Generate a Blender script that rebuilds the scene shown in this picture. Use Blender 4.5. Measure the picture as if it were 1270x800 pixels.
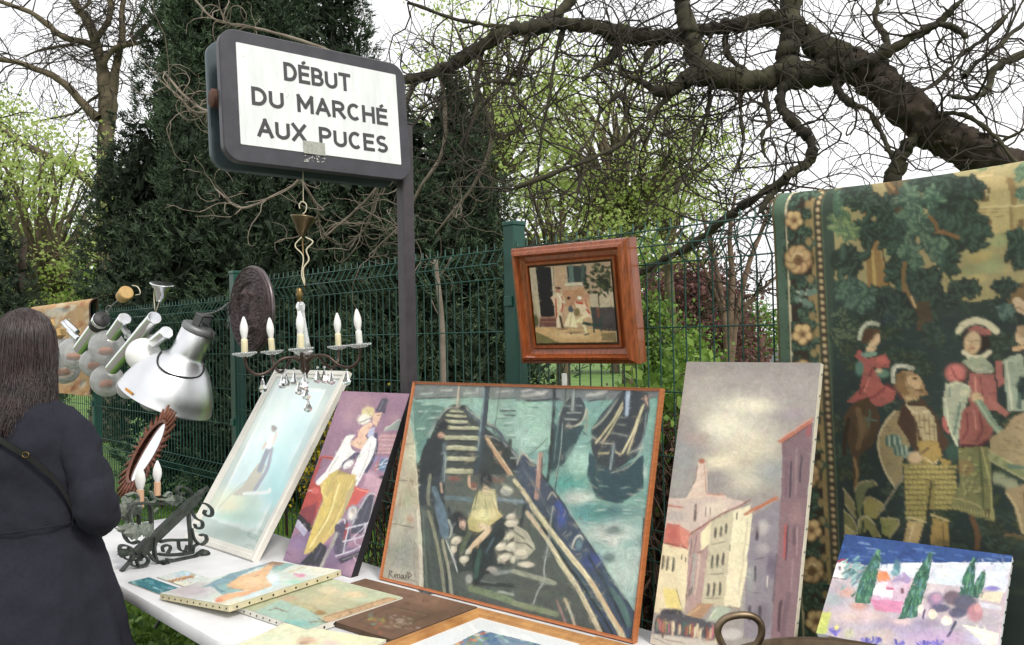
import bpy, math, random
import numpy as np
from mathutils import Vector, Matrix
for o in list(bpy.data.objects): bpy.data.objects.remove(o)
rad = math.radians
S = bpy.context.scene
COL = S.collection

# ------------------------------------------------------------------ camera
CAM_Z, FPX, ROLL, PITCH = 1.57, 1064.0, rad(1.2), math.atan(16/1064)
cam = bpy.data.cameras.new('camera')
cam.sensor_fit = 'HORIZONTAL'; cam.sensor_width = 36.0; cam.lens = 36.0*FPX/1270
cam.clip_start = 0.05; cam.clip_end = 2000
camo = bpy.data.objects.new('camera', cam); COL.objects.link(camo)
camo.matrix_world = Matrix.Translation((0, 0, CAM_Z)) @ Matrix.Rotation(rad(90)+PITCH, 4, 'X') @ Matrix.Rotation(-ROLL, 4, 'Z')
S.camera = camo
S.render.resolution_x, S.render.resolution_y = 1024, 645

# ------------------------------------------------------------------ sky (bright thin overcast), soft sun
SUN_DIR = Vector((0.42, -0.62, 0.80)).normalized()      # towards the sun: behind the camera, right, high
w = bpy.data.worlds.new('World'); S.world = w; w.use_nodes = True
nt = w.node_tree; nt.nodes.clear()
sky = nt.nodes.new('ShaderNodeTexSky'); sky.sky_type = 'NISHITA'; sky.sun_disc = False
sky.sun_elevation = math.asin(SUN_DIR.z); sky.sun_rotation = math.atan2(SUN_DIR.x, SUN_DIR.y)
sky.dust_density = 4.0; sky.air_density = 1.0
tc = nt.nodes.new('ShaderNodeTexCoord')
cn = nt.nodes.new('ShaderNodeTexNoise'); cn.inputs['Scale'].default_value = 2.2; cn.inputs['Detail'].default_value = 6
cr = nt.nodes.new('ShaderNodeValToRGB')
cr.color_ramp.elements[0].position = 0.3; cr.color_ramp.elements[0].color = (9.6, 9.6, 9.9, 1)
cr.color_ramp.elements[1].position = 0.7; cr.color_ramp.elements[1].color = (12.6, 12.5, 12.4, 1)
mx = nt.nodes.new('ShaderNodeMix'); mx.data_type = 'RGBA'; mx.inputs[0].default_value = 0.90
bg = nt.nodes.new('ShaderNodeBackground'); bg.inputs[1].default_value = 0.105
wo = nt.nodes.new('ShaderNodeOutputWorld')
L = nt.links.new
L(tc.outputs['Generated'], cn.inputs['Vector']); L(cn.outputs['Fac'], cr.inputs['Fac'])
L(sky.outputs[0], mx.inputs[6]); L(cr.outputs[0], mx.inputs[7]); L(mx.outputs[2], bg.inputs[0]); L(bg.outputs[0], wo.inputs[0])
sun = bpy.data.lights.new('sun', 'SUN'); sun.energy = 2.1; sun.angle = rad(11); sun.color = (1.0, 0.95, 0.87)
suno = bpy.data.objects.new('sun', sun); COL.objects.link(suno)
suno.rotation_euler = SUN_DIR.to_track_quat('Z', 'Y').to_euler(); suno.location = (3, -5, 9)
S.view_settings.view_transform = 'Standard'; S.view_settings.look = 'None'
S.view_settings.exposure = 0.2; S.view_settings.gamma = 1.0; S.view_settings.use_curve_mapping = False

# ------------------------------------------------------------------ geometry of the place
# fence line: U runs along it away to the far left, N points from it to the stalls
A3 = lambda *p: np.array(p, float)
U = A3(-.6837, .7298, 0); N = A3(-.7298, -.6837, 0); P0 = A3(0, 3.265, 0); ZU = A3(0, 0, 1)
TZ = 0.74                                               # table height
def Fp(s, n, z): return P0 + U*s + N*n + ZU*z
def ray(x, y):
    dx = x-635; dy = 400-y
    a = dx*math.cos(ROLL)+dy*math.sin(ROLL); b = -dx*math.sin(ROLL)+dy*math.cos(ROLL)
    return A3(a, FPX*math.cos(PITCH)-b*math.sin(PITCH), FPX*math.sin(PITCH)+b*math.cos(PITCH))/FPX
CAMP = A3(0, 0, CAM_Z)
def onplane(x, y, pt, nrm):
    r = ray(x, y); return CAMP + r*(((pt-CAMP)@nrm)/(r@nrm))
def onz(x, y, z): return onplane(x, y, A3(0, 0, z), ZU)
def onn(x, y, n): return onplane(x, y, Fp(0, n, 0), N)
def aty(x, y, Y): return CAMP + ray(x, y)*(Y/ray(x, y)[1])
def project(p):
    v = np.asarray(p, float)-CAMP
    f = v[..., 1]*math.cos(PITCH)+v[..., 2]*math.sin(PITCH); b = -v[..., 1]*math.sin(PITCH)+v[..., 2]*math.cos(PITCH)
    a = v[..., 0]/f*FPX; b = b/f*FPX
    return 635+a*math.cos(ROLL)-b*math.sin(ROLL), 400-(a*math.sin(ROLL)+b*math.cos(ROLL))
def nrm(v): v = np.asarray(v, float); return v/max(1e-9, np.linalg.norm(v))
def lin(h):
    c = np.array([int(h[i:i+2], 16) for i in (0, 2, 4)])/255.
    return np.where(c <= .04045, c/12.92, ((c+.055)/1.055)**2.4)

# ------------------------------------------------------------------ materials
MATS = {}
def M(name, col='808080', rough=.6, metal=0., var=.18, vs=9., col2=None, bump=0., bs=60., spec=.5, coat=0., sub=None, trans=0., stretch=None, transl=0.):
    if name in MATS: return MATS[name]
    m = bpy.data.materials.new(name); m.use_nodes = True; t = m.node_tree; l = t.links.new
    b = t.nodes['Principled BSDF']; c = lin(col) if isinstance(col, str) else np.array(col)
    d = (lin(col2) if isinstance(col2, str) else c*(1-var)) ; e = c if col2 else np.minimum(c*(1+var), 1)
    tcn = t.nodes.new('ShaderNodeTexCoord'); vec = tcn.outputs['Object']
    if stretch:
        mp = t.nodes.new('ShaderNodeMapping'); mp.inputs['Scale'].default_value = stretch; l(vec, mp.inputs[0]); vec = mp.outputs[0]
    n = t.nodes.new('ShaderNodeTexNoise'); n.inputs['Scale'].default_value = vs; n.inputs['Detail'].default_value = 5; n.inputs['Roughness'].default_value = .65
    l(vec, n.inputs['Vector'])
    r = t.nodes.new('ShaderNodeValToRGB'); r.color_ramp.elements[0].position = .32; r.color_ramp.elements[1].position = .68
    r.color_ramp.elements[0].color = (*d, 1); r.color_ramp.elements[1].color = (*e, 1)
    l(n.outputs['Fac'], r.inputs[0]); l(r.outputs[0], b.inputs['Base Color'])
    mr = t.nodes.new('ShaderNodeMapRange'); mr.inputs[3].default_value = max(.02, rough-.1); mr.inputs[4].default_value = min(1, rough+.1)
    l(n.outputs['Fac'], mr.inputs[0]); l(mr.outputs[0], b.inputs['Roughness'])
    b.inputs['Metallic'].default_value = metal; b.inputs['Specular IOR Level'].default_value = spec
    b.inputs['Coat Weight'].default_value = coat; b.inputs['Transmission Weight'].default_value = trans
    if bump:
        n2 = t.nodes.new('ShaderNodeTexNoise'); n2.inputs['Scale'].default_value = bs; n2.inputs['Detail'].default_value = 4; l(vec, n2.inputs['Vector'])
        bp = t.nodes.new('ShaderNodeBump'); bp.inputs['Strength'].default_value = bump; bp.inputs['Distance'].default_value = .004
        l(n2.outputs['Fac'], bp.inputs['Height']); l(bp.outputs[0], b.inputs['Normal'])
    if transl:
        tr = t.nodes.new('ShaderNodeBsdfTranslucent'); l(r.outputs[0], tr.inputs[0])
        ms = t.nodes.new('ShaderNodeMixShader'); ms.inputs[0].default_value = transl
        o = t.nodes['Material Output']; l(b.outputs[0], ms.inputs[1]); l(tr.outputs[0], ms.inputs[2]); l(ms.outputs[0], o.inputs[0])
    MATS[name] = m; return m
def leafmat(name, c1, c2, transl=.35, rough=.55):
    """foliage: per-leaf tint from a colour attribute 'tint' (a grey level), between two leaf colours; on the yews it also paints shade"""
    m = bpy.data.materials.new(name); m.use_nodes = True; t = m.node_tree; l = t.links.new
    b = t.nodes['Principled BSDF']; a = t.nodes.new('ShaderNodeVertexColor'); a.layer_name = 'tint'
    r = t.nodes.new('ShaderNodeValToRGB'); r.color_ramp.elements[0].color = (*lin(c1), 1); r.color_ramp.elements[1].color = (*lin(c2), 1)
    l(a.outputs[0], r.inputs[0]); l(r.outputs[0], b.inputs['Base Color']); b.inputs['Roughness'].default_value = rough
    b.inputs['Specular IOR Level'].default_value = .3
    tr = t.nodes.new('ShaderNodeBsdfTranslucent'); l(r.outputs[0], tr.inputs[0])
    ms = t.nodes.new('ShaderNodeMixShader'); ms.inputs[0].default_value = transl
    o = t.nodes['Material Output']; l(b.outputs[0], ms.inputs[1]); l(tr.outputs[0], ms.inputs[2]); l(ms.outputs[0], o.inputs[0])
    return m

# ------------------------------------------------------------------ mesh helpers
def tag(o, label=None, cat=None, group=None, kind=None):
    for k, v in (('label', label), ('category', cat), ('group', group), ('kind', kind)):
        if v: o[k] = v
    return o
def thing(name, label, cat, loc, group=None):
    o = bpy.data.objects.new(name, None); COL.objects.link(o); o.location = tuple(loc); o.empty_display_size = .1
    return tag(o, label, cat, group)
def wloc(o):
    v = A3(0, 0, 0)
    while o is not None: v = v + np.array(o.location); o = o.parent
    return v
def meshobj(name, me, mat, parent=None, loc=None, smooth=True):
    """links a mesh whose vertices are in world coordinates; its origin moves to loc (or the parent's origin)"""
    o = bpy.data.objects.new(name, me); COL.objects.link(o)
    base = np.array(loc, float) if loc is not None else (wloc(parent) if parent else None)
    if base is None:
        co = np.empty(len(me.vertices)*3); me.vertices.foreach_get('co', co); co = co.reshape(-1, 3)
        base = A3(*(co.min(0)+co.max(0))/2); base[2] = co[:, 2].min()
    me.transform(Matrix.Translation(tuple(-base)))
    if parent:
        o.parent = parent; o.location = tuple(base-wloc(parent))
    else: o.location = tuple(base)
    if mat: me.materials.append(mat)
    if smooth: me.shade_smooth()
    return o
def frame_of(d):
    d = nrm(d); a = A3(0, 0, 1) if abs(d[2]) < .9 else A3(1, 0, 0)
    x = nrm(np.cross(a, d)); return x, np.cross(d, x), d
class MB:
    def __init__(s): s.v = []; s.f = []
    def add(s, v, f):
        k = len(s.v); s.v.extend([tuple(p) for p in v]); s.f.extend([tuple(i+k for i in q) for q in f]); return s
    def quad(s, *p): return s.add(p, [tuple(range(len(p)))])
    def obox(s, c, ex, ey, ez):
        """box from centre and three half-extent vectors"""
        c, ex, ey, ez = map(np.asarray, (c, ex, ey, ez))
        v = [c+a*ex+b*ey+d*ez for d in (-1, 1) for b in (-1, 1) for a in (-1, 1)]
        f = [(0, 2, 3, 1), (4, 5, 7, 6), (0, 1, 5, 4), (2, 6, 7, 3), (0, 4, 6, 2), (1, 3, 7, 5)]
        if np.dot(np.cross(ex, ey), ez) < 0: f = [q[::-1] for q in f]
        return s.add(v, f)
    def bbox(s, c, ex, ey, ez, b=.004):
        """box with chamfered edges: three interpenetration-free shells"""
        c, ex, ey, ez = (np.asarray(q, float) for q in (c, ex, ey, ez)); L3 = [np.linalg.norm(q) for q in (ex, ey, ez)]
        b = min(b, .45*min(L3)); D = [q/l for q, l in zip((ex, ey, ez), L3)]
        vs = []; idx = {}
        for sx in (-1, 1):
            for sy in (-1, 1):
                for sz in (-1, 1):
                    sg = (sx, sy, sz)
                    for k in range(3):
                        p = c + sum(D[j]*sg[j]*(L3[j]-(0 if j == k else b)) for j in range(3)); idx[sg, k] = len(vs); vs.append(p)
        fs = []
        for k in range(3):
            a, e = [j for j in range(3) if j != k]
            for sk in (-1, 1):
                def key(sa, se):
                    t = [0, 0, 0]; t[k] = sk; t[a] = sa; t[e] = se; return tuple(t)
                q = [idx[key(-1, -1), k], idx[key(1, -1), k], idx[key(1, 1), k], idx[key(-1, 1), k]]
                fs.append(q)
            for sa in (-1, 1):
                for se in (-1, 1):
                    t0 = [0, 0, 0]; t1 = [0, 0, 0]; t0[k] = -1; t1[k] = 1
                    for t in (t0, t1): t[a] = sa; t[e] = se
                    fs.append([idx[tuple(t0), a], idx[tuple(t1), a], idx[tuple(t1), e], idx[tuple(t0), e]])
        for sg in {kk[0] for kk in idx}: fs.append([idx[sg, 0], idx[sg, 1], idx[sg, 2]])
        V = np.array(vs); out = []
        for q in fs:
            n = np.cross(V[q[1]]-V[q[0]], V[q[2]]-V[q[0]]); out.append(q if n @ (V[q].mean(0)-c) > 0 else q[::-1])
        return s.add(vs, out)
    def tube(s, pts, r, n=8, cap=True, flat=None):
        pts = np.asarray(pts, float); m = len(pts); r = np.broadcast_to(np.asarray(r, float), (m,))
        T = np.gradient(pts, axis=0); T /= np.linalg.norm(T, axis=1)[:, None]+1e-12
        x, y, _ = frame_of(T[0]); k = len(s.v); an = np.arange(n)*2*math.pi/n; ca = np.cos(an)[:, None]; sa = np.sin(an)[:, None]
        for i in range(m):
            x = nrm(x-T[i]*(x@T[i])); y = np.cross(T[i], x)
            s.v.extend(map(tuple, pts[i]+r[i]*(ca*x+sa*y)))
        for i in range(m-1):
            for j in range(n):
                s.f.append((k+i*n+j, k+i*n+(j+1) % n, k+(i+1)*n+(j+1) % n, k+(i+1)*n+j))
        if cap: s.f.append(tuple(k+j for j in range(n))[::-1]); s.f.append(tuple(k+(m-1)*n+j for j in range(n)))
        return s
    def lathe(s, prof, o, ax=(0, 0, 1), n=24, ref=None, cap=False):
        """prof: (radius, height) pairs along axis ax from point o"""
        x, y, d = frame_of(ax); o = np.asarray(o, float); k = len(s.v); m = len(prof)
        for (r, h) in prof:
            for j in range(n):
                a = 2*math.pi*j/n; s.v.append(tuple(o+d*h+(x*math.cos(a)+y*math.sin(a))*max(r, 1e-5)))
        for i in range(m-1):
            for j in range(n):
                s.f.append((k+i*n+j, k+i*n+(j+1) % n, k+(i+1)*n+(j+1) % n, k+(i+1)*n+j))
        if cap: s.f.append(tuple(k+j for j in range(n))[::-1]); s.f.append(tuple(k+(m-1)*n+j for j in range(n)))
        return s
    def band(s, pts, wv, t):
        """flat strap following pts, width vector wv (half), thickness t in the plane of the curve"""
        pts = np.asarray(pts, float); m = len(pts); wv = np.asarray(wv, float); T = np.gradient(pts, axis=0); k = len(s.v)
        t = np.broadcast_to(np.asarray(t, float), (m,))
        for i in range(m):
            q = nrm(np.cross(T[i], wv))*t[i]/2
            for a, b in ((1, 1), (1, -1), (-1, -1), (-1, 1)): s.v.append(tuple(pts[i]+a*wv+b*q))
        for i in range(m-1):
            for j in range(4): s.f.append((k+i*4+j, k+i*4+(j+1) % 4, k+(i+1)*4+(j+1) % 4, k+(i+1)*4+j))
        s.f.append((k+3, k+2, k+1, k)); e = k+(m-1)*4; s.f.append((e, e+1, e+2, e+3)); return s
    def sphere(s, c, r, n=16, m=10, sx=1, sy=1, sz=1):
        c = np.asarray(c, float); k = len(s.v)
        for i in range(m+1):
            ph = math.pi*i/m
            for j in range(n):
                a = 2*math.pi*j/n; s.v.append((c[0]+r*sx*math.sin(ph)*math.cos(a), c[1]+r*sy*math.sin(ph)*math.sin(a), c[2]-r*sz*math.cos(ph)))
        for i in range(m):
            for j in range(n): s.f.append((k+i*n+j, k+i*n+(j+1) % n, k+(i+1)*n+(j+1) % n, k+(i+1)*n+j))
        return s
    def mesh(s, name='mesh', weld=False):
        me = bpy.data.meshes.new(name); me.from_pydata(s.v, [], s.f); me.validate(); me.update(); return me
    def build(s, name, mat, parent=None, smooth=True, loc=None, label=None, sharp=None):
        o = meshobj(name, s.mesh(name), mat, parent, loc, smooth)
        if smooth and sharp is not None: o.data.set_sharp_from_angle(angle=rad(sharp))
        if label: o['label'] = label
        return o
def npmesh(name, V, Fq, tint=None):
    """fast mesh from arrays; Fq (n,k) faces; tint per face -> corner colour"""
    me = bpy.data.meshes.new(name); V = np.ascontiguousarray(V, np.float32); Fq = np.ascontiguousarray(Fq, np.int32)
    nf, k = Fq.shape
    me.vertices.add(len(V)); me.vertices.foreach_set('co', V.ravel())
    me.loops.add(nf*k); me.loops.foreach_set('vertex_index', Fq.ravel())
    me.polygons.add(nf); me.polygons.foreach_set('loop_start', np.arange(nf, dtype=np.int32)*k)
    me.polygons.foreach_set('loop_total', np.full(nf, k, np.int32))
    me.update(calc_edges=True)
    if tint is not None:
        a = me.color_attributes.new('tint', 'FLOAT_COLOR', 'CORNER')
        c = np.ones((nf*k, 4), np.float32); c[:, :3] = np.repeat(np.clip(tint, 0, 1), k)[:, None]; a.data.foreach_set('color', c.ravel())
    return me
def spline(pts, n=8):
    """Catmull-Rom through points (any dimension), n steps per span"""
    p = np.asarray(pts, float); q = np.vstack([2*p[0]-p[1], p, 2*p[-1]-p[-2]]); out = []
    for i in range(len(p)-1):
        a, b, c, d = q[i:i+4]
        for t in np.arange(n)/n: out.append(.5*((2*b)+(c-a)*t+(2*a-5*b+4*c-d)*t*t+(3*b-a-3*c+d)*t**3))
    out.append(p[-1]); return np.array(out)
# ================================================================== SETTING
rng = np.random.default_rng(7); random.seed(7)
m_lawn = M('lawn', '55742f', .9, var=.35, vs=1.5, bump=.6, bs=40)
m_pave = M('paving', '77736d', .9, var=.22, vs=3, bump=.5, bs=90)
m_road = M('asphalt', '4c4b4d', .9, var=.2, vs=2, bump=.4, bs=120)
m_soil = M('soil', '2d261f', .95, var=.3, vs=6, bump=.8, bs=30)
def gz(X, Y):
    """terrain: level by the stalls, falling away along the street"""
    d = np.hypot(X, Y); return -1.5*np.clip((d-16)/90., 0, 1)**1.1
def sheet(name, mat, pts_fn, nu, nv, dz):
    g = np.array([[pts_fn(i/(nu-1), j/(nv-1)) for j in range(nv)] for i in range(nu)]); V = g.reshape(-1, 2)
    z = gz(V[:, 0], V[:, 1])+dz; V3 = np.column_stack([V, z]); idx = np.arange(nu*nv).reshape(nu, nv)
    Fq = np.stack([idx[:-1, :-1], idx[1:, :-1], idx[1:, 1:], idx[:-1, 1:]], -1).reshape(-1, 4)
    o = meshobj(name, npmesh(name, V3, Fq), mat, loc=(0, 0, 0)); n = o.data.polygons[0].normal.z
    if n < 0: o.data.flip_normals()
    return tag(o, kind='structure')
sheet('ground', m_lawn, lambda a, b: (lambda r, t: (r*math.cos(t), r*math.sin(t)))(400*a**2.2+.01, 2*math.pi*b), 60, 65, 0)
# paving on the stall side (n > 1.0), with a kerb
sheet('pavement', m_pave, lambda a, b: tuple((Fp(-8+20*a, 1.02+5*b, 0))[:2]), 12, 6, .03)
kb = MB(); kb.bbox(Fp(2, .97, 0), U*10, N*.05, ZU*.05, .008); tag(kb.build('kerb', M('kerb_stone', '8a8780', .9, bump=.4), smooth=False), kind='structure')
sheet('soil_bed', m_soil, lambda a, b: tuple((Fp(-3+4.6*a, -1.4+1.35*b, 0))[:2]), 8, 5, .004)
# the street far to the right beyond the garden
RD = nrm(A3(.318, 1, 0)); RN = A3(RD[1], -RD[0], 0); R0 = A3(.3*38, 38, 0)
sheet('road', m_road, lambda a, b: tuple((R0+RD*(130*a-12)+RN*(-2.2+14*b))[:2]), 30, 5, .02)
sheet('sidewalk', m_pave, lambda a, b: tuple((R0+RD*(130*a-12)+RN*(-3.8+1.6*b))[:2]), 30, 3, .12)

# ------------------------------------------------------------------ welded mesh fence
m_green = M('fence_green_paint', '17463c', .38, var=.12, vs=14, spec=.5)
fence = thing('wire_mesh_fence', 'dark green welded wire mesh fence with square posts behind the stall', 'fence', Fp(0, 0, 0))
def wire_profile(top):
    zz = [(0, top)]
    for d, n in ((.03, 0), (.085, .034), (.14, 0)): zz.append((n, top-d))
    f2 = top-1.0
    for d, n in ((0, 0), (.05, .034), (.10, 0)): zz.append((n, f2-d))
    f3 = top-1.72
    for d, n in ((0, 0), (.05, .034), (.10, 0)): zz.append((n, f3-d))
    zz.append((0, .04)); return zz
POSTS = [-2.5, 0, 2.37, 4.87, 7.37]
TOPS = [1.93, 1.93, 1.84, 1.84]
for k in range(4):
    s0, s1, top = POSTS[k]+.04, POSTS[k+1]-.04, TOPS[k]
    hz = MB(); prof = wire_profile(top); tr = .0027
    hs = [(0, top-.03), (.034, top-.085), (0, top-.14), (0, top-.345), (0, top-.55), (0, top-.755), (0, top-1.0), (.034, top-1.05), (0, top-1.1),
          (0, top-1.3), (0, top-1.5), (0, top-1.72), (.034, top-1.77), (0, top-1.82)]
    for n, z in hs:
        if z > .03: hz.tube([Fp(s0, n+.005, z), Fp(s1, n+.005, z)], tr, 6)
    panel = hz.build('mesh_panel', m_green, fence, loc=Fp((s0+s1)/2, 0, 0))
    vw = MB(); vw.tube([N*n+ZU*z for n, z in prof], tr, 5); me = vw.mesh('vertical_wire'); me.materials.append(m_green); me.shade_smooth()
    base = wloc(panel); cnt = int(round((s1-s0)/.0505))
    for i in range(cnt+1):
        o = bpy.data.objects.new('vertical_wire', me); COL.objects.link(o); o.parent = panel
        o.location = tuple(Fp(s0+(s1-s0)*i/cnt, 0, 0)-base)
for k, s in enumerate(POSTS[1:]):
    top = [1.99, 1.965, 1.87, 1.87][k]
    p = MB(); p.bbox(Fp(s, -.02, top/2), U*.031, N*.031, ZU*top/2, .004); po = p.build('post', m_green, fence, smooth=False)
    c = MB(); c.bbox(Fp(s, -.02, top+.006), U*.034, N*.034, ZU*.009, .004); c.build('post_cap', m_green, po, smooth=False)
    for zc in (.5, 1.1, 1.7):
        c = MB(); c.bbox(Fp(s, .018, zc), U*.02, N*.006, ZU*.02, .003); c.build('clamp', m_green, po, smooth=False)

# ------------------------------------------------------------------ folding tables
m_plast = M('white_plastic', 'dcdddf', .45, vs=5, col2='c8c9ca', bump=.12, bs=220)
m_leg = M('grey_leg_steel', '55585b', .45, .3, var=.15)
def rrect(w, h, r, n=6):
    out = []
    for cx, cy, a0 in ((w/2-r, h/2-r, 0), (-w/2+r, h/2-r, 90), (-w/2+r, -h/2+r, 180), (w/2-r, -h/2+r, 270)):
        for i in range(n+1): a = rad(a0+90*i/n); out.append((cx+r*math.cos(a), cy+r*math.sin(a)))
    return out
def plate(mb, c, ex, ey, ez, w, h, r, rings, n=6, cap0=True):
    """rounded plate: rings of (inset, height) along unit ez; ex, ey unit axes"""
    k = len(mb.v); m = 0
    for ins, z in rings:
        P = rrect(w-2*ins, h-2*ins, max(.002, r-ins), n); m = len(P)
        for x, y in P: mb.v.append(tuple(c+ex*x+ey*y+ez*z))
    for i in range(len(rings)-1):
        for j in range(m): mb.f.append((k+i*m+j, k+i*m+(j+1) % m, k+(i+1)*m+(j+1) % m, k+(i+1)*m+j))
    if cap0: mb.f.append(tuple(range(k, k+m))[::-1])
    e = k+(len(rings)-1)*m; mb.f.append(tuple(range(e, e+m)))
def table(s0, s1, nf, nb, label):
    sc, nc = (s0+s1)/2, (nf+nb)/2
    t = thing('folding_table', label, 'table', Fp(sc, nc, .03), 'white folding tables')
    b = MB(); w, h = s1-s0, nf-nb
    plate(b, Fp(sc, nc, 0), -U, -N, ZU, w, h, .05, [(.012, TZ-.045), (.003, TZ-.043), (0, TZ-.036), (0, TZ-.012), (.004, TZ-.004), (.012, TZ-.0005), (.016, TZ)])
    b.build('tabletop', m_plast, t, sharp=35)
    for s in (s0+.32, s1-.32):
        l = MB(); path = [Fp(s, nb+.08, TZ-.045), Fp(s, nb+.08, .16), Fp(s, nb+.12, .10), Fp(s, nf-.12, .10), Fp(s, nf-.08, .16), Fp(s, nf-.08, TZ-.045)]
        l.tube(spline(path, 4)[0:], .0135, 8); l.tube([Fp(s, nb+.08, .12), Fp(s, nb+.08, .032)], .0135, 8); l.tube([Fp(s, nf-.08, .12), Fp(s, nf-.08, .032)], .0135, 8)
        l.build('leg', m_leg, t)
        x = MB(); mid = sc-(sc-s)*.35; x.tube([Fp(s, nc, .34), Fp(mid, nc, TZ-.05)], .008, 6); x.build('brace', m_leg, t)
    return t
table(-.10, 1.73, 1.205, .45, 'white plastic folding table carrying the iron lamp and a studded canvas')
table(-2.0, -.15, 1.06, .31, 'white plastic folding table under the large boats painting')

# ------------------------------------------------------------------ flea market sign
m_dark = M('sign_dark_paint', '3b3a42', .42, col2='2c2b31', vs=16, bump=.1, bs=40)
m_white = M('sign_white_enamel', 'e2e5e6', .35, var=.05, vs=5, col2='cfd3d4', stretch=(6, 6, 1))
m_post = M('post_dark_paint', '3a353a', .5, var=.2, vs=25, bump=.2, bs=70)
m_rust = M('rusty_steel', '5c3f35', .8, .3, var=.35, vs=40, bump=.5, bs=80)
SB = A3(-.93, 2.80, 2.164); SE = A3(math.cos(rad(39.4)), math.sin(rad(39.4)), 0)
SBK = A3(-SE[1], SE[0], 0); SUP = nrm(ZU*math.cos(rad(4.7))+SBK*math.sin(rad(4.7))); SNRM = nrm(np.cross(SE, SUP))
SW_, SH_ = .724, .456
SC = SB+SE*SW_/2+SUP*SH_/2
def sg(px, py, d=0.): return onplane(px, py, SC+SNRM*d, SNRM)
def sgz(x, y, d=0.): return sg(240+x/3.81, 20+y/3.81, d)
base = SC+SE*.375-SNRM*.05
sign = thing('street_sign', 'dark framed street sign on a tall post reading DÉBUT DU MARCHÉ AUX PUCES', 'sign', (base[0], base[1], 0))
b = MB(); plate(b, SC, SE, SUP, SNRM, SW_, SH_, .06, [(.004, -.032), (0, -.028), (0, -.004), (.004, 0)], 8); b.build('front_plate', m_dark, sign, sharp=30)
b = MB(); plate(b, SC-SNRM*.115, SE, SUP, SNRM, SW_, SH_, .06, [(.004, -.022), (0, -.018), (0, -.004), (.004, 0)], 8); b.build('back_plate', M('sign_back_paint', '49555a', .45, .2, var=.15), sign, sharp=30)
wc = [sgz(193, 122), sgz(948, 275), sgz(987, 703), sgz(228, 608)]
cc = sum(wc)/4; ww = (np.linalg.norm(wc[1]-wc[0])+np.linalg.norm(wc[2]-wc[3]))/2; hh = (np.linalg.norm(wc[3]-wc[0])+np.linalg.norm(wc[2]-wc[1]))/2
b = MB(); plate(b, cc, SE, SUP, SNRM, ww, hh, .004, [(0, .0003), (.0006, .0022)], 2, False); face = b.build('face_panel', m_white, sign, smooth=False)
b = MB(); c0 = SC-SNRM*.065
b.tube([c0-SE*(SW_/2+.012), c0-SE*(SW_/2+.008), c0+SE*(SW_/2+.01)], [.026, .031, .031], 18); b.build('support_tube', m_rust, sign, sharp=40)
b = MB()
for sy in (-1, 1): b.bbox(c0+SUP*sy*.13, SE*.30, SNRM*.030, SUP*.02, .003)
b.build('spacer_bar', m_dark, sign, smooth=False)
b = MB(); pc = A3(base[0], base[1], 1.20); b.bbox(pc, SE*.026, SNRM*.024, ZU*1.195, .004); b.build('post', m_post, sign, smooth=False)
b = MB(); b.bbox(A3(base[0], base[1], 2.397), SE*.028, SNRM*.026, ZU*.003, .001); b.build('post_cap', m_post, sign, smooth=False)
# lettering: monoline capitals as thin raised enamel strokes
def arc(cx, cy, rx, ry, a0, a1, n=14): return [(cx+rx*math.cos(rad(a0+(a1-a0)*i/n)), cy+ry*math.sin(rad(a0+(a1-a0)*i/n))) for i in range(n+1)]
GL = {'D': (.62, [[(0, 0), (0, 1)], [(0, 1), (.22, 1)]+arc(.22, .5, .40, .5, 90, -90)+[(0, 0)]]),
 'E': (.52, [[(0, 0), (0, 1)], [(0, 1), (.52, 1)], [(0, .52), (.46, .52)], [(0, 0), (.52, 0)]]),
 'B': (.58, [[(0, 0), (0, 1)], [(0, 1), (.25, 1)]+arc(.25, .76, .27, .24, 90, -90)+[(0, .52)], [(0, .52), (.28, .52)]+arc(.28, .26, .30, .26, 90, -90)+[(0, 0)]]),
 'U': (.62, [[(0, 1), (0, .32)]+arc(.31, .31, .31, .31, 180, 360)+[(.62, 1)]]),
 'T': (.6, [[(.3, 0), (.3, 1)], [(0, 1), (.6, 1)]]),
 'M': (.74, [[(0, 0), (0, 1)], [(0, 1), (.37, .28)], [(.37, .28), (.74, 1)], [(.74, 1), (.74, 0)]]),
 'A': (.68, [[(0, 0), (.34, 1)], [(.34, 1), (.68, 0)], [(.13, .3), (.55, .3)]]),
 'R': (.6, [[(0, 0), (0, 1)], [(0, 1), (.28, 1)]+arc(.28, .74, .28, .26, 90, -90)+[(0, .48)], [(.27, .48), (.6, 0)]]),
 'C': (.62, [arc(.33, .5, .33, .5, 48, 312, 22)]),
 'H': (.6, [[(0, 0), (0, 1)], [(.6, 0), (.6, 1)], [(0, .52), (.6, .52)]]),
 'X': (.64, [[(0, 0), (.64, 1)], [(0, 1), (.64, 0)]]),
 'P': (.56, [[(0, 0), (0, 1)], [(0, 1), (.27, 1)]+arc(.27, .73, .29, .27, 90, -90)+[(0, .46)]]),
 'S': (.56, [arc(.29, .745, .26, .255, 35, 265, 16)+arc(.28, .245, .28, .245, 88, -150, 16)])}
m_ink = M('sign_black_lettering', '3b3a3d', .6, var=.2, vs=60)
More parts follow.
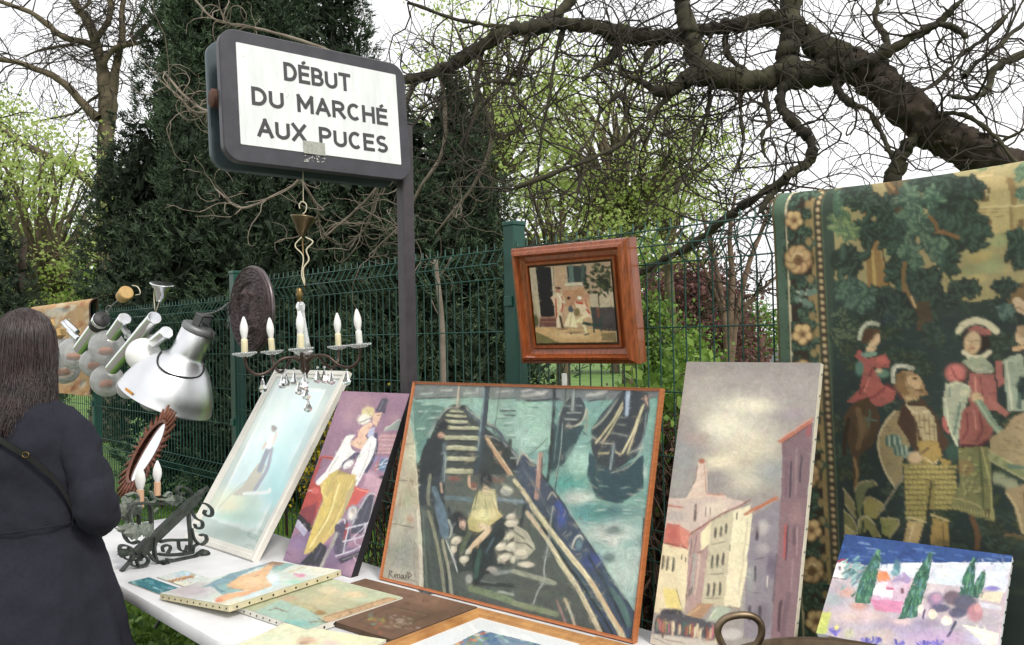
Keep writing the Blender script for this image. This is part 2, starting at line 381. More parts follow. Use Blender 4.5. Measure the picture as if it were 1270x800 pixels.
def letters(text, p0, p1, top):
    """text from the foot of its first letter to the foot of its last; top: head of its first letter"""
    p0, p1, top = sgz(*p0, .0030), sgz(*p1, .0030), sgz(*top, .0030); ex = nrm(p1-p0); ey = top-p0; h = np.linalg.norm(ey)*.88; ey = nrm(np.cross(SNRM, ex))
    adv = [{' ': .62}.get(ch, GL.get({'É': 'E'}.get(ch, ch), (0,))[0]+.30) for ch in text]
    tot = sum(adv)-.30; sx = (np.linalg.norm(p1-p0)-.010)/tot; x = .005; sy = h
    for ch, a in zip(text, adv):
        if ch != ' ':
            g = GL[{'É': 'E'}.get(ch, ch)]; mb = MB(); th = .0122; e = th*.5
            for k, st in enumerate(g[1]):
                pts = np.array([p0+ex*(x+px*sx)+ey*(e+py*(sy)) for px, py in st])
                if len(pts) == 2:
                    d = nrm(pts[1]-pts[0]); pts = np.array([pts[0]-d*e*.98, pts[1]+d*e*.98])
                mb.band(pts+SNRM*k*.00012, SNRM*.0007, th)
            if ch == 'É':
                q = [p0+ex*(x+px*sx)+ey*(e+py*sy) for px, py in ((.16, 1.20), (.36, 1.36))]; mb.band(q, SNRM*.0007, th*.85)
            mb.build('letter', m_ink, face, smooth=False)
        x += a*sx
letters('DÉBUT', (430, 303), (744, 358), (428, 222))
letters('DU MARCHÉ', (278, 418), (918, 518), (275, 338))
letters('AUX PUCES', (305, 568), (919, 648), (305, 487))
b = MB(); st = [sgz(520, 590, .0045), sgz(621, 598, .0045), sgz(622, 657, .0045), sgz(522, 650, .0045)]
b.obox(sum(st)/4, SE*np.linalg.norm(st[1]-st[0])/2, SUP*np.linalg.norm(st[3]-st[0])/2, SNRM*.0006); b.build('sticker', M('worn_sticker', 'a9aaa4', .8, var=.2, vs=90, col2='8d8e86'), face, smooth=False)
b = MB(); random.seed(3)
for i in range(34):
    q = sgz(random.uniform(522, 620), random.uniform(658, 690), .0012); r = random.uniform(.001, .003)
    b.obox(q, SE*r*random.uniform(.6, 1.6), SUP*r*random.uniform(.4, 1), SNRM*.0005)
for (x, y) in ((431, 340), (433, 352), (444, 380), (450, 372), (440, 385), (235, 190), (425, 395)):
    b.obox(sgz(x, y, .0030), SE*.0012, SUP*.0011, SNRM*.0004)
tag(b.build('torn_paper', M('paper_scraps', 'b3b4b0', .9), sign, smooth=False), kind='stuff')
# ================================================================== TREES AND PLANTS
m_bark = M('dark_bark', '4a3f34', .95, var=.45, vs=14, bump=1.0, bs=45, col2='2a231d')
m_barkmoss = M('mossy_bark', '45422e', .95, var=.4, vs=6, bump=1.0, bs=50, col2='211d19')
m_bark2 = M('plane_bark', '6f6350', .95, var=.35, vs=5, bump=.6, bs=30, col2='45402f')
m_twig = M('grey_twigs', '453e35', .95, var=.4, vs=3, col2='25201c')
m_twig2 = M('pale_twigs', '8f8578', .95, var=.35, vs=6, col2='5d5347')
class TB:
    """many thin tubes collected into one mesh"""
    def __init__(s): s.V = []; s.F = []; s.k = 0
    def add(s, P, r, n):
        P = np.asarray(P, float); m = len(P); r = np.broadcast_to(np.asarray(r, float), (m,))
        T = np.gradient(P, axis=0); T /= np.linalg.norm(T, axis=1)[:, None]+1e-9
        ref = A3(.3, .8, .52); X = np.cross(T, ref); X /= np.linalg.norm(X, axis=1)[:, None]+1e-9; Y = np.cross(T, X)
        a = np.arange(n)*2*math.pi/n
        V = P[:, None]+r[:, None, None]*(np.cos(a)[None, :, None]*X[:, None]+np.sin(a)[None, :, None]*Y[:, None])
        i = np.arange(m-1)[:, None]*n; j = np.arange(n)[None]; j2 = (j+1) % n
        s.V.append(V.reshape(-1, 3)); s.F.append(np.stack([i+j, i+j2, i+n+j2, i+n+j], -1).reshape(-1, 4)+s.k); s.k += m*n
    def build(s, name, mat, parent, kind=None):
        o = meshobj(name, npmesh(name, np.vstack(s.V), np.vstack(s.F)), mat, parent)
        return tag(o, kind=kind)
def walk(p, d, length, nseg, wander, grav=0., curl=0., g=rng):
    P = [np.asarray(p, float)]; d = nrm(d); st = length/nseg; ax = g.normal(size=3)
    for i in range(nseg):
        ax = ax*.75+g.normal(size=3)*.66
        d = nrm(d+np.cross(d, ax)*curl+g.normal(size=3)*wander+A3(0, 0, grav)); P.append(P[-1]+d*st)
    return np.array(P)
def leaves(P, size, g, up=.3, aspect=.55, dirs=None, fold=False):
    """one quad leaf per point: random direction, or around dirs"""
    n = len(P); d = g.normal(size=(n, 3)) if dirs is None else dirs+g.normal(size=(n, 3))*.45
    d[:, 2] += up; d /= np.linalg.norm(d, axis=1)[:, None]; q = np.cross(d, g.normal(size=(n, 3))); q /= np.linalg.norm(q, axis=1)[:, None]+1e-9
    L_ = (size*g.uniform(.6, 1.4, n))[:, None]; W = L_*aspect/2
    V = np.stack([P, P+d*L_*.45+q*W, P+d*L_, P+d*L_*.45-q*W], 1).reshape(-1, 3)
    return V, np.arange(4*n).reshape(n, 4)
def limb3(pts, z0=None):
    """limb from (px, py, r_px, Y) to world points and radii"""
    P = np.array([aty(a, b, Y) for a, b, r, Y in pts]); R = np.array([r*Y/FPX for a, b, r, Y in pts]); return P, R
def smooth_limb(P, R, n=5, jit=.0, g=rng):
    q = spline(np.column_stack([P, R]), n); pts = q[:, :3]+g.normal(size=(len(q), 3))*jit*q[:, 3:4]; return pts, np.maximum(q[:, 3]*(1+g.normal(size=len(q))*jit*.8), .002)

def rough(o, kind, size, strength, sub=0):
    """bark relief as real geometry"""
    tx = bpy.data.textures.new('bark_'+kind, kind); tx.noise_scale = size
    if sub: s_ = o.modifiers.new('sub', 'SUBSURF'); s_.levels = sub; s_.render_levels = sub
    d = o.modifiers.new('bark', 'DISPLACE'); d.texture = tx; d.texture_coords = 'GLOBAL'; d.strength = strength; d.mid_level = .5; return o
# ---- the gnarled tree leaning in over the fence from the right -------------------------------------
g1 = np.random.default_rng(11)
def Ld(Y0, Y1, *pts):
    n = len(pts); return [(x, y, r, Y0+(Y1-Y0)*i/(n-1)) for i, (x, y, r) in enumerate(pts)]
trunk_px = Ld(4.2, 4.25, (1330, 258, 29), (1255, 210, 24), (1190, 180, 22.5), (1150, 155, 22.5), (1110, 120, 22), (1075, 90, 21), (1045, 74, 19))
GL_L = [
 Ld(4.25, 4.6, (1045, 74, 20), (1020, 60, 18), (1000, 42, 14), (978, 28, 11), (950, 25, 10), (915, 30, 9.5), (880, 37, 9), (840, 44, 9), (800, 48, 10), (780, 42, 10), (765, 40, 9), (730, 31, 8.5), (695, 30, 8), (660, 34, 8.5), (630, 40, 8), (600, 55, 8), (570, 75, 7.5), (545, 87, 7), (515, 97, 6), (470, 101, 4)),
 Ld(4.25, 4.15, (1050, 80, 18), (1005, 90, 17), (975, 93, 15), (940, 98, 14), (905, 98, 14), (875, 92, 15), (855, 96, 12), (838, 108, 8), (820, 115, 6), (795, 101, 4), (770, 92, 3)),
 Ld(4.18, 4.3, (868, 92, 13), (862, 65, 11), (857, 45, 10), (848, 15, 11), (842, -25, 10)),
 Ld(4.2, 4.4, (980, 92, 15), (978, 60, 13), (980, 30, 13), (984, -25, 12)),
 Ld(4.2, 4.0, (1030, 80, 10), (1060, 79, 7), (1095, 68, 6.5), (1130, 46, 6), (1160, 30, 5), (1180, 12, 4.5), (1205, -12, 4)),
 Ld(4.0, 3.95, (1163, 29, 4), (1178, 33, 4.5), (1190, 38, 4.5), (1197, 47, 4)),
 Ld(4.2, 3.9, (975, 98, 7), (968, 118, 6), (972, 140, 6), (990, 158, 6.5), (1004, 172, 6.5), (1007, 190, 6), (1000, 203, 6), (985, 212, 5), (970, 225, 5), (955, 245, 4), (935, 272, 3)),
 Ld(4.2, 3.9, (1035, 88, 5), (1038, 110, 5), (1055, 128, 5), (1078, 138, 4), (1092, 165, 4), (1105, 190, 4), (1115, 215, 3)),
 Ld(4.2, 4.0, (1140, 160, 3.5), (1165, 142, 3.5), (1200, 145, 3.5), (1230, 165, 3), (1262, 205, 3)),
 Ld(4.2, 4.0, (1180, 185, 4), (1230, 180, 3), (1275, 158, 3)),
 Ld(4.3, 4.0, (1290, 60, 6), (1235, 85, 5), (1225, 110, 4), (1205, 122, 4), (1175, 118, 2.5)),
 Ld(4.3, 4.0, (1290, 10, 4), (1240, 55, 4), (1215, 75, 3), (1195, 95, 2)),
 Ld(4.25, 4.2, (1104, 232, 11), (1116, 200, 9), (1128, 178, 7), (1140, 160, 4)),
 Ld(4.4, 4.0, (900, 40, 4), (903, 70, 4), (930, 90, 4), (948, 105, 4), (950, 130, 4), (955, 150, 3), (945, 168, 3), (948, 195, 2)),
 Ld(4.5, 4.3, (745, 36, 6), (765, 58, 6), (755, 74, 5.5), (740, 82, 4), (722, 100, 3)),
 Ld(4.2, 4.0, (840, 108, 5), (800, 150, 4), (760, 185, 3.5), (700, 210, 3), (640, 232, 2)),
 Ld(4.5, 4.7, (658, 34, 6), (690, 17, 6), (712, -5, 6), (720, -30, 5)),
 Ld(4.5, 4.3, (655, 38, 4), (645, 80, 3.5), (640, 103, 3), (610, 101, 3), (565, 115, 2.5), (520, 135, 2)),
 Ld(4.5, 4.4, (648, 34, 4), (600, 30, 3), (570, 25, 3), (505, 3, 2.2)),
 Ld(3.9, 4.6, (975, 222, 5), (935, 246, 5), (900, 272, 5), (850, 308, 4.8), (810, 330, 4.4), (778, 348, 3.6), (750, 372, 2)),
 Ld(4.5, 4.2, (700, 30, 4), (688, 75, 3), (682, 118, 2.4), (672, 165, 2), (668, 205, 1.6), (650, 240, 1)),
 Ld(4.4, 4.1, (815, 48, 4.5), (795, 85, 3.4), (772, 112, 2.8), (745, 140, 2.3), (730, 175, 1.8), (700, 205, 1.2)),
 Ld(4.3, 4.0, (880, 100, 4), (878, 135, 3), (862, 168, 2.4), (855, 205, 2), (835, 240, 1.4)),
 Ld(4.3, 4.0, (920, 100, 4), (918, 140, 2.8), (922, 180, 2), (908, 220, 1.4)),
 Ld(4.6, 4.3, (600, 55, 3.4), (592, 95, 2.6), (590, 140, 2), (570, 180, 1.4)),
 Ld(4.2, 4.4, (1075, 90, 6), (1100, 55, 5), (1085, 20, 4), (1100, -15, 4)),
 Ld(4.2, 4.1, (1130, 120, 4), (1165, 100, 3.5), (1190, 70, 3), (1230, 40, 2.5), (1260, 5, 2)),
]
tb = [A3(3.35, 4.25, -.05), A3(3.25, 4.22, .5), A3(3.08, 4.2, 1.4)]
P, R = limb3(trunk_px); P = np.vstack([tb, P]); R = np.concatenate([[.26, .2, .15], R])
gn = thing('gnarled_tree', 'gnarled old tree with contorted bare dark branches arching over the fence', 'tree', (3.35, 4.25, 0))
pts, rr = smooth_limb(P, R, 14, .035, g1); mb = MB(); mb.tube(pts, rr, 40); o = mb.build('trunk', m_bark, gn); rough(o, 'VORONOI', .05, .035); rough(o, 'CLOUDS', .18, .05); rough(o, 'STUCCI', .022, .014)
tl = TB(); spawn = []
for i, Lp in enumerate(GL_L):
    P, R = limb3(Lp); R = R*np.where(R < .018, .8, 1.); pts, rr = smooth_limb(P, R, 8, .13, g1); tl.add(pts, rr, 14); spawn.append((pts, rr))
crown = tl.build('crown', m_barkmoss, gn); rough(crown, 'CLOUDS', .07, .022); rough(crown, 'VORONOI', .035, .010)
tw = TB(); tw2 = TB(); seeds = []
for i, (pts, rr) in enumerate(spawn):
    ln = np.linalg.norm(np.diff(pts, axis=0), axis=1).sum(); x0, y0 = project(pts)
    for k in range(int(ln*(22 if x0.mean() < 900 else 14))):
        j = g1.integers(1, len(pts)); 
        if not (430 < x0[j] < 1330): continue
        d = g1.normal(size=3); d[1] *= .6; d[2] -= .45 if x0[j] < 1000 else -.1
        L_ = g1.uniform(.3, .95)
        W = walk(pts[j], d, L_, 10, .22, -.03 if x0[j] < 1000 else .03, .26, g1)
        if W[:, 2].min() < 1.75: W[:, 2] = np.maximum(W[:, 2], 1.75+.4*(W[:, 2]-1.75))
        r0 = min(rr[j]*.7, g1.uniform(.0025, .0065)); tw.add(W, np.linspace(r0, .0020, 11), 5); seeds.append(W)
for W in seeds:
    for k in range(g1.integers(2, 6)):
        j = g1.integers(2, len(W)); V = walk(W[j], W[j]-W[j-1]+g1.normal(size=3)*.07, g1.uniform(.10, .42), 6, .24, .01, .22, g1)
        tw2.add(V, np.linspace(.0026, .0010, 7), 3)
tag(tw.build('branchlets', m_twig, crown), kind='stuff'); tag(tw2.build('twigs', m_twig, crown), kind='stuff')

# ---- yews ------------------------------------------------------------------------------------------
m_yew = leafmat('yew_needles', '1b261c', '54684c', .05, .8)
def yew(px, Y, H, Rb, label, seed, nplume, nblade, lean=A3(0, 0, 0), name='yew_tree'):
    g = np.random.default_rng(seed); b = aty(px, 500, Y); b[2] = 0
    t = thing(name, label, 'tree', b, 'dark evergreen yews behind the fence')
    tk = MB()
    for k in range(5):
        a = g.uniform(0, 6.28); tk.tube(spline([b+A3(math.cos(a), math.sin(a), 0)*.1, b+A3(math.cos(a), math.sin(a), 0)*.25+ZU*H*.35, b+A3(math.cos(a), math.sin(a), 0)*.4+lean*.7+ZU*H*.75], 4), np.linspace(.12, .03, 9), 8)
    tk.build('trunk', m_bark, t)
    pl = []
    for k in range(nplume):
        a = g.uniform(0, 6.283); q = g.uniform(0.02, 1)**.42; ro = q*Rb*.86
        top = H*(1-.62*q**1.6)*g.uniform(.85, 1.05); bot = g.uniform(.1, .55)*top if q > .5 else .5
        if g.random() < .5: bot = g.uniform(0, .6)
        pl.append((a, ro, bot, top, g.uniform(.22, .40)*(.7+.3*q), g.uniform(-.20, .26)))
    wt = np.array([(p[3]-p[2])*p[4] for p in pl]); cnt = np.maximum((nblade*wt/wt.sum()/14).astype(int), 6)
    PP = []; DD = []; TT = []
    for (a, ro, bo, to, rp, tn), n in zip(pl, cnt):
        u = g.beta(1.1, 1.0, n); z = bo+(to-bo)*u; ax = A3(math.cos(a), math.sin(a), 0)
        prof = rp*np.minimum(1, (1-u)**.55*1.3)*np.minimum(1, .6+2.0*u); lump = 1+.25*np.sin(z*6+a*7)+.18*np.sin(z*13+a*3)
        th = g.uniform(0, 6.283, n); rr_ = prof*lump*g.uniform(.45, 1.08, n)**.5
        cx = b+ax*ro*(.78+.27*np.sin(u*2.6))[:, None]+lean*(z/H)[:, None]; off = np.stack([np.cos(th), np.sin(th), np.zeros(n)], 1)
        p = cx+off*rr_[:, None]; p[:, 2] = z; d0 = off*.8+ax*.2+A3(0, 0, .85); d0 /= np.linalg.norm(d0, axis=1)[:, None]
        tt_ = .22+tn+.48*(rr_/(rp*1.35))+g.normal(0, .06, n)  # tint paints lit outer tufts and the dark gaps between plumes
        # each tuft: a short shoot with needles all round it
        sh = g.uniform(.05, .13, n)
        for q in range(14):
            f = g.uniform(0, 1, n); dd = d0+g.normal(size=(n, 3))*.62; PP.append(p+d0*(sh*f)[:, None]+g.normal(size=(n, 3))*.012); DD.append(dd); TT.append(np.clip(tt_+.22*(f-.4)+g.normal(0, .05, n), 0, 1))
    for (a, ro, bo, to, rp, tn) in pl:
        n = int(nblade/len(pl)*.16); u = g.uniform(0, .97, n); z = bo*.6+(to-bo*.6)*u; ax = A3(math.cos(a), math.sin(a), 0); th = g.uniform(0, 6.283, n); rr_ = rp*np.minimum(1, (1-u)**.55*1.2)*.62*g.uniform(0, 1, n)**.5
        p = b+ax*ro*(.78+.27*np.sin(u*2.6))[:, None]*g.uniform(.5, 1, n)[:, None]+lean*(z/H)[:, None]+np.stack([np.cos(th)*rr_, np.sin(th)*rr_, np.zeros(n)], 1); p[:, 2] = z
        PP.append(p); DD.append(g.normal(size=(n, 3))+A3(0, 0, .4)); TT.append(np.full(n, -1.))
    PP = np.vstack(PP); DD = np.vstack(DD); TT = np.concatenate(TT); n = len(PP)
    core = TT < -.5; TT = np.where(core, .12, TT)  # added inner blades block the sky; their dark tint paints crown shade
    DD /= np.linalg.norm(DD, axis=1)[:, None]; q = np.cross(DD, g.normal(size=(n, 3))); q /= np.linalg.norm(q, axis=1)[:, None]+1e-9; L_ = np.where(core, g.uniform(.10, .2, n), g.uniform(.035, .07, n))[:, None]; hw = np.where(core, .028, .0062)[:, None]
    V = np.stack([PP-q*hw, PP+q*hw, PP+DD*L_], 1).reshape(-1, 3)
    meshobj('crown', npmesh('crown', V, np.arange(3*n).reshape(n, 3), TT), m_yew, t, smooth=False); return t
yew(338, 8.6, 7.7, 1.88, 'tall dark yew of upright plumes rising behind the street sign', 21, 82, 340000, A3(-.1, 0, 0))
yew(545, 8.0, 4.35, 1.15, 'shorter dark yew behind the sign post, next to the tall yew', 22, 70, 170000)
yew(-12, 10.5, 3.9, .75, 'narrow dark yew standing at the edge of the garden beyond the plane tree', 23, 30, 45000)

# ---- bare plane tree --------------------------------------------------------------------------------
g2 = np.random.default_rng(31); YP = 14.0
def pz(*pts): return [(x/3.97, y/3.97, r/3.97, YP) for x, y, r in pts]
pl_t = thing('plane_tree', 'tall bare plane tree with spreading limbs beyond the fence', 'tree', (*aty(131, 500, YP)[:2], 0))
P, R = limb3(pz((520, 800, 40), (523, 650, 40), (532, 520, 46), (520, 420, 40), (505, 340, 28), (480, 240, 25), (440, 120, 22), (380, 30, 20), (335, -40, 18)))
P = np.vstack([[P[0][0], YP, -.1], [P[0][0], YP, 1.6], P]); R = np.concatenate([[.34, .2], R])
pts, rr = smooth_limb(P, R, 5, .04, g2); mb = MB(); mb.tube(pts, rr, 14); mb.build('trunk', m_bark2, pl_t)
tl = TB(); sp = [(pts, rr)]
for Lq in [pz((545, 470, 30), (572, 330, 20), (590, 240, 17), (605, 150, 14), (600, 60, 13), (615, -30, 12)), pz((485, 240, 20), (400, 200, 17), (310, 180, 15), (230, 120, 14), (150, 60, 13), (60, 25, 11), (-40, -10, 10)),
  pz((505, 600, 26), (440, 530, 20), (360, 440, 18), (280, 385, 16), (200, 355, 15), (120, 325, 13), (-60, 300, 12)), pz((525, 960, 24), (420, 870, 20), (300, 800, 18), (200, 750, 18), (110, 700, 17), (60, 660, 15), (-60, 590, 13)),
  pz((530, 330, 16), (580, 265, 15), (640, 240, 13), (680, 235, 10), (760, 215, 6)), pz((590, 200, 13), (640, 140, 11), (700, 90, 10), (740, 60, 9), (800, 50, 8), (930, 20, 6)),
  pz((480, 195, 16), (530, 120, 15), (550, 50, 14), (545, -40, 12)), pz((500, 470, 9), (440, 510, 7), (380, 560, 6), (300, 580, 5), (200, 600, 3)), pz((310, 185, 8), (200, 200, 7), (120, 220, 5), (20, 265, 3)),
  pz((430, 110, 8), (500, 60, 7), (480, 10, 6), (490, -30, 5)), pz((620, 170, 7), (660, 80, 6), (690, 20, 5), (720, -30, 4))]:
    P, R = limb3(Lq); P[:, 1] += g2.normal(0, .25); a, b_ = smooth_limb(P, R, 5, .05, g2); tl.add(a, b_, 8); sp.append((a, b_))
cr_ = tl.build('crown', m_bark2, pl_t); tw = TB()
for a, b_ in sp:
    for k in range(17):
        j = g2.integers(2, len(a)); d = g2.normal(size=3)+A3(0, 0, .2); W = walk(a[j], d, g2.uniform(.5, 1.6), 7, .18, -.02, .3, g2)
        if W[0][2] < 2.6: continue
        tw.add(W, np.linspace(min(.014, b_[j]*.4), .004, 8), 4)
        for q in range(4):
            i = g2.integers(2, 7); V = walk(W[i], W[i]-W[i-1]+g2.normal(size=3)*.2, g2.uniform(.2, .7), 5, .25, -.02, .3, g2); tw.add(V, np.linspace(.005, .0028, 6), 3)
tag(tw.build('twigs', m_twig, cr_), kind='stuff')

# ---- trees in young leaf ----------------------------------------------------------------------------
m_spring = leafmat('young_leaves', '88a04a', 'cedd8e', .6)
m_green2 = leafmat('fresh_green_leaves', '40622a', '86a34a', .35)
def leafy(name, label, px, py, Y, rx, rz, nclump, per, size, mat, seed, cat='tree', group=None, bark=m_bark2, base_r=.11, spread=.16, ry=None, twigs=True):
    """crown centre at pixel (px, py) and depth Y; semi-axes in metres; stands on the ground below"""
    g = np.random.default_rng(seed); c = aty(px, py, Y); gz0 = float(gz(c[0], c[1])); t = thing(name, label, cat, (c[0], c[1], gz0), group)
    ry = ry or rx
    foot = A3(c[0], c[1], gz0-.05); tr = MB(); fork = A3(c[0], c[1], max(gz0+.3, c[2]-rz*.75))
    tr.tube(spline([foot, foot*.5+fork*.5+A3(.05, 0, 0), fork], 4), np.linspace(base_r, base_r*.7, 9), 10); tr.build('trunk', bark, t)
    br = TB(); PP = []; TT = []
    for k in range(nclump):
        d = g.normal(size=3); d /= np.linalg.norm(d); q = g.uniform(.35, 1)**.5; e = c+A3(d[0]*rx, d[1]*ry, d[2]*rz)*q
        if e[2] < gz0+.15: e[2] = gz0+.15+abs(g.normal(0, .1))
        mid = fork*.45+e*.55+g.normal(size=3)*rx*.10+ZU*rz*.12; W = spline([fork, mid, e], 4)+g.normal(size=(9, 3))*.02
        W[0] = fork; br.add(W, np.linspace(base_r*.32, .006, 9), 5)
        if twigs:
            for m_ in range(3): br.add(walk(W[g.integers(5, 9)], g.normal(size=3), g.uniform(.2, .6)*rx*.4, 5, .25, 0, .3, g), np.linspace(.006, .003, 6), 3)
        n = int(per*g.uniform(.5, 1.5)); p = e+g.normal(size=(n, 3))*spread*A3(1.3, 1.3, .8)*g.uniform(.6, 1.4); PP.append(p); TT.append(np.clip(.5+g.normal(0, .18)+g.normal(0, .18, n), 0, 1))
    cro = br.build('crown', bark, t); V, Fq = leaves(np.vstack(PP), np.full(sum(map(len, PP)), size), g, 0, .75)
    tag(meshobj('foliage', npmesh('foliage', V, Fq, np.concatenate(TT)), mat, cro, smooth=False), kind='stuff'); return t
GS = 'trees in young leaf beyond the fence'
leafy('spring_tree', 'yellow green young tree seen through the contorted branches, nearest the yews', 610, 120, 14, 1.7, 1.9, 95, 70, .056, m_spring, 41, group=GS)
leafy('spring_tree', 'bright yellow green tree in young leaf above the wooden picture frame', 770, 190, 12, 1.7, 1.5, 125, 75, .054, m_spring, 42, group=GS)
leafy('spring_tree', 'yellow green tree in young leaf between the thin bare tree and the wooden frame', 825, 215, 15, 1.0, 1.7, 45, 70, .058, m_spring, 43, group=GS)
leafy('spring_tree', 'bright yellow green tree in young leaf beneath the limbs of the plane tree', 50, 275, 12, 1.05, 1.5, 80, 70, .054, m_spring, 44, group=GS)
leafy('spring_tree', 'leafy yellow green tree beyond the plane tree, mostly behind the narrow yew', -20, 250, 15, 1.3, 1.9, 75, 90, .065, m_spring, 45, group=GS)
leafy('spring_tree', 'pale green tree low behind the fence under the gnarled limb', 690, 275, 11, 1.0, .9, 60, 65, .050, m_spring, 46, group=GS)
GB = 'garden shrubs beyond the fence'
m_purple = leafmat('purple_leaves', '4d3030', '8a6460', .3); m_brown = leafmat('dry_hedge_leaves', '33241c', '6a4f3d', .15)
leafy('purple_shrub', 'tall dark purple leaved shrub behind the fence beside the slim bare tree', 868, 410, 17, .95, 1.5, 150, 60, .09, m_purple, 51, 'shrub', GB, spread=.2)
leafy('purple_shrub', 'smaller purple leaved shrub in front of the thin bare tree', 905, 440, 14, .5, .6, 45, 55, .075, m_purple, 52, 'shrub', GB, spread=.15, base_r=.05)
leafy('green_bush', 'rounded fresh green bush just behind the wooden picture frame', 806, 420, 8.5, .30, .42, 50, 60, .045, m_green2, 53, 'shrub', GB, base_r=.03, spread=.09)
leafy('green_bush', 'pale green bush on the lawn under the purple shrub', 848, 452, 10, .42, .32, 60, 60, .05, m_green2, 54, 'shrub', GB, base_r=.03, spread=.1)
leafy('green_bush', 'green bush at the roadside beside the parked cars', 938, 418, 26, .8, .9, 50, 60, .1, m_green2, 55, 'shrub', GB, base_r=.04, spread=.22)
m_fors = leafmat('forsythia_flowers', '6b6a1e', 'd8bd33', .3)
leafy('forsythia_bush', 'small bush with yellow flowers between the white frame and the couple painting', 420, 545, 5.6, .36, .22, 40, 28, .03, m_fors, 56, 'shrub', GB, base_r=.015, spread=.08)
leafy('forsythia_bush', 'low yellow flowering bush behind the fence near the white frame', 375, 590, 5.4, .2, .16, 20, 26, .028, m_fors, 57, 'shrub', GB, base_r=.015, spread=.06)
leafy('ivy_shrub', 'green leafy shrub behind the fence between the boats painting and the street painting', 842, 555, 3.9, .32, .36, 60, 40, .05, m_green2, 58, 'shrub', GB, base_r=.02, spread=.09)

# ---- thin multi-stemmed bare tree ---------------------------------------------------------------------
g3 = np.random.default_rng(61); YT = 13.0
tt = thing('bare_tree', 'slim bare tree with several pale brown stems beyond the fence by the tapestry', 'tree', (*aty(904, 500, YT)[:2], 0))
tl = TB(); sp = []
f0 = aty(904, 470, YT); f0[2] = 0
for st in [[(903, 440, 8), (898, 390, 6), (890, 340, 5), (880, 300, 4), (868, 255, 3)], [(905, 440, 9), (906, 390, 7), (908, 340, 6), (905, 290, 4.5), (912, 240, 3)],
           [(907, 440, 8), (915, 385, 6), (928, 330, 5), (945, 285, 4), (958, 245, 3)], [(904, 430, 5), (892, 375, 4), (872, 330, 3), (850, 295, 2)], [(908, 420, 5), (930, 375, 4), (955, 350, 3), (985, 325, 2)]]:
    P, R = limb3([(x, y, r*.62, YT) for x, y, r in st]); P = np.vstack([f0+g3.normal(size=3)*A3(.04, .04, 0), P]); R = np.concatenate([[R[0]*1.2], R]); a, b_ = smooth_limb(P, R, 5, .05, g3); tl.add(a, b_, 8); sp.append((a, b_))
stem = tl.build('trunk', M('brown_stem_bark', '6d5a4c', .95, var=.3), tt); tw = TB()
for a, b_ in sp:
    for k in range(13):
        j = g3.integers(10, len(a)); W = walk(a[j], g3.normal(size=3)+A3(0, 0, .5), g3.uniform(.4, 1.2), 7, .15, 0, .25, g3); tw.add(W, np.linspace(.014, .004, 8), 4)
        for q in range(3): V = walk(W[g3.integers(2, 7)], g3.normal(size=3)+A3(0, 0, .2), g3.uniform(.2, .5), 5, .2, 0, .3, g3); tw.add(V, np.linspace(.006, .003, 6), 3)
tag(tw.build('crown', m_twig, tt), kind='stuff')

# ---- clipped brown hedge behind the fence -------------------------------------------------------------
g4 = np.random.default_rng(71)
hd = thing('clipped_hedge', 'clipped brown leafless hedge running behind the fence', 'hedge', Fp(-.3, -.75, 0))
tw = TB()
for k in range(4200):
    s = g4.uniform(-2.4, 1.75); n = -.75+g4.normal(0, .16); top = 1.30+.05*math.sin(s*5)+g4.normal(0, .04)
    if s > .95: top -= (s-.95)*.25
    W = walk(Fp(s, n, g4.uniform(0, .8)), A3(*g4.normal(0, .3, 2), 1), g4.uniform(.35, .6), 5, .12, .1, .15, g4); W[:, 2] = np.minimum(W[:, 2], top); tw.add(W, np.linspace(.006, .003, 6), 3)
tw.build('stems', M('hedge_stems', '5d4a3b', .95, var=.4, col2='2b211b'), hd)
n = 30000; s = g4.uniform(-2.4, 1.75, n); top = 1.27+.05*np.sin(s*5)-np.clip(s-.95, 0, 1)*.25; z = top*g4.uniform(.05, 1, n)**.6
P = P0+U*s[:, None]+N*(-.75+g4.normal(0, .2, n))[:, None]+ZU*z[:, None]
V, Fq = leaves(P, np.full(n, .026), g4, 0, .5); tag(meshobj('foliage', npmesh('foliage', V, Fq, np.clip(g4.normal(.45, .25, n), 0, 1)), m_brown, hd, smooth=False), kind='stuff')

# ---- pruned sapling and pale overhanging twigs in front of the yews -----------------------------------
sap = thing('pruned_sapling', 'thin pruned sapling standing just behind the fence beside the sign post', 'sapling', (*aty(551, 480, 4.3)[:2], 0))
P = np.array([A3(*aty(551, 480, 4.3)[:2], 0), aty(550, 470, 4.3), aty(548, 400, 4.3), aty(543, 350, 4.3), aty(540, 322, 4.3)]); mb = MB(); mb.tube(spline(P, 5), np.linspace(.016, .011, 21), 8); so = mb.build('trunk', m_twig2, sap)
mb = MB()
for a, b_ in (((543, 345), (560, 318)), ((548, 395), (535, 372)), ((540, 328), (528, 316))): mb.tube(spline([aty(*a, 4.3), aty((a[0]+b_[0])/2, (a[1]+b_[1])/2+3, 4.28), aty(*b_, 4.25)], 3), np.linspace(.005, .003, 7), 5)
tag(mb.build('shoots', m_twig2, sap), kind='stuff')
g5 = np.random.default_rng(81); tw = TB()
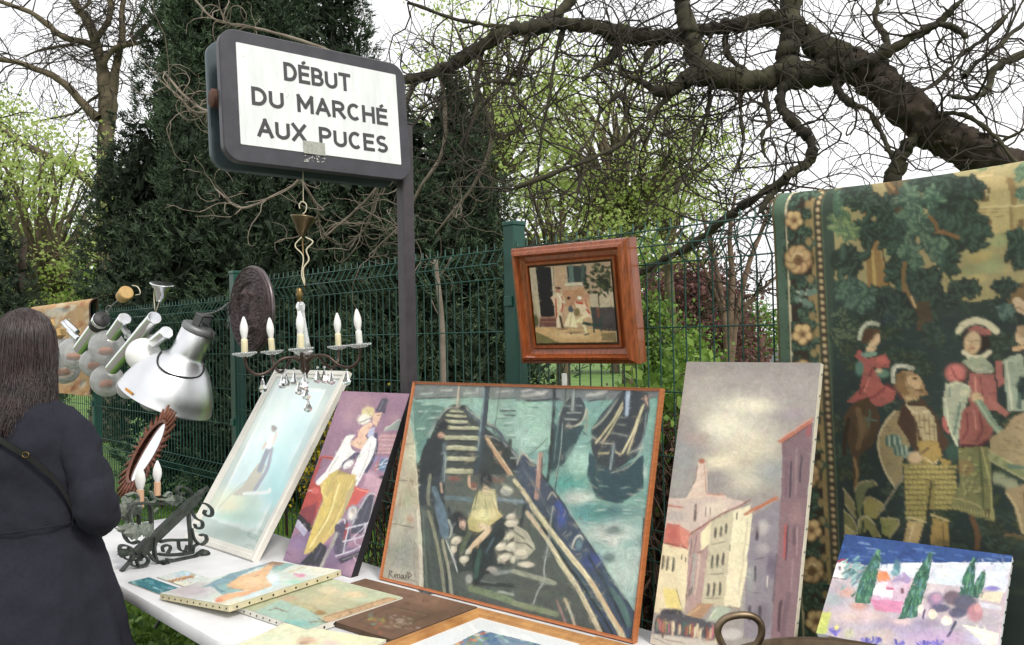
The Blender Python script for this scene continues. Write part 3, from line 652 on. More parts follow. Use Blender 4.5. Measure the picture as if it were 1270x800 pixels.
HANG = [Ld(4.6, 5.0, (515, 97, 4), (500, 140, 3.2), (492, 185, 2.6), (470, 230, 2.2), (440, 262, 1.8), (405, 292, 1.4)), Ld(4.6, 5.2, (480, 101, 3.6), (430, 112, 3.2), (360, 124, 3), (300, 132, 2.6), (262, 139, 2.2), (232, 122, 1.8), (203, 89, 1.2)),
  Ld(5.0, 5.2, (262, 139, 1.8), (240, 138, 1.6), (222, 120, 1.3), (200, 101, 1)), Ld(4.8, 5.2, (430, 112, 2.6), (400, 170, 2.2), (372, 222, 2), (345, 240, 1.7), (300, 258, 1.5), (268, 235, 1)), Ld(4.8, 5.1, (372, 222, 1.8), (395, 262, 1.6), (380, 285, 1.2)),
  Ld(4.6, 4.9, (545, 87, 3.4), (552, 140, 3), (548, 190, 2.4), (520, 235, 2), (500, 275, 1.6), (470, 305, 1.2)), Ld(4.6, 5.2, (490, 100, 2.4), (400, 60, 2.2), (330, 38, 2), (270, 26, 1.6), (242, 0, 1.2)), Ld(4.6, 4.9, (590, 100, 3), (610, 170, 2.6), (590, 225, 2.2), (560, 265, 1.8), (540, 290, 1.2)), Ld(4.9, 5.1, (470, 230, 1.8), (455, 280, 1.6), (430, 305, 1.2))]
for Lq in HANG:
    P, R = limb3(Lq); a, b_ = smooth_limb(P, R, 6, .10, g5); tw.add(a, b_, 6); n0 = len(a)
    for k in range(11):
        j = g5.integers(n0//3, n0); V = walk(a[j], a[min(j+1, n0-1)]-a[j-1]+g5.normal(size=3)*.08, g5.uniform(.15, .55), 9, .10, .0, .38, g5); tw.add(V, np.linspace(min(.0042, b_[j]*.7), .0018, 10), 4)
        if g5.random() < .6: q = walk(V[g5.integers(3, 8)], g5.normal(size=3), g5.uniform(.08, .25), 6, .1, 0, .4, g5); tw.add(q, np.linspace(.0024, .0014, 7), 3)
tag(tw.build('hanging_twigs', m_twig2, crown), kind='stuff')

# ---- grass and weeds ----------------------------------------------------------------------------------
g6 = np.random.default_rng(91)
def grass(name, label, n, sr, nr, h, mat, seed):
    g = np.random.default_rng(seed); s = g.uniform(*sr, n); nn = g.uniform(*nr, n); P = P0+U*s[:, None]+N*nn[:, None]; P[:, 2] = gz(P[:, 0], P[:, 1])
    d = np.column_stack([g.normal(0, .35, (n, 2)), np.ones(n)]); q = np.column_stack([g.normal(size=(n, 2)), np.zeros(n)]); q /= np.linalg.norm(q, axis=1)[:, None]
    hh = (h*g.uniform(.5, 1.3, n))[:, None]; V = np.stack([P-q*.003, P+q*.003, P+d*hh*.6+q*.0022, P+d*hh+A3(0, 0, -.15)*hh], 1).reshape(-1, 3)
    o = meshobj(name, npmesh(name, V, np.arange(4*n).reshape(n, 4), np.clip(g.normal(.5, .22, n), 0, 1)), mat, smooth=False); return tag(o, label, 'grass', kind='stuff')
m_grass = leafmat('grass_blades', '42632a', '8fae4b', .35)
grass('grass', 'bright green lawn grass growing behind the wire fence', 60000, (-1.2, 7), (-4.5, -.05), .07, m_grass, 92)
grass('grass', 'rough green grass and weeds under the folding tables', 26000, (-.4, 3), (.05, .93), .10, m_grass, 93)
n = 7000; s = g6.uniform(-.3, 2.4, n); nn = g6.uniform(.1, .9, n); P = P0+U*s[:, None]+N*nn[:, None]+ZU*(g6.uniform(0, 1, n)**2*.22)[:, None]
V, Fq = leaves(P, np.full(n, .045), g6, .4, .6); tag(meshobj('weeds', npmesh('weeds', V, Fq, np.clip(g6.normal(.4, .25, n), 0, 1)), m_green2, smooth=False), 'leafy green weeds growing under the white folding tables', 'weeds', kind='stuff')
# ================================================================== PICTURES: painted as colour on fine canvas meshes
def nse(nv, nu, cells, g):
    """smooth value noise, about -1..1"""
    cu = max(2, int(cells)); cvv = max(2, int(cells*nv/nu)); G = g.uniform(-1, 1, (cvv+2, cu+2))
    y = np.linspace(0, cvv, nv); x = np.linspace(0, cu, nu); yi = y.astype(int); xi = x.astype(int); fy = (y-yi)[:, None]; fx = (x-xi)[None]
    fy = fy*fy*(3-2*fy); fx = fx*fx*(3-2*fx)
    a = G[yi][:, xi]; b = G[yi][:, xi+1]; c = G[yi+1][:, xi]; d = G[yi+1][:, xi+1]
    return (a*(1-fx)+b*fx)*(1-fy)+(c*(1-fx)+d*fx)*fy
def P2(t): return np.array([[float(q) for q in w_.split(',')] for w_ in t.split()])
class CV:
    """a picture surface; drawing is given in photograph pixels (through a view offset and scale) and lands on the canvas"""
    def __init__(s, TL, TR, BR, BL, nu, nv, bg, seed=1, warp=1.0):
        s.nu, s.nv = nu, nv; a = np.linspace(0, 1, nu)[None, :, None]; b = np.linspace(0, 1, nv)[:, None, None]
        TL, TR, BR, BL = (np.asarray(q, float) for q in (TL, TR, BR, BL))
        s.G = (TL*(1-a)+TR*a)*(1-b)+(BL*(1-a)+BR*a)*b
        s.remap(s.G); s.g = np.random.default_rng(seed)
        s.C = np.empty((nv, nu, 3)); s.C[:] = lin(bg); s.warp(warp); s.view(0, 0, 1)
    def remap(s, G): s.X0, s.Y0 = project(G); s.X, s.Y = s.X0.copy(), s.Y0.copy()
    def warp(s, a): s.X = s.X0+.5*a*(nse(s.nv, s.nu, 16, s.g)+.35*nse(s.nv, s.nu, 45, s.g)); s.Y = s.Y0+.5*a*(nse(s.nv, s.nu, 16, s.g)+.35*nse(s.nv, s.nu, 45, s.g))
    def view(s, x, y, k): s.vx, s.vy, s.k = x, y, k; return s
    def _T(s, q): return q/s.k+np.array([s.vx, s.vy])
    def _box(s, x0, x1, y0, y1):
        m = (s.X >= x0) & (s.X <= x1) & (s.Y >= y0) & (s.Y <= y1)
        r = np.flatnonzero(m.any(1)); c = np.flatnonzero(m.any(0))
        return None if not len(r) else (slice(r[0], r[-1]+1), slice(c[0], c[-1]+1))
    def _mix(s, sl, al, col):
        c = lin(col) if isinstance(col, str) else np.asarray(col); al = al[..., None]; s.C[sl] = s.C[sl]*(1-al)+c*al
    def p(s, col, t, a=1., jit=.05):
        q = s._T(P2(t) if isinstance(t, str) else np.asarray(t, float)); sl = s._box(q[:, 0].min(), q[:, 0].max(), q[:, 1].min(), q[:, 1].max())
        if sl is None: return s
        X, Y = s.X[sl], s.Y[sl]; ins = np.zeros(X.shape, bool); n = len(q)
        for i in range(n):
            (x1, y1), (x2, y2) = q[i], q[(i+1) % n]
            if y1 == y2: continue
            ins ^= ((y1 > Y) != (y2 > Y)) & (X < (x2-x1)*(Y-y1)/(y2-y1)+x1)
        c = lin(col); nz = 1+jit*s.g.normal(size=X.shape); al = ins*a
        s.C[sl] = s.C[sl]*(1-al[..., None])+(c*nz[..., None])*al[..., None]; return s
    def s(s, col, wd, t, a=1., curve=True, taper=False):
        q = s._T(P2(t) if isinstance(t, str) else np.asarray(t, float)); wd = wd/s.k
        if curve and len(q) > 2: q = spline(q, 5)
        sl = s._box(q[:, 0].min()-wd, q[:, 0].max()+wd, q[:, 1].min()-wd, q[:, 1].max()+wd)
        if sl is None: return s
        X, Y = s.X[sl], s.Y[sl]; D = np.full(X.shape, 1e9); n = len(q)-1
        for i in range(n):
            (x1, y1), (x2, y2) = q[i], q[i+1]; dx, dy = x2-x1, y2-y1; L2 = dx*dx+dy*dy+1e-9
            u = np.clip(((X-x1)*dx+(Y-y1)*dy)/L2, 0, 1); d = np.hypot(X-x1-u*dx, Y-y1-u*dy)
            if taper: d = d/np.maximum(.15, 1-(i+u)/n)
            D = np.minimum(D, d)
        s._mix(sl, np.clip((wd/2-D)/.7+.5, 0, 1)*a, col); return s
    def e(s, col, cx, cy, rx, ry, a=1., soft=.25, rot=0.):
        c = s._T(np.array([cx, cy])); rx, ry = rx/s.k, ry/s.k; m = max(rx, ry)*(1+soft)
        sl = s._box(c[0]-m, c[0]+m, c[1]-m, c[1]+m)
        if sl is None: return s
        X, Y = s.X[sl]-c[0], s.Y[sl]-c[1]; k, w_ = math.cos(rad(rot)), math.sin(rad(rot)); d = np.hypot((X*k+Y*w_)/rx, (Y*k-X*w_)/ry)
        s._mix(sl, np.clip((1+soft-d)/(2*soft+1e-6), 0, 1)*a, col); return s
    def dabs(s, n, ln, wd, jit=.12, ang=None, spread=.6, box=None, a=.75, flow=None):
        """short brush marks that pick up the colour under them"""
        g = s.g; ii = g.integers(0, s.nv, n); jj = g.integers(0, s.nu, n)
        for i, j in zip(ii, jj):
            x, y = s.X0[i, j], s.Y0[i, j]
            if box and not (box[0] < x < box[2] and box[1] < y < box[3]): continue
            an = (flow[i, j]+g.normal(0, .25)) if flow is not None else (g.uniform(0, math.pi) if ang is None else rad(ang)+g.normal(0, spread)); l = ln*g.uniform(.5, 1.4)
            h = max(2, int(l*1.2)); sl = (slice(max(0, i-h), i+h+1), slice(max(0, j-h), j+h+1)); X, Y = s.X0[sl]-x, s.Y0[sl]-y
            k, w_ = math.cos(an), math.sin(an); m = (np.abs(X*k+Y*w_) < l/2) & (np.abs(Y*k-X*w_) < wd/2)
            c = s.C[i, j]*(1+g.normal(0, jit))*(1+g.normal(0, jit*.35, 3)); al = (m*a)[..., None]; s.C[sl] = s.C[sl]*(1-al)+np.clip(c, 0, 1)*al
        return s
    def paintify(s, n, a=.34, jit=.17, sc=1., mot=.12, sf=1, br=(.03, .35)):
        """loaded-brush passes, coarse to fine"""
        fl = 3.2*nse(s.nv, s.nu, 7, s.g)+1.2*nse(s.nv, s.nu, 16, s.g); s.mottle(mot, 14); s.soften(sf); s.dabs(n//3, 10*sc, 2.4*sc, jit, None, .6, None, a, fl); s.dabs(n//2, 6*sc, 1.5*sc, jit, None, .6, None, a, fl); s.dabs(n, 3.4*sc, 1.0*sc, jit*.8, None, .6, None, a*1.3, fl); s.bristle(max(2, int(4*sc)), *br); return s
    def soften(s, k=1, a=.6):
        for _ in range(k):
            q = np.pad(s.C, ((1, 1), (1, 1), (0, 0)), 'edge'); b = (q[:-2, 1:-1]+q[2:, 1:-1]+q[1:-1, :-2]+q[1:-1, 2:]+2*q[1:-1, 1:-1])/6; s.C = s.C*(1-a)+b*a
        return s
    def bristle(s, ln=4, amp=.12, mixn=.5):
        """drags the paint along the forms, leaving bristle streaks"""
        def bl(A, k):
            for _ in range(k):
                q = np.pad(A, 1, 'edge'); A = (q[:-2, 1:-1]+q[2:, 1:-1]+q[1:-1, :-2]+q[1:-1, 2:]+2*q[1:-1, 1:-1])/6
            return A
        Lm = bl(np.sqrt(s.C.mean(2)), 2); gy, gx = np.gradient(Lm); a, b, c_ = bl(gx*gx, 12), bl(gy*gy, 12), bl(gx*gy, 12)
        an = .5*np.arctan2(2*c_, a-b)+math.pi/2; w_ = np.clip(np.sqrt((a-b)**2+4*c_*c_)*4000, 0, 1); f2 = 3*nse(s.nv, s.nu, 6, s.g)
        dx = w_*np.cos(an)+(1-w_)*np.cos(f2); dy = w_*np.sin(an)+(1-w_)*np.sin(f2); m = np.hypot(dx, dy)+1e-6; dx /= m; dy /= m
        I, J = np.mgrid[0:s.nv, 0:s.nu]; acc = np.zeros_like(s.C); ns = np.zeros(s.C.shape[:2]); wn = s.g.normal(size=ns.shape)
        for t in range(-ln, ln+1):
            ii = np.clip(np.rint(I+dy*t), 0, s.nv-1).astype(int); jj = np.clip(np.rint(J+dx*t), 0, s.nu-1).astype(int); acc += s.C[ii, jj]; ns += wn[ii, jj]
        s.C = np.clip((s.C*(1-mixn)+acc/(2*ln+1)*mixn)*(1+amp*ns/math.sqrt(2*ln+1))[..., None], .002, .85); return s
    def mottle(s, amp, cells):
        """uneven paint: slow drifts of value and hue inside every patch"""
        v = nse(s.nv, s.nu, cells, s.g)+.7*nse(s.nv, s.nu, cells*2.3, s.g); s.C = s.C*(1+amp*v)[..., None]
        for i in range(3): s.C[..., i] *= 1+amp*.45*nse(s.nv, s.nu, cells*1.4, s.g)
        s.C = np.clip(s.C, .002, .85); return s
    def tone(s, sat, gain, lift=0.):
        g_ = s.C.mean(2, keepdims=True); s.C = np.clip((g_+(s.C-g_)*sat)*gain+lift, .002, .85); return s
    def clump(s, cx, cy, rx, ry, dark, mid, light, n=14, lobe=.4):
        return s.leafbunch(cx, cy, rx, ry, dark, mid, light, n, lobe)
    def clump0(s, cx, cy, rx, ry, dark, mid, light, n=14, lobe=.4):
        """a lobed bunch of leaves"""
        g = s.g; s.e(dark, cx, cy, rx*.95, ry*.95, 1, .08)
        for k in range(n):
            t = g.uniform(0, 6.283); q = math.sqrt(g.uniform(0, 1)); x, y = cx+rx*q*math.cos(t), cy+ry*q*math.sin(t); r = min(rx, ry)*lobe*g.uniform(.6, 1.1)
            s.e(dark, x+r*.12, y+r*.2, r, r*.8, 1, .08, g.uniform(-60, 60)); s.e(mid, x-r*.1, y-r*.08, r*.8, r*.62, .85, .15, g.uniform(-60, 60)); s.e(light, x-r*.25, y-r*.25, r*.38, r*.28, .6, .4, g.uniform(-60, 60))
        return s
    def leafbunch(s, cx, cy, rx, ry, dark, mid, light, n, lobe):
        """woven foliage: flat pointed leaves fanning out, each with a paler rib"""
        g = s.g; s.e(dark, cx, cy, rx*.92, ry*.92, 1, .06); R = min(rx, ry)*max(lobe, .42)*1.25
        for k in range(int(n*1.5)):
            t = g.uniform(0, 6.283); q = math.sqrt(g.uniform(0, 1)); x, y = cx+rx*q*math.cos(t), cy+ry*q*math.sin(t); r = R*g.uniform(.6, 1.1); an = math.degrees(math.atan2(y-cy, x-cx))+g.normal(0, 35); ca, sa = math.cos(rad(an)), math.sin(rad(an))
            s.e(dark, x+r*.08, y+r*.14, r, r*.50, 1, .06, an); c_ = mid if g.random() < .7 else dark
            for f, w_ in ((-.45, .36), (0, .46), (.5, .34)): s.e(c_, x+ca*r*f-sa*0, y+sa*r*f, r*.42, r*w_*.92, .9, .10, an)
            s.s(light, r*.16, [(x-ca*r*.6, y-sa*r*.6), (x+ca*r*.75, y+sa*r*.75)], .55)
            if g.random() < .5: s.s(light, r*.10, [(x, y), (x+ca*r*.3-sa*r*.3, y+sa*r*.3+ca*r*.3)], .45)
        return s
    def grain(s, amp=.05, cells=60):
        s.C *= (1+amp*nse(s.nv, s.nu, cells, s.g)+amp*.6*nse(s.nv, s.nu, cells*3, s.g))[..., None]; return s
    def build(s, name, mat, parent, G=None, kind=None):
        G = s.G if G is None else G; V = G.reshape(-1, 3); idx = np.arange(s.nu*s.nv).reshape(s.nv, s.nu)
        Fq = np.stack([idx[:-1, :-1], idx[1:, :-1], idx[1:, 1:], idx[:-1, 1:]], -1).reshape(-1, 4); me = npmesh(name, V, Fq)
        a = me.color_attributes.new('paint', 'FLOAT_COLOR', 'POINT'); c = np.ones((len(V), 4), np.float32); c[:, :3] = np.clip(s.C, .002, .85).reshape(-1, 3); a.data.foreach_set('color', c.ravel())
        return meshobj(name, me, mat, parent)
def paintmat(name, rough=.55, bump=.25, bs=140., coat=0., rib=None):
    m = bpy.data.materials.new(name); m.use_nodes = True; t = m.node_tree; l = t.links.new; b = t.nodes['Principled BSDF']
    a = t.nodes.new('ShaderNodeVertexColor'); a.layer_name = 'paint'; l(a.outputs[0], b.inputs['Base Color']); b.inputs['Roughness'].default_value = rough
    b.inputs['Specular IOR Level'].default_value = .35; b.inputs['Coat Weight'].default_value = coat; b.inputs['Coat Roughness'].default_value = .04
    tcn = t.nodes.new('ShaderNodeTexCoord')
    if rib:
        n = t.nodes.new('ShaderNodeTexWave'); n.bands_direction = 'Z'; n.inputs['Scale'].default_value = rib; n.inputs['Distortion'].default_value = 1.5; n.inputs['Detail'].default_value = 2
    else:
        n = t.nodes.new('ShaderNodeTexNoise'); n.inputs['Scale'].default_value = bs; n.inputs['Detail'].default_value = 3
    l(tcn.outputs['Object'], n.inputs['Vector']); bp = t.nodes.new('ShaderNodeBump'); bp.inputs['Strength'].default_value = bump; bp.inputs['Distance'].default_value = .002
    l(n.outputs['Fac'], bp.inputs['Height']); l(bp.outputs[0], b.inputs['Normal']); return m
m_oil = paintmat('oil_paint', .5, .35, 160); m_oilflat = paintmat('aged_oil_paint', .5, .2, 200); m_glazed = paintmat('print_under_glass', .5, .0, 10, coat=1.0)
m_lino = M('raw_canvas_edge', 'cfc9b6', .85, var=.12, vs=40, bump=.3, bs=300)
def rectpose(x, y, z, yaw, tilt, w_, h_):
    yw, t = rad(yaw), rad(tilt); e = A3(math.cos(yw), math.sin(yw), 0); bk = A3(-math.sin(yw), math.cos(yw), 0); up = ZU*math.cos(t)+bk*math.sin(t)
    return A3(x, y, z), e, up, nrm(np.cross(e, up)), w_, h_
def corners(ps, ins=0., d=0.):
    b, e, up, n, w_, h_ = ps; o = b+n*d
    return o+e*ins+up*(h_-ins), o+e*(w_-ins)+up*(h_-ins), o+e*(w_-ins)+up*ins, o+e*ins+up*ins
def stretcher(t, ps, th, mat, back=True):
    """canvas sides: four folded edges and a backing, just behind the painted face"""
    b, e, up, n, w_, h_ = ps; c = b+e*w_/2+up*h_/2-n*(th/2+.0008); mb = MB(); mb.bbox(c, e*w_/2, up*h_/2, n*th/2, .0015); return mb.build('canvas_edge', mat, t, smooth=False)
def rails(t, ps, fw, depth, proud, mat, prof=None, name='frame_rail', lab=None):
    """four mitred mouldings round a picture; prof: (across 0..1 from outside to inside, height 0..1)"""
    b, e, up, n, w_, h_ = ps; prof = prof or [(0, 0), (0, .8), (.12, 1), (.55, .82), (.75, .82), (1, .45), (1, .05)]
    O = [b+up*h_, b+e*w_+up*h_, b+e*w_, b]; inn = [e-up, -e-up, -e+up, e+up]
    for k in range(4):
        A_, B_, ia, ib = O[k], O[(k+1) % 4], inn[k], inn[(k+1) % 4]; mb = MB()
        for q, hh in prof:
            z = n*(-depth+hh*(depth+proud)); mb.v += [tuple(A_+ia*fw*q+z), tuple(B_+ib*fw*q+z)]
        m = len(prof)
        for i in range(m-1): mb.f.append((2*i, 2*i+1, 2*i+3, 2*i+2))
        mb.f.append((2*m-2, 2*m-1, 1, 0)); mb.f.append(tuple(range(0, 2*m, 2))); mb.f.append(tuple(range(1, 2*m, 2))[::-1])
        mb.build(name, mat, t, smooth=False)
def tacks(t, pts, mat, n, r=.0035):
    mb = MB()
    for p in pts: mb.lathe([(r, 0), (r, .0012), (r*.5, .0022), (0, .0024)], p, n, 8)
    return tag(mb.build('tacks', mat, t), kind='stuff')
m_tack = M('dark_tacks', '2a2826', .5, .6)

# ------------------------------------------------ the large painting of boats at a quay
PC = rectpose(-.474, 2.960, .742, -40.34, 14.75, 1.023, .693)
pt = thing('framed_painting', 'large oil painting of men and fish in moored boats, thin orange wood frame', 'painting', Fp(-.4, .5, .742))
c = CV(*corners(PC, .008, -.004), 410, 280, '2e3836', 3, 1.1)
c.view(465, 470, 4.706)
c.p('86ab9b', '200,30 860,30 860,480 560,200 480,150 400,180 250,500 190,260').p('747c78', '220,30 860,30 860,110 690,118 540,105 225,122')
for x, y, l_ in ((300, 90, 70), (420, 70, 60), (560, 85, 80), (760, 75, 90), (620, 60, 60)): c.s('a9ada4', 12, [(x-l_/2, y), (x+l_/2, y-6)], .7)
c.s('3c4847', 10, '240,120 400,112 540,108', .8).s('424c4a', 8, '690,118 850,112', .8).p('5b8478', '222,130 410,165 320,320 262,470 235,380')
for x, y in ((280, 190), (340, 230), (270, 290), (300, 150), (360, 190), (760, 180), (780, 260), (740, 220), (800, 330)): c.s('b3cbbd', 7, [(x-25, y), (x+25, y-3)], .8); c.s('47685f', 7, [(x-30, y+14), (x+20, y+12)], .7)
c.s('2f3d3b', 8, '730,185 850,190').s('2f3d3b', 7, '750,212 850,218').p('3a423f', '480,150 560,175 640,262 610,340 590,480 560,640 410,640 412,330 400,230')
for y, xa, xb, wd in ((187, 440, 512, 12), (213, 420, 530, 14), (246, 398, 538, 18), (284, 425, 600, 18), (342, 408, 605, 24), (402, 418, 592, 26), (466, 424, 585, 24), (538, 424, 568, 28)):
    c.s('a3a481', wd, [(xa, y), (xb, y+4)]).s('c4c29c', wd*.35, [(xa+8, y-wd*.25), (xb-20, y-wd*.2)], .8).s('282e2d', 8, [(xa, y+wd*.5+6), (xb, y+wd*.5+10)])
c.s('8d978d', 9, '490,150 415,180 360,250 308,328').s('232b2c', 7, '478,158 420,195 370,258 330,330').e('2a3132', 490, 160, 50, 14).s('a9a78c', 13, '489,40 481,170').s('585c50', 4, '497,45 490,168')
c.s('4f5a60', 24, '535,178 620,250 705,290 770,385 850,470').s('aaa78c', 6, '532,170 625,240 715,285', .9).s('8a938e', 7, '640,330 710,350 780,400 850,480').s('2a3033', 8, '690,300 760,400 850,560')
c.s('b58f64', 22, '652,345 720,455 800,575 860,660').s('d4bd90', 8, '655,350 735,455 820,590').s('35424a', 36, '655,40 640,200 612,390 578,640').s('6d838b', 9, '640,50 628,200 598,420').s('262d33', 7, '668,60 655,220 628,400', .8)
c.s('333b39', 4, '732,45 706,250 660,520').s('2f3537', 22, '790,360 785,420', .9)
c.p('545c54', '410,560 860,560 860,810 410,810').s('5b7278', 26, '398,690 560,702').s('6d8188', 22, '715,700 860,716').e('8a4b3a', 462, 580, 38, 12, .8).e('84503e', 720, 590, 40, 16, .6).e('9a5a44', 570, 620, 28, 16, .7).e('c4bfa8', 770, 650, 36, 26).e('8d8f86', 770, 665, 30, 16)
c.e('20262a', 390, 270, 36, 38).e('b98f74', 385, 328, 20, 18).e('7a4a3c', 378, 335, 8, 6).p('252d31', '305,345 405,342 418,440 395,570 320,575 255,640 268,440').s('55676c', 20, '402,380 408,470 392,600').s('98a5a0', 5, '385,440 410,440 405,600', .8).p('2c373e', '258,610 395,560 410,810 262,810').s('56707e', 30, '345,640 375,720 400,800').s('7d806c', 18, '322,560 312,680 318,800').s('b99a84', 14, '385,610 392,660')
c.e('1d2228', 648, 588, 38, 44).p('b7b07a', '598,655 700,640 718,770 555,800 575,710').e('cab58c', 646, 648, 19, 27).s('3a2e26', 5, '635,640 660,642').s('8d5a48', 4, '640,664 654,664').s('8f8a58', 8, '640,690 650,760').s('d4cc98', 9, '690,660 708,750').s('6d6a44', 7, '600,660 580,760').s('c79f80', 16, '548,570 552,620 585,640').e('6a3a30', 575, 630, 14, 8)
c.p('b8ae92', '196,220 235,380 250,620 268,810 95,810 172,378').s('55493a', 4, '172,377 234,379').s('55493a', 5, '132,588 226,598').e('c9bfa0', 200, 480, 30, 60, .7).e('9b9a7c', 190, 700, 50, 60, .6).s('d2c8aa', 7, '228,380 244,560 258,780').e('a87a58', 150, 740, 25, 14, .5)
c.view(640, 470, 4.705)
c.p('6d9a8e', '0,125 830,110 800,810 330,810 200,640 120,560 0,430').p('8fb6a4', '0,130 215,135 205,400 100,430 40,430 0,400').p('6c7272', '-20,50 840,55 830,105 430,128 0,130')
for x, y, l_ in ((90, 95, 110), (150, 80, 60), (460, 90, 90), (60, 70, 50), (500, 75, 60)): c.s('b1afa6', 16, [(x-l_/2, y+6), (x+l_/2, y-8)], .75)
c.s('30393a', 10, '60,128 250,118').s('3a4241', 10, '420,130 520,112')
for k in range(70):
    x, y = c.g.uniform(0, 760), c.g.uniform(150, 800); c.s(['b7cfbf', '3f6c68', '9ec0b0', '2f5a5a', '5fa598'][k % 5], 8, [(x-30, y), (x+28, y+c.g.normal(0, 5))], .55)
c.p('294347', '225,270 405,270 330,420 275,500 190,560 190,420').e('38998f', 300, 610, 95, 50, .8, .6).e('9fc6b6', 365, 480, 60, 75, .7, .5).e('bcc3b4', 375, 700, 85, 45, .8, .5).e('3d8a86', 440, 770, 60, 40, .8, .5).e('b9c2b6', 735, 545, 30, 40, .7, .5)
c.p('363f42', '240,265 262,175 300,108 380,105 412,180 385,255 330,292 250,292')
for a, wd, t in (('a6a792', 6, '250,215 285,140 310,110'), ('b9b69c', 8, '290,275 345,275 390,240 410,175'), ('7d8a80', 9, '300,200 380,195'), ('8a958a', 9, '285,235 370,238'), ('6f7d76', 8, '300,160 385,155'), ('232b2e', 7, '262,258 330,262 380,230')): c.s(a, wd, t)
c.s('8d978e', 14, '338,50 330,182').s('434d50', 5, '350,50 344,180').s('a58a5c', 10, '415,180 410,300', .6)
c.s('26312f', 18, '224,50 216,250 200,470 180,640').s('2c3a3b', 8, '292,50 276,300 240,560 213,820').s('637b76', 5, '262,190 240,300 222,480').s('8aa39b', 5, '270,260 258,420 230,600').s('30403f', 5, '185,345 120,410 70,450').s('2b3a3a', 6, '375,290 415,330')
c.p('22424a', '425,420 560,548 745,440 745,640 610,730 470,700 415,560').p('2e363b', '440,420 438,290 500,200 600,85 640,62 775,85 780,170 752,330 705,450 560,548 470,480')
for a, wd, t in (('8e9080', 12, '595,110 520,220 450,285'), ('c6bb8c', 11, '622,140 565,245 465,372'), ('bdb286', 9, '625,165 560,285 500,375'), ('cbc092', 11, '742,155 695,280 622,432'), ('c2b68a', 9, '748,150 690,320 650,435'), ('7f8680', 9, '590,265 640,268'), ('858a84', 9, '560,315 650,335'), ('767e7a', 8, '600,225 650,222'), ('b3ad80', 12, '480,432 540,430'), ('bfb58c', 10, '585,425 610,440'), ('7d8f93', 13, '575,375 562,450 550,525'), ('a9a890', 6, '440,330 500,370 570,378'), ('9aa092', 6, '560,547 640,520 700,470 745,390'), ('a3a58e', 7, '660,430 720,405 740,380'), ('6f7a7c', 8, '760,200 745,330 700,430')): c.s(a, wd, t)
c.s('9dafc2', 24, '656,60 648,205').s('37455c', 8, '640,70 634,205').s('c49a80', 9, '755,95 768,150').s('515c60', 14, '610,90 530,190 470,260', .8)
c.p('3a4758', '0,470 45,432 110,500 165,570 235,670 340,810 90,810 0,600').s('b0ac94', 7, '5,500 20,450 48,434 105,505').s('232b2f', 8, '110,500 170,580 240,680 350,820').s('a6816f', 28, '142,440 133,560 118,690').s('5a3f3c', 8, '155,460 146,580').s('c9a48c', 8, '132,445 125,540').e('2d4a98', 248, 750, 22, 40, .9).s('a9a890', 7, '185,700 210,660 235,690').s('c9bd92', 24, '-10,590 70,700 150,820').s('54606a', 14, '40,520 120,640 200,790', .8)
c.view(465, 630, 4.706)
c.p('a9a490', '95,-10 245,-10 272,100 288,490 12,410').e('878a80', 150, 260, 80, 90, .8, .5).e('c5bfa6', 120, 150, 50, 60, .6, .5).e('b07a54', 205, 65, 22, 22, .5).s('4a4234', 5, '90,88 228,116').s('c9c4ac', 22, '252,20 264,220 274,470').s('4f4a3c', 4, '240,140 262,160').s('8a8a7c', 12, '225,200 235,400', .7).s('4c4638', 5, '120,408 240,430 262,470')
c.p('3f4b45', '262,-10 440,-10 470,330 530,560 290,490')
for a, wd, t in (('47544e', 20, '290,0 315,240 350,490'), ('7f8268', 18, '312,20 360,200 410,510'), ('22292b', 9, '345,40 400,260 430,520'), ('8f8f78', 18, '395,190 425,350 455,530'), ('5d6a5e', 12, '278,0 290,240 305,480'), ('556f80', 55, '375,-10 395,80 412,150'), ('2a3438', 14, '430,0 440,120 430,180'), ('97a09a', 14, '430,70 448,120 440,170'), ('c2c8c2', 6, '415,190 468,330 522,540')): c.s(a, wd, t)
c.p('4a524b', '445,380 860,330 860,650 600,575 500,545').s('6d7c58', 40, '560,470 700,510 860,570').s('93998a', 14, '720,488 845,515').s('78837c', 22, '700,385 860,360').s('2a3231', 22, '600,440 860,460').s('2a3231', 20, '540,560 700,600 860,640').s('6b7068', 10, '600,420 700,440', .7)
c.p('55564c', '690,230 770,130 860,110 860,340 720,325')
for x, y, a, b_ in ((800, 85, 42, 24), (780, 160, 42, 20), (735, 225, 38, 24), (805, 225, 46, 28), (755, 290, 44, 22), (825, 300, 36, 24), (475, 190, 34, 22), (520, 300, 30, 20), (460, 240, 18, 20), (545, 256, 20, 14), (795, 50, 30, 16), (840, 175, 24, 18)):
    c.e('2f302b', x+3, y+4, a*1.08, b_*1.15, .9, .1, 20).e('c6c0a6', x, y, a, b_, 1, .15, -18).e('ddd5bd', x-6, y-5, a*.5, b_*.5, .8, .4).e('c99a86', x+10, y+6, a*.25, b_*.25, .5, .4)
c.e('22272b', 482, 65, 40, 48).e('c9a790', 512, 96, 18, 24).e('7e4a42', 515, 112, 8, 5).s('56644a', 30, '548,150 525,200 505,250').p('bfb26c', '540,70 590,12 700,0 750,48 665,105 610,145 550,125').e('d9cd8e', 640, 38, 70, 26, .9, .5).e('a4a05c', 570, 100, 24, 30, .6, .5).s('d3b48c', 34, '615,105 658,130 600,195 565,240').s('e2c9a0', 10, '620,100 650,125 605,180')
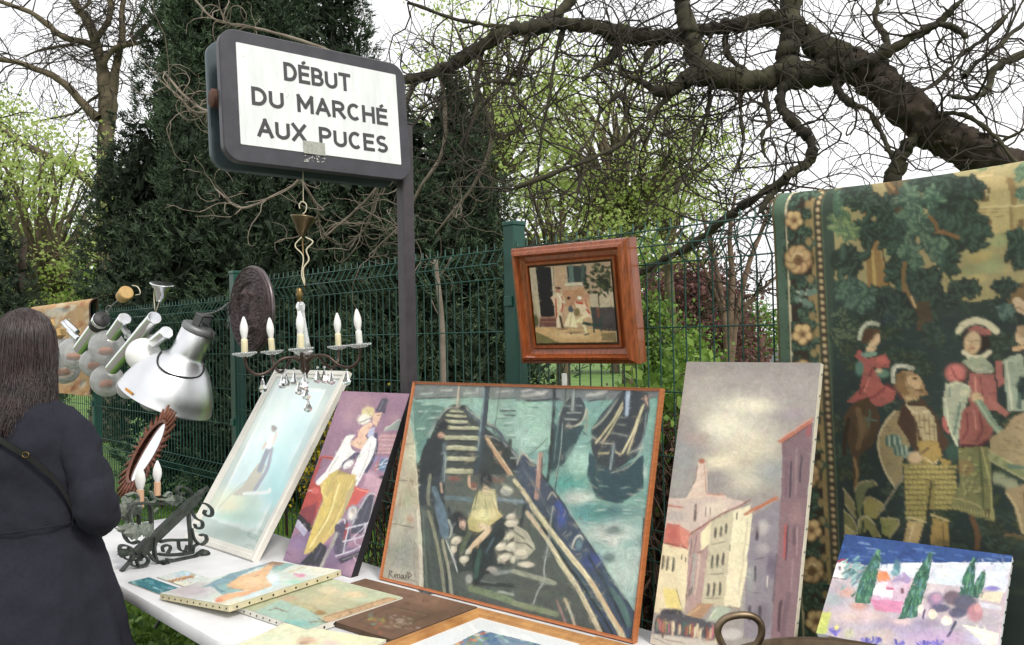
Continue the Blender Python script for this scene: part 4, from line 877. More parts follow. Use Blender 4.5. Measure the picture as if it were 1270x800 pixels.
c.p('1f2c2c', '565,240 640,185 755,105 775,150 695,235 685,335 610,430 568,425').s('2f5046', 26, '615,250 598,330 590,400').s('45606a', 12, '690,180 650,260', .8).e('8f9088', 550, 415, 22, 26).e('1c2022', 585, 440, 20, 20).e('9a978a', 682, 362, 30, 20).e('26282a', 660, 375, 14, 10)
c.view(640, 630, 4.705)
c.p('87a89e', '290,-10 745,-10 715,600 670,600 600,470 420,200').e('34857f', 430, 30, 130, 55, .85, .5).e('2f6a6a', 600, 20, 120, 35, .8, .5).e('bfc6b8', 560, 150, 130, 50, .8, .5).e('aebdb0', 640, 340, 110, 140, .7, .5).e('4f6a66', 575, 130, 55, 25, .8, .4).e('46625f', 545, 290, 38, 28, .8, .4).e('d0c8b8', 600, 210, 50, 20, .7, .5).e('4f9a90', 640, 215, 50, 20, .6, .5)
c.p('4a524b', '-10,330 60,0 330,300 480,740 500,800 -10,620').p('33445a', '200,0 295,-10 420,190 600,470 690,610 660,790 560,770 380,500 240,200').s('1b2528', 7, '330,55 420,195 600,465 685,605').s('8fa59c', 6, '300,0 400,150 520,340 640,530', .8).e('2d4386', 445, 310, 55, 40, .8, .5).s('4c7068', 36, '560,480 620,570 660,680', .8).s('20303a', 16, '420,280 540,480 640,690').e('2d4aa0', 265, 50, 25, 55, .8, .5)
c.s('c3b88c', 30, '95,-10 200,130 330,300 440,440 560,640 650,800').s('dccfa2', 10, '105,0 240,170 400,370 500,520').s('cda878', 14, '430,420 540,590 620,720', .9).s('b9ae88', 27, '65,25 180,180 260,320 360,470 500,745').s('d6c99a', 9, '180,200 270,320 380,490 480,680').s('1f2a2a', 14, '150,110 300,330 480,590 590,780').s('3f5a58', 12, '210,180 340,360 500,600', .8).s('d09a8c', 9, '68,30 150,140', .8)
c.s('b2b6a8', 12, '325,235 345,180 375,158 390,180').e('5b7f88', 365, 210, 22, 34, .9).s('20282c', 6, '330,240 352,190 380,175')
c.s('78825f', 32, '-10,555 120,590 240,622').s('8d9078', 28, '-10,372 100,400 225,440').s('585f4e', 16, '20,480 200,510', .8).p('a39e88', '-10,90 70,140 115,235 60,300 -10,300').s('2e2e2a', 7, '0,200 60,210 110,250').s('2e2e2a', 7, '-10,140 50,180').e('cfc4a8', 30, 260, 40, 18).e('c9bfa6', 60, 330, 50, 16).s('8b6f66', 14, '238,540 290,670').s('b5a684', 16, '285,530 315,600 345,690').s('8fa79a', 8, '310,580 330,640').s('a8b0a8', 6, '215,-10 195,150 168,330 165,430').s('a8b0a8', 6, '165,430 130,480 100,560').s('8f9890', 5, '165,430 190,445 240,440').s('2f4238', 14, '-10,600 200,660 400,740').e('8a5a40', 90, 640, 10, 8, .6)
c.dabs(2000, 6, 1.2, .14, 0, .4, (640, 485, 830, 650), .6); 
c.view(0, 0, 1)
for k in range(420):     # broken highlights over boats and floor
    x, y = c.g.uniform(495, 760), c.g.uniform(560, 780)
    if y > 640+(x-640)*1.05 or x < 505: continue
    c.s(['8c9480', '5f6f68', '1e2526', 'a39a80', '3d5552', '6b5a4a'][k % 6], c.g.uniform(.8, 1.8), [(x, y), (x+c.g.uniform(-9, 9), y+c.g.uniform(-2, 7))], .6)
for k in range(90):
    x, y = c.g.uniform(690, 810), c.g.uniform(595, 720)
    if y < 610+(x-700)*1.2: c.s(['b7d0c2', '4c7a74', '86b0a2', '2f5c5c', 'd0d6c8'][k % 5], c.g.uniform(.8, 2), [(x-5, y), (x+5, y+c.g.normal(0, 1.2))], .4)
c.paintify(6000, .30, .17, 1., .10, 1, (.075, .55)); c.grain(.08, 80); c.tone(.80, 1.12); c.C = c.C*.92+.010  # lifted blacks paint in a varnish sheen
c.view(465, 630, 4.706)
for st in ('80,408 84,366', '84,366 100,370 89,387 106,410', '112,400 124,394 118,386 111,398 121,409', '130,408 131,388', '131,392 143,390 143,409', '151,400 158,391 164,402 156,411 151,400', '169,390 168,408 180,408 181,390', '187,408 190,372', '196,412 199,378', '199,378 214,392 196,412'): c.s('221c18', 4.4, st)
c.build('canvas', m_oil, pt); rails(pt, PC, .011, .02, .004, M('orange_wood_frame', 'a8653a', .45, var=.2, vs=30, stretch=(1, 1, 8), coat=.2))
mb = MB(); b_, e_, u_, n_, w_, h_ = PC; mb.obox(b_+e_*w_/2+u_*h_/2-n_*.012, e_*(w_/2-.01), u_*(h_/2-.01), n_*.004); mb.build('backing_board', M('backing_board', '5b4a38', .9), pt, smooth=False)

# ------------------------------------------------ tall street scene on bare canvas
PE = rectpose(.350, 2.300, .742, -44.5, 15.65, .396, .771)
pt = thing('canvas_painting', 'tall unframed canvas of a cloudy old town street leaning against the tapestry', 'painting', Fp(-1.14, .4, .742))
c = CV(*corners(PE), 215, 420, '9a938f', 5, 1.0); c.view(790, 440, 4.446)
c.p('8d8785', '260,20 1040,20 1040,120 240,120', .6)
for a, x, y, rx, ry, al in (('b0a8a0', 430, 210, 230, 90, .7), ('a59d9b', 760, 220, 230, 120, .6), ('cbc6b6', 560, 300, 210, 70, .8), ('e2dcc4', 620, 280, 110, 36, .9), ('dfd8c0', 470, 370, 110, 50, .9), ('d6d0bc', 570, 440, 190, 80, .85), ('e2dcc6', 480, 400, 100, 45, .8), ('d2c9ae', 620, 540, 140, 80, .8), ('e0d7b8', 470, 590, 110, 40, .85), ('cfc8b2', 600, 680, 110, 70, .8), ('8e979c', 245, 560, 80, 100, .6), ('a9908c', 330, 465, 60, 36, .6), ('8f989c', 730, 640, 80, 70, .6), ('9a8a98', 830, 330, 80, 30, .6), ('8d8688', 450, 700, 70, 50, .6), ('a08884', 600, 590, 40, 16, .4), ('989a98', 220, 720, 60, 70, .6)): c.e(a, x, y, rx, ry, al, .6)
c.dabs(1800, 9, 3.0, .05, 20, .7, None, .5)
c.p('d6bfae', '335,605 348,578 372,578 384,640 388,765 485,772 520,810 262,810 312,720').e('b06a52', 358, 588, 18, 15).s('6e5f58', 6, '335,610 322,690 296,730').s('b59484', 8, '372,610 380,760').s('b5755f', 6, '385,768 480,775')
c.p('7a6068', '803,488 972,372 962,490 935,820 792,820').p('b26a54', '768,478 972,342 972,378 800,488').s('3a2a2e', 4, '800,488 970,376').s('d4a08c', 5, '780,470 960,352').s('4b404c', 12, '852,590 845,700 843,800').s('4e4250', 12, '908,555 902,640 898,700').s('94545a', 26, '950,400 945,440').s('6a5060', 16, '825,600 820,790', .7).s('937a80', 14, '880,520 875,780', .7)
c.view(790, 620, 4.446)
c.p('c9b5aa', '168,-10 500,-10 600,10 410,115 290,195 148,240').e('d9c9b4', 430, 50, 60, 40, .8).s('6a5a58', 14, '325,30 318,115').s('8a7672', 6, '380,40 375,90').s('8a7672', 6, '405,40 402,85').s('b5705f', 10, '172,30 250,40').e('a8a4a4', 210, 90, 60, 30, .6)
c.p('e0d2ab', '135,240 285,275 262,620 80,620').p('c0685a', '163,130 235,138 292,172 282,275 143,240').p('d88a74', '235,140 290,172 280,272 240,230', .8).e('b5574e', 195, 190, 25, 40, .5).s('6e4a3c', 5, '145,240 235,250 282,275')
for x, y in ((146, 310), (171, 314), (203, 320)): c.s('4d4a44', 11, [(x, y), (x-6, y+72)]).s('8f8a78', 4, [(x+8, y), (x+3, y+72)])
for x, y in ((248, 305), (268, 320)): c.s('6d6658', 8, [(x, y), (x-2, y+22)])
c.p('e3d17a', '138,485 216,495 252,605 160,592').s('5f5a48', 4, '216,490 250,600').s('8f8c74', 8, '105,450 95,560')
c.p('b0918c', '293,192 412,112 402,242 350,610 262,610').s('8a6c6c', 7, '330,200 290,420 270,560').s('9aa6a0', 14, '320,300 300,520', .7).s('c9b0a0', 12, '345,300 320,520').s('8d6a60', 10, '345,290 385,255').s('70605f', 6, '300,220 295,300')
for x, y in ((275, 500), (290, 490), (302, 480)): c.s('5c5050', 7, [(x, y), (x-4, y+40)])
c.p('c3ba9c', '410,118 540,55 518,250 482,585 355,585').p('e2d8b0', '352,180 410,115 402,240 350,285')
for x, y, h_ in ((435, 160, 45), (466, 148, 52), (494, 135, 50), (416, 310, 62), (446, 305, 65), (478, 295, 60), (396, 465, 60), (426, 460, 64), (460, 456, 64)): c.s('565248', 13, [(x, y), (x-5, y+h_)]).s('8f8a78', 4, [(x+7, y+6), (x+2, y+h_)])
c.s('6b5f50', 5, '395,412 475,404').s('6b5f50', 4, '412,245 490,232').s('6b5f50', 4, '375,542 470,540')
c.p('e4dab6', '536,58 625,30 638,95 605,400 562,600 478,590 516,250').s('c5ba98', 10, '612,100 590,300 560,520', .8).s('4a443e', 8, '555,70 550,105').s('6d6656', 6, '515,250 512,280')
c.p('87808a', '635,92 795,-10 775,300 742,770 585,760 608,330').s('b56a48', 18, '598,78 690,30 770,-10').s('4b454f', 20, '668,155 660,215').s('4c4650', 14, '652,370 648,445').e('bdb6b2', 695, 150, 28, 40, .8, .4).e('b0a9a8', 690, 270, 40, 30, .6, .4).s('4a444c', 4, '645,332 710,314').e('655a6e', 740, 360, 26, 70, .8, .4).s('56505a', 4, '615,508 680,516').s('cdc6c0', 6, '720,420 715,480').e('9aa09c', 625, 440, 20, 80, .6, .4).e('6d6670', 690, 640, 50, 60, .7, .4)
c.p('83666d', '790,-10 945,-10 900,400 868,770 735,770 775,300').s('a8504f', 15, '822,140 816,210 812,320').s('553f4a', 10, '832,140 826,230 820,330').s('6b525a', 20, '872,140 865,240').s('a3868a', 8, '885,150 880,300').s('553f48', 18, '795,560 785,640 780,720').s('6d545e', 26, '838,520 815,640 805,750', .8).s('9a7a80', 12, '860,330 850,500', .8).s('5b4a56', 12, '770,300 750,560', .7).e('98787a', 880, 80, 30, 60, .6, .5)
c.s('8e5845', 9, '290,192 420,103 540,45 625,2').p('ad8663', '340,572 428,572 352,655 250,650').s('cfa982', 8, '345,590 270,640').p('a6b39d', '432,588 522,585 485,668 385,665').s('c9d2bd', 8, '440,600 400,650').s('8d7a60', 8, '500,590 560,600 550,640')
c.p('c5bcae', '70,740 440,780 440,860 55,860').p('504f56', '148,598 260,628 440,682 432,770 90,735 105,640').e('3f3e46', 200, 615, 55, 16).s('5a5348', 12, '150,640 140,760')
pc = ['8a4a44', 'c06a78', 'd0b090', '6a7f70', 'b5704c', 'd9cda8', '4a4640', '3f6f60', 'c9b46a', '9a4a50']
for k in range(46): x = c.g.uniform(110, 440); y = 660+(x-110)*.14+c.g.uniform(-8, 30); c.s(pc[k % 10], 12, [(x, y), (x-3, y+44)], .9)
for x in (620, 680): c.s('4d4650', 18, [(x, 590), (x-2, 660)])
c.s('6f6a60', 4, '150,770 260,790').s('6f6a60', 4, '90,760 180,800').e('d4d0cc', 520, 740, 60, 30, .6)
c.paintify(4600, .24, .12, 1., .05, 1, (.012, .4)); c.grain(.06, 60); c.tone(.85, 1.05); c.C = c.C*np.array([1.02, 1.0, .96])
c.build('canvas', m_oil, pt); stretcher(pt, PE, .018, m_lino)
b_, e_, u_, n_, w_, h_ = PE; tacks(pt, [b_+e_*(w_+.0006)+u_*h_*(i+.5)/14-n_*.010 for i in range(14)], M('steel_staple', '9a9a98', .4, .6), e_, .003)

# ------------------------------------------------ small old picture in a deep mahogany frame, hung on the fence
b0 = onn(648.5, 451, .125); PD = rectpose(*b0, -37.5, -7.4, .468, .408)
b1, e1, u1, n1, w1, h1 = PD
pt = thing('framed_painting', 'small old painting of soldiers outside a house in a deep reddish wood frame', 'painting', b0)
FW = .076; c = CV(*corners(PD, FW-.004, .004), 210, 165, 'ab967a', 7, .5); c.view(640, 310, 5.714)
c.p('b3a68c', '55,120 142,120 178,480 108,545').p('9a8a70', '60,300 120,300 150,470 95,480', .5).p('19171a', '138,120 246,120 277,472 176,472').s('bcb098', 12, '252,120 268,300 284,470').s('b5a98f', 9, '133,125 150,300 168,480').s('7a6c58', 4, '262,125 290,460')
c.p('ba9d7c', '266,118 362,118 362,255 482,255 540,300 700,285 700,410 540,410 540,550 288,550').p('b07a54', '330,290 480,270 480,400 340,400', .6)
for y in range(270, 400, 22):
    for x in range(325 + (y//22 % 2)*18, 490, 38): c.s('8f6a4c', 3, [(x, y), (x+26, y-2)], .6)
c.p('bdb094', '520,310 700,280 700,408 530,408').p('433e3d', '536,406 705,406 712,575 548,585').e('5a5250', 640, 470, 50, 50, .5, .5)
c.p('343c3a', '358,112 498,112 498,232 368,234').s('61756c', 32, '388,120 396,226').s('48564f', 26, '474,115 472,222').s('cdc1a6', 22, '352,244 470,240').s('8a7c66', 5, '355,257 470,254').s('b5a890', 8, '352,120 362,235')
for k in range(90):
    x, y = c.g.normal(590, 55), c.g.normal(205, 50); c.e(['252e1c', '34402a', '46522f', '1d2418'][k % 4], x, y, c.g.uniform(8, 22), c.g.uniform(6, 15), .9, .2, c.g.uniform(0, 90))
for x, y in ((500, 265), (520, 300), (640, 285), (660, 262), (490, 240), (560, 300)): c.e('2b3522', x, y, 20, 12)
c.s('453527', 8, '583,300 586,360 590,412')
c.p('6a463c', '172,474 282,474 288,545 165,545').s('9a7460', 9, '178,480 280,480').s('8a6250', 9, '170,512 284,512').p('c4a373', '100,548 545,560 705,580 715,700 110,690').p('66653a', '105,565 235,620 310,662 112,690', .9).e('dcbf90', 400, 600, 110, 26, .7, .5).p('50442f', '110,660 720,650 720,700 110,700', .85).p('6b6440', '600,590 705,585 715,650 610,640', .8).e('4a5030', 132, 505, 28, 48).e('3c4428', 110, 420, 16, 60, .8)
c.p('cfbb9c', '248,335 290,300 325,310 345,350 352,372 335,385 322,480 312,552 288,545 280,470 272,400').s('ab4030', 12, '282,345 285,420 290,490').s('ab4030', 10, '325,330 330,400 320,440').s('e8dcc4', 8, '292,312 330,370').s('e2d4b4', 14, '296,480 300,545').e('ab7c5e', 298, 287, 14, 15).s('261f1e', 12, '284,268 312,272').s('c7a890', 9, '250,340 265,365')
c.p('e4d6ac', '378,440 408,440 438,552 338,540').s('c4b48a', 8, '395,460 380,540').e('44545c', 392, 418, 22, 24).e('b98c6c', 374, 368, 14, 20).e('2c2220', 372, 342, 12, 12).s('c9a080', 9, '400,395 415,420').s('b49474', 8, '385,550 388,590').s('201c1a', 7, '380,592 396,594')
c.p('d6c3a6', '415,365 480,372 520,440 540,485 475,465 430,430').s('b0402f', 16, '428,372 470,380').s('b0402f', 12, '500,420 520,450').e('e8dfcc', 450, 340, 17, 13).e('b5876a', 440, 360, 10, 12).s('e0d3a8', 22, '505,465 470,480 438,505').s('e0d3a8', 20, '462,505 485,540 498,588').s('1f1b1a', 9, '488,602 515,592').e('7c7048', 432, 440, 22, 30).e('ba8a6c', 500, 330, 20, 26).s('b5604a', 10, '490,350 505,400')
c.s('33483f', 11, '532,405 545,500 552,582').s('33483f', 11, '598,470 603,575').s('2c4038', 22, '478,520 540,528 608,535').s('7a4c3a', 16, '580,415 585,470').s('3a3128', 14, '312,470 330,550').e('3a2c24', 420, 585, 60, 8, .6, .5).e('3a2c24', 330, 560, 40, 7, .6, .5)
c.paintify(2000, .22, .18, .6, .07); c.grain(.08, 70); c.build('canvas', m_oilflat, pt)
m_mahog = M('mahogany_frame', '9c5028', .32, var=.3, vs=9, col2='64300f', coat=.35, stretch=(14, 14, 2))
rails(pt, PD, FW, .05, .030, m_mahog, [(0, 0), (0, .55), (.05, .75), (.16, .80), (.22, .95), (.34, 1.0), (.40, .9), (.46, .72), (.70, .60), (.74, .70), (.84, .70), (.88, .52), (1, .42), (1, .1)])
mb = MB(); cc_ = b1+e1*w1/2+u1*h1/2-n1*.018; mb.obox(cc_, e1*(w1/2-.06), u1*(h1/2-.06), n1*.012); mb.build('backing_board', MATS['backing_board'], pt, smooth=False)
mb = MB(); top = b1+e1*w1/2+u1*(h1-.02)-n1*.045; mb.tube([top-e1*.16, Fp(*[0, .01, 0])*0+top+ZU*.03-n1*.03, top+e1*.16], .0012, 5); mb.build('hanging_wire', M('wire_steel', '8a8a88', .4, .8), pt)

# ------------------------------------------------ bright landscape with cypresses
k_ = .83; PF = rectpose(.811*k_, 2.351*k_, 1.57-(1.57-.742)*k_, -39.56, 48.9, .433*k_, .335*k_)
pt = thing('canvas_painting', 'small bright unframed canvas of cypresses and pink houses under a deep blue sky', 'painting', PF[0])
c = CV(*corners(PF), 270, 210, 'c4b4ba', 9, 1.2); c.view(1000, 650, 4.704)
c.p('284a86', '200,40 1260,170 1200,232 760,228 560,235 400,245 170,222')
for k in range(60): x, y = c.g.uniform(210, 1190), c.g.uniform(80, 215); c.s(['4a6ca8', '1f3870', '3a62a4', '6a86b4', '274a90'][k % 5], 12, [(x-26, y-3), (x+26, y+3)], .7)
c.p('d6dbe2', '395,240 560,226 1200,222 1160,400 1040,380 720,345 600,310 470,290').p('e4e6e6', '560,230 720,228 700,290 600,280').e('c5c0d0', 1050, 260, 90, 20, .6, .5).e('c9d4e0', 850, 320, 110, 30, .6, .5).e('e0d6c8', 830, 300, 40, 12, .6)
c.e('8b7cc4', 1085, 376, 46, 13).p('e0d6b8', '1035,402 1150,390 1130,460 1010,440').s('cfcfd4', 26, '1010,470 1130,490').p('b9aeb6', '120,310 400,420 560,520 900,560 1130,520 1110,720 20,720')
for a, x, y, rx, ry, al in (('9aa8a8', 160, 440, 60, 40, .8), ('d0a090', 240, 400, 50, 26, .8), ('c98f78', 310, 480, 50, 22, .8), ('d2bab4', 320, 540, 150, 40, .8), ('a498b4', 620, 610, 260, 50, .8), ('bca0c0', 760, 660, 260, 40, .8), ('d8c0b8', 560, 570, 60, 20, .8), ('d5c2b4', 430, 650, 80, 40, .7), ('8f7f98', 700, 575, 70, 20, .7), ('c4bcd4', 1000, 660, 80, 40, .8)): c.e(a, x, y, rx, ry, al, .5)
c.p('e8e4e4', '163,240 215,213 248,235 222,322 150,310').s('b23a48', 9, '185,220 215,207 247,232').e('6a4a66', 196, 258, 9, 13).s('5a3a40', 5, '150,312 220,322')
for k in range(46): x, y = c.g.normal(290, 38), c.g.normal(295, 42); c.s(['7fb0b0', '4f8088', '9fc4c0', '3f7068'][k % 4], 12, [(x-12, y+10), (x+10, y-10)], .9)
c.e('4f7a84', 530, 255, 22, 44).e('6f98a0', 515, 285, 26, 20)
c.p('dab6ca', '385,345 500,330 612,318 590,470 560,525 378,465').p('e08a58', '420,285 470,272 492,326 412,332').p('a892bc', '488,335 575,278 612,322 602,348').p('f0ecee', '395,350 472,333 458,425 388,412').p('d9699a', '372,436 566,452 548,520 398,502', .7).p('f2f0f0', '465,385 512,386 500,432 455,426').p('c46a8a', '470,365 515,372 510,388 465,384').e('6e4048', 562, 390, 11, 17).e('cfc0d8', 540, 350, 30, 20, .7)
def cyp(pts, n, x0, x1, y0, y1):
    c.p('3a6a58', pts); q = P2(pts)
    for k in range(n):
        y = c.g.uniform(y0, y1); m = (q[:, 1].min()); u = (y-y0)/(y1-y0); xc = x0+(x1-x0)*u; w2 = 8+u*36; x = xc+c.g.uniform(-w2, w2)
        c.s(['2f5a4c', '4f8f68', '24463f', '6aa07c', '3f7050', '5a8a90'][k % 6], 9, [(x, y+12), (x+6, y-14)], .9)
cyp('420,138 436,200 412,320 372,462 278,462 310,340 368,220', 70, 422, 320, 160, 455); cyp('724,158 732,230 702,360 645,545 538,558 580,430 640,290', 90, 724, 595, 180, 545); cyp('975,188 988,260 962,425 888,425 918,300', 50, 976, 925, 210, 420); cyp('1030,268 1036,370 1000,435 968,425 980,340', 34, 1030, 985, 280, 425)
for a, x, y, rx, ry in (('8e7a96', 755, 440, 55, 46), ('b58aa4', 760, 430, 30, 24), ('6f5a68', 850, 430, 50, 42), ('525368', 930, 470, 72, 58), ('b87f88', 985, 520, 46, 52), ('d49a98', 1000, 490, 20, 26), ('5a5a78', 780, 490, 60, 24), ('4f5068', 880, 520, 50, 30)): c.e(a, x, y, rx, ry, .95, .2)
for x, y, rx, ry in ((735, 525, 24, 30), (820, 562, 30, 28), (664, 495, 16, 28)): c.e('ece2cc', x, y, rx, ry, 1, .12)
c.p('e8e0cc', '905,585 1125,635 1112,720 1040,700').s('4f5068', 18, '870,570 845,620 828,655').s('5a5570', 12, '690,500 680,550').s('f0ece2', 12, '940,610 1080,650')
c.p('c3cc66', '85,505 150,520 115,640 40,650').e('b8bc8a', 250, 640, 30, 30, .6)
for x, y in ((170, 632), (400, 684), (345, 690), (530, 700), (690, 705), (770, 700)):
    for k in range(7): an = c.g.uniform(-2.6, -.5); c.s(['6a62b8', '4f4aa0', '8a80cc'][k % 3], 14, [(x, y+14), (x+48*math.cos(an), y+14+38*math.sin(an))], .95)
c.e('e6da84', 180, 606, 14, 12); c.paintify(3600, .35, .14, .8, .10, 0, (.03, .3)); c.tone(.90, .94); c.grain(.05, 60); c.build('canvas', m_oil, pt)
stretcher(pt, PF, .016, M('white_canvas_edge', 'c9ccd0', .8, var=.1)); b_, e_, u_, n_, w_, h_ = PF
tacks(pt, [b_+e_*(w_+.0006)+u_*h_*(i+.5)/9-n_*.008 for i in range(9)], m_tack, e_, .0028)

# ------------------------------------------------ elegant couple with a red car
PB = rectpose(-.880, 3.244, .742, -40.0, 25.4, .395, .684)
pt = thing('canvas_painting', 'unframed mauve painting of an elegant woman in white fur beside a red vintage car', 'painting', PB[0])
c = CV(*corners(PB), 205, 350, '97738a', 11, .8); c.view(370, 480, 6.667)
for a, x, y, rx, ry, al in (('a9838f', 520, 130, 130, 60, .8), ('8a6a84', 760, 180, 100, 90, .6), ('b08c98', 420, 250, 60, 80, .6), ('8f6d80', 680, 140, 100, 60, .5), ('a4808a', 800, 260, 60, 40, .6)): c.e(a, x, y, rx, ry, al, .6)
c.s('8a708c', 10, '350,365 470,375').p('b48a92', '680,385 880,385 865,560 610,545').p('8d9a92', '700,362 760,318 838,268 875,352').s('d8d4cc', 5, '710,350 770,312 838,268 870,330').s('77545c', 4, '690,382 875,384')
for y, x0_, x1_ in ((405, 690, 870), (435, 670, 860), (480, 650, 855), (510, 640, 850), (545, 620, 840)):
    c.s('d6b2aa', 5, [(x0_, y), (x1_, y+3)])
    for x in np.arange(x0_, x1_, 17): c.s('8a5a66', 4, [(x, y+8), (x-2, y+24)], .8)
c.p('847aa0', '620,575 825,590 800,640 600,620').e('557898', 715, 650, 62, 50, .9, .3)
for k in range(26): x, y = c.g.normal(715, 40), c.g.normal(655, 36); c.s(['c9d4e0', '3a5578', '7fa0c0', '2a3048', 'e0e4ea'][k % 5], 7, [(x-12, y+5), (x+12, y-4)], .9)
c.s('b56a5a', 14, '665,600 640,690').e('2f2c3a', 690, 745, 24, 14).e('2f2c3a', 745, 740, 22, 14).p('b58ea2', '570,680 660,760 800,770 780,820 540,820').e('c8a0b0', 600, 740, 50, 40, .7, .5)
c.s('4a4662', 34, '640,395 640,520 600,620 555,700').p('4f4a5c', '640,192 692,92 742,100 714,220').s('6d6878', 10, '700,110 670,190').s('3a3648', 8, '640,195 715,215').p('dab69c', '622,222 692,206 672,270 645,330 612,300').s('5a4038', 5, '650,235 690,228').e('a8604f', 660, 290, 8, 5).p('b4b8d2', '585,345 635,328 622,405 570,415').s('4a4660', 12, '555,350 550,410 580,420')
c.e('d8cb94', 575, 210, 52, 46).e('e9e5d6', 545, 268, 54, 42).e('c9ba80', 600, 190, 26, 22).s('6a5a58', 8, '510,290 570,268 605,262').s('b0a078', 6, '560,180 600,240').p('e2bca0', '520,335 602,290 612,312 575,380 520,425 488,402').e('b8606a', 588, 338, 8, 6).s('5a4844', 4, '560,302 595,290').p('dfb89c', '480,425 535,385 585,440 530,520 450,490 418,462').s('8a6a60', 4, '490,450 505,475 530,450')
c.p('e9e7e2', '395,402 470,395 425,455 440,515 490,545 500,565 380,640 215,760 165,820 230,690 310,560').p('e4e4e2', '600,398 648,432 622,560 545,700 482,820 405,820 450,680 508,540 560,450').p('5b526e', '360,630 470,540 512,545 462,602 345,690').e('e2e3de', 412, 640, 52, 26, 1, .2, -35).s('c2bcb8', 10, '330,580 250,700').s('c2bcbc', 8, '600,470 560,620 500,750').s('7d8a6c', 4, '345,650 350,700 440,680').s('3f3850', 8, '505,550 440,600')
c.p('c9b05a', '200,745 335,680 300,820 190,820').p('a29050', '330,690 470,735 420,820 280,820').s('b23c36', 22, '280,588 195,582 150,690 95,820').s('c9968e', 5, '290,575 200,570')
c.view(340, 590, 5.926)
c.p('7d6684', '-10,540 250,380 330,500 860,560 860,800 -10,800').e('a07e96', 120, 560, 90, 90, .7, .5).e('8a76a0', 160, 500, 60, 50, .5, .5).e('b48ca0', 620, 690, 130, 60, .8, .5).e('c29aa8', 740, 110, 80, 80, .7, .5)
c.p('b4423a', '270,30 355,75 362,160 292,335 268,390 175,262').p('73303e', '185,255 320,190 285,370 255,395', .8).e('d8685a', 300, 110, 28, 24, .7).s('d8b8b0', 8, '250,110 272,108').p('28242c', '178,268 292,380 255,415 148,332').p('aea8c0', '170,322 248,402 220,450 138,346').s('d4d0dc', 5, '175,328 240,400')
c.p('d0b85c', '335,45 440,-10 605,-10 565,95 505,285 372,490 215,582 300,330 358,185').p('b4a060', '430,0 500,0 400,150 350,190', .6).p('c6ae60', '440,-10 605,-10 590,70 545,215 440,420 320,540 225,580 330,400 430,200').s('ab984e', 7, '440,50 410,240 290,480', .7).s('b09c54', 7, '540,50 450,310 350,450', .7).s('dcca80', 9, '580,30 500,240 400,430', .8).s('e4d48c', 13, '480,60 400,300 260,530').s('ddcb7c', 12, '375,60 350,110 380,160').p('b5a474', '610,20 560,190 495,310 530,130').s('e8e6e2', 36, '325,50 380,-5').p('35363f', '340,488 388,525 352,672 190,648').s('50505c', 14, '350,520 300,620')
c.p('c6524a', '598,78 702,108 640,170 560,272 525,245').s('e0887c', 10, '610,95 690,118').p('464656', '738,148 722,300 650,432 555,425 620,252 692,130').s('b6b6be', 9, '738,130 690,142 630,240 578,350').s('b0aeb8', 5, '735,160 700,320 650,430').s('5d5d70', 12, '690,200 620,400', .7)
for x, y, a, b_ in ((575, 275, 42, 66), (770, 252, 36, 58)): c.e('8f8c96', x, y, a, b_, 1, .08, 14).e('c2bcbc', x, y, a*.78, b_*.8, 1, .1, 14).e('dcd4c8', x-6, y+12, a*.35, b_*.4, .9, .3, 14).e('9a8a88', x+4, y-14, a*.3, b_*.3, .7, .4)
c.p('514a60', '448,362 535,328 565,450 505,580 440,570').s('c6c2ce', 10, '470,350 500,320 520,330 518,350').s('9a3a40', 20, '535,360 520,470')
for wd, t in ((10, '525,388 640,362 752,338'), (10, '505,485 620,455 742,408'), (10, '455,590 580,548 692,495'), (8, '545,382 525,480 508,565'), (8, '665,350 670,420 690,500'), (6, '590,470 600,500 640,520'), (6, '560,470 640,400 690,340')): c.s('c6c2ce', wd, t)
c.p('3e3a46', '468,612 662,540 655,575 488,648').s('8a8690', 6, '500,618 640,566').s('a8a49c', 22, '462,420 420,520 345,670').s('8a8680', 8, '440,470 370,640').s('5a4258', 4, '62,560 80,548 78,575 100,560 105,580 128,572').s('d0a8b4', 8, '585,600 610,640')
c.paintify(3600, .18, .14, .8, .07); c.grain(.06, 60); c.tone(.88, 1.08); c.C = c.C*.95+.008; c.build('canvas', m_oil, pt); stretcher(pt, PB, .03, M('black_canvas_edge', '18161a', .7))  # blacks lifted here too, as painted varnish sheen

# ------------------------------------------------ print of a woman by the sea behind glass, white frame
PA = rectpose(-1.400, 3.630, .742, -44.3, 32.5, .575, .824)
pt = thing('framed_print', 'pale print of a woman by the sea behind glass in a white frame', 'picture', PA[0])
c = CV(*corners(PA, .034, -.006), 150, 200, 'a7b6ae', 13, .5); c.view(230, 440, 2.963)
c.p('dfe7e4', '333,112 518,128 262,660 92,603').p('c9e2e2', '338,124 505,138 258,640 104,592')
for a, x, y, rx, ry, al in (('dde9e2', 380, 200, 110, 80, .8), ('a2d6d8', 345, 430, 55, 120, .8), ('8fd0d4', 330, 510, 36, 60, .7), ('b4dde0', 420, 260, 50, 80, .6), ('dcdcae', 180, 540, 70, 44, .9), ('d4c89c', 150, 560, 40, 24, .6), ('8fb79a', 190, 596, 80, 22, .8), ('9cc4b4', 240, 560, 40, 60, .6), ('e4ece4', 270, 280, 60, 60, .6)): c.e(a, x, y, rx, ry, al, .6)
c.p('b3aa92', '268,398 296,405 255,500 225,520 170,515 210,480').s('6d6f86', 18, '302,350 288,385 272,425').s('858296', 12, '318,345 300,420 250,505').e('86685c', 325, 272, 10, 12).s('5d4a44', 8, '320,262 334,270').s('e6edf0', 24, '318,300 306,335').s('cfb4a4', 9, '296,325 285,345').s('d8c0ae', 7, '335,285 322,330').s('e8eeea', 12, '215,510 300,505 310,495').s('9aa89a', 5, '120,565 200,480 250,450', .6)
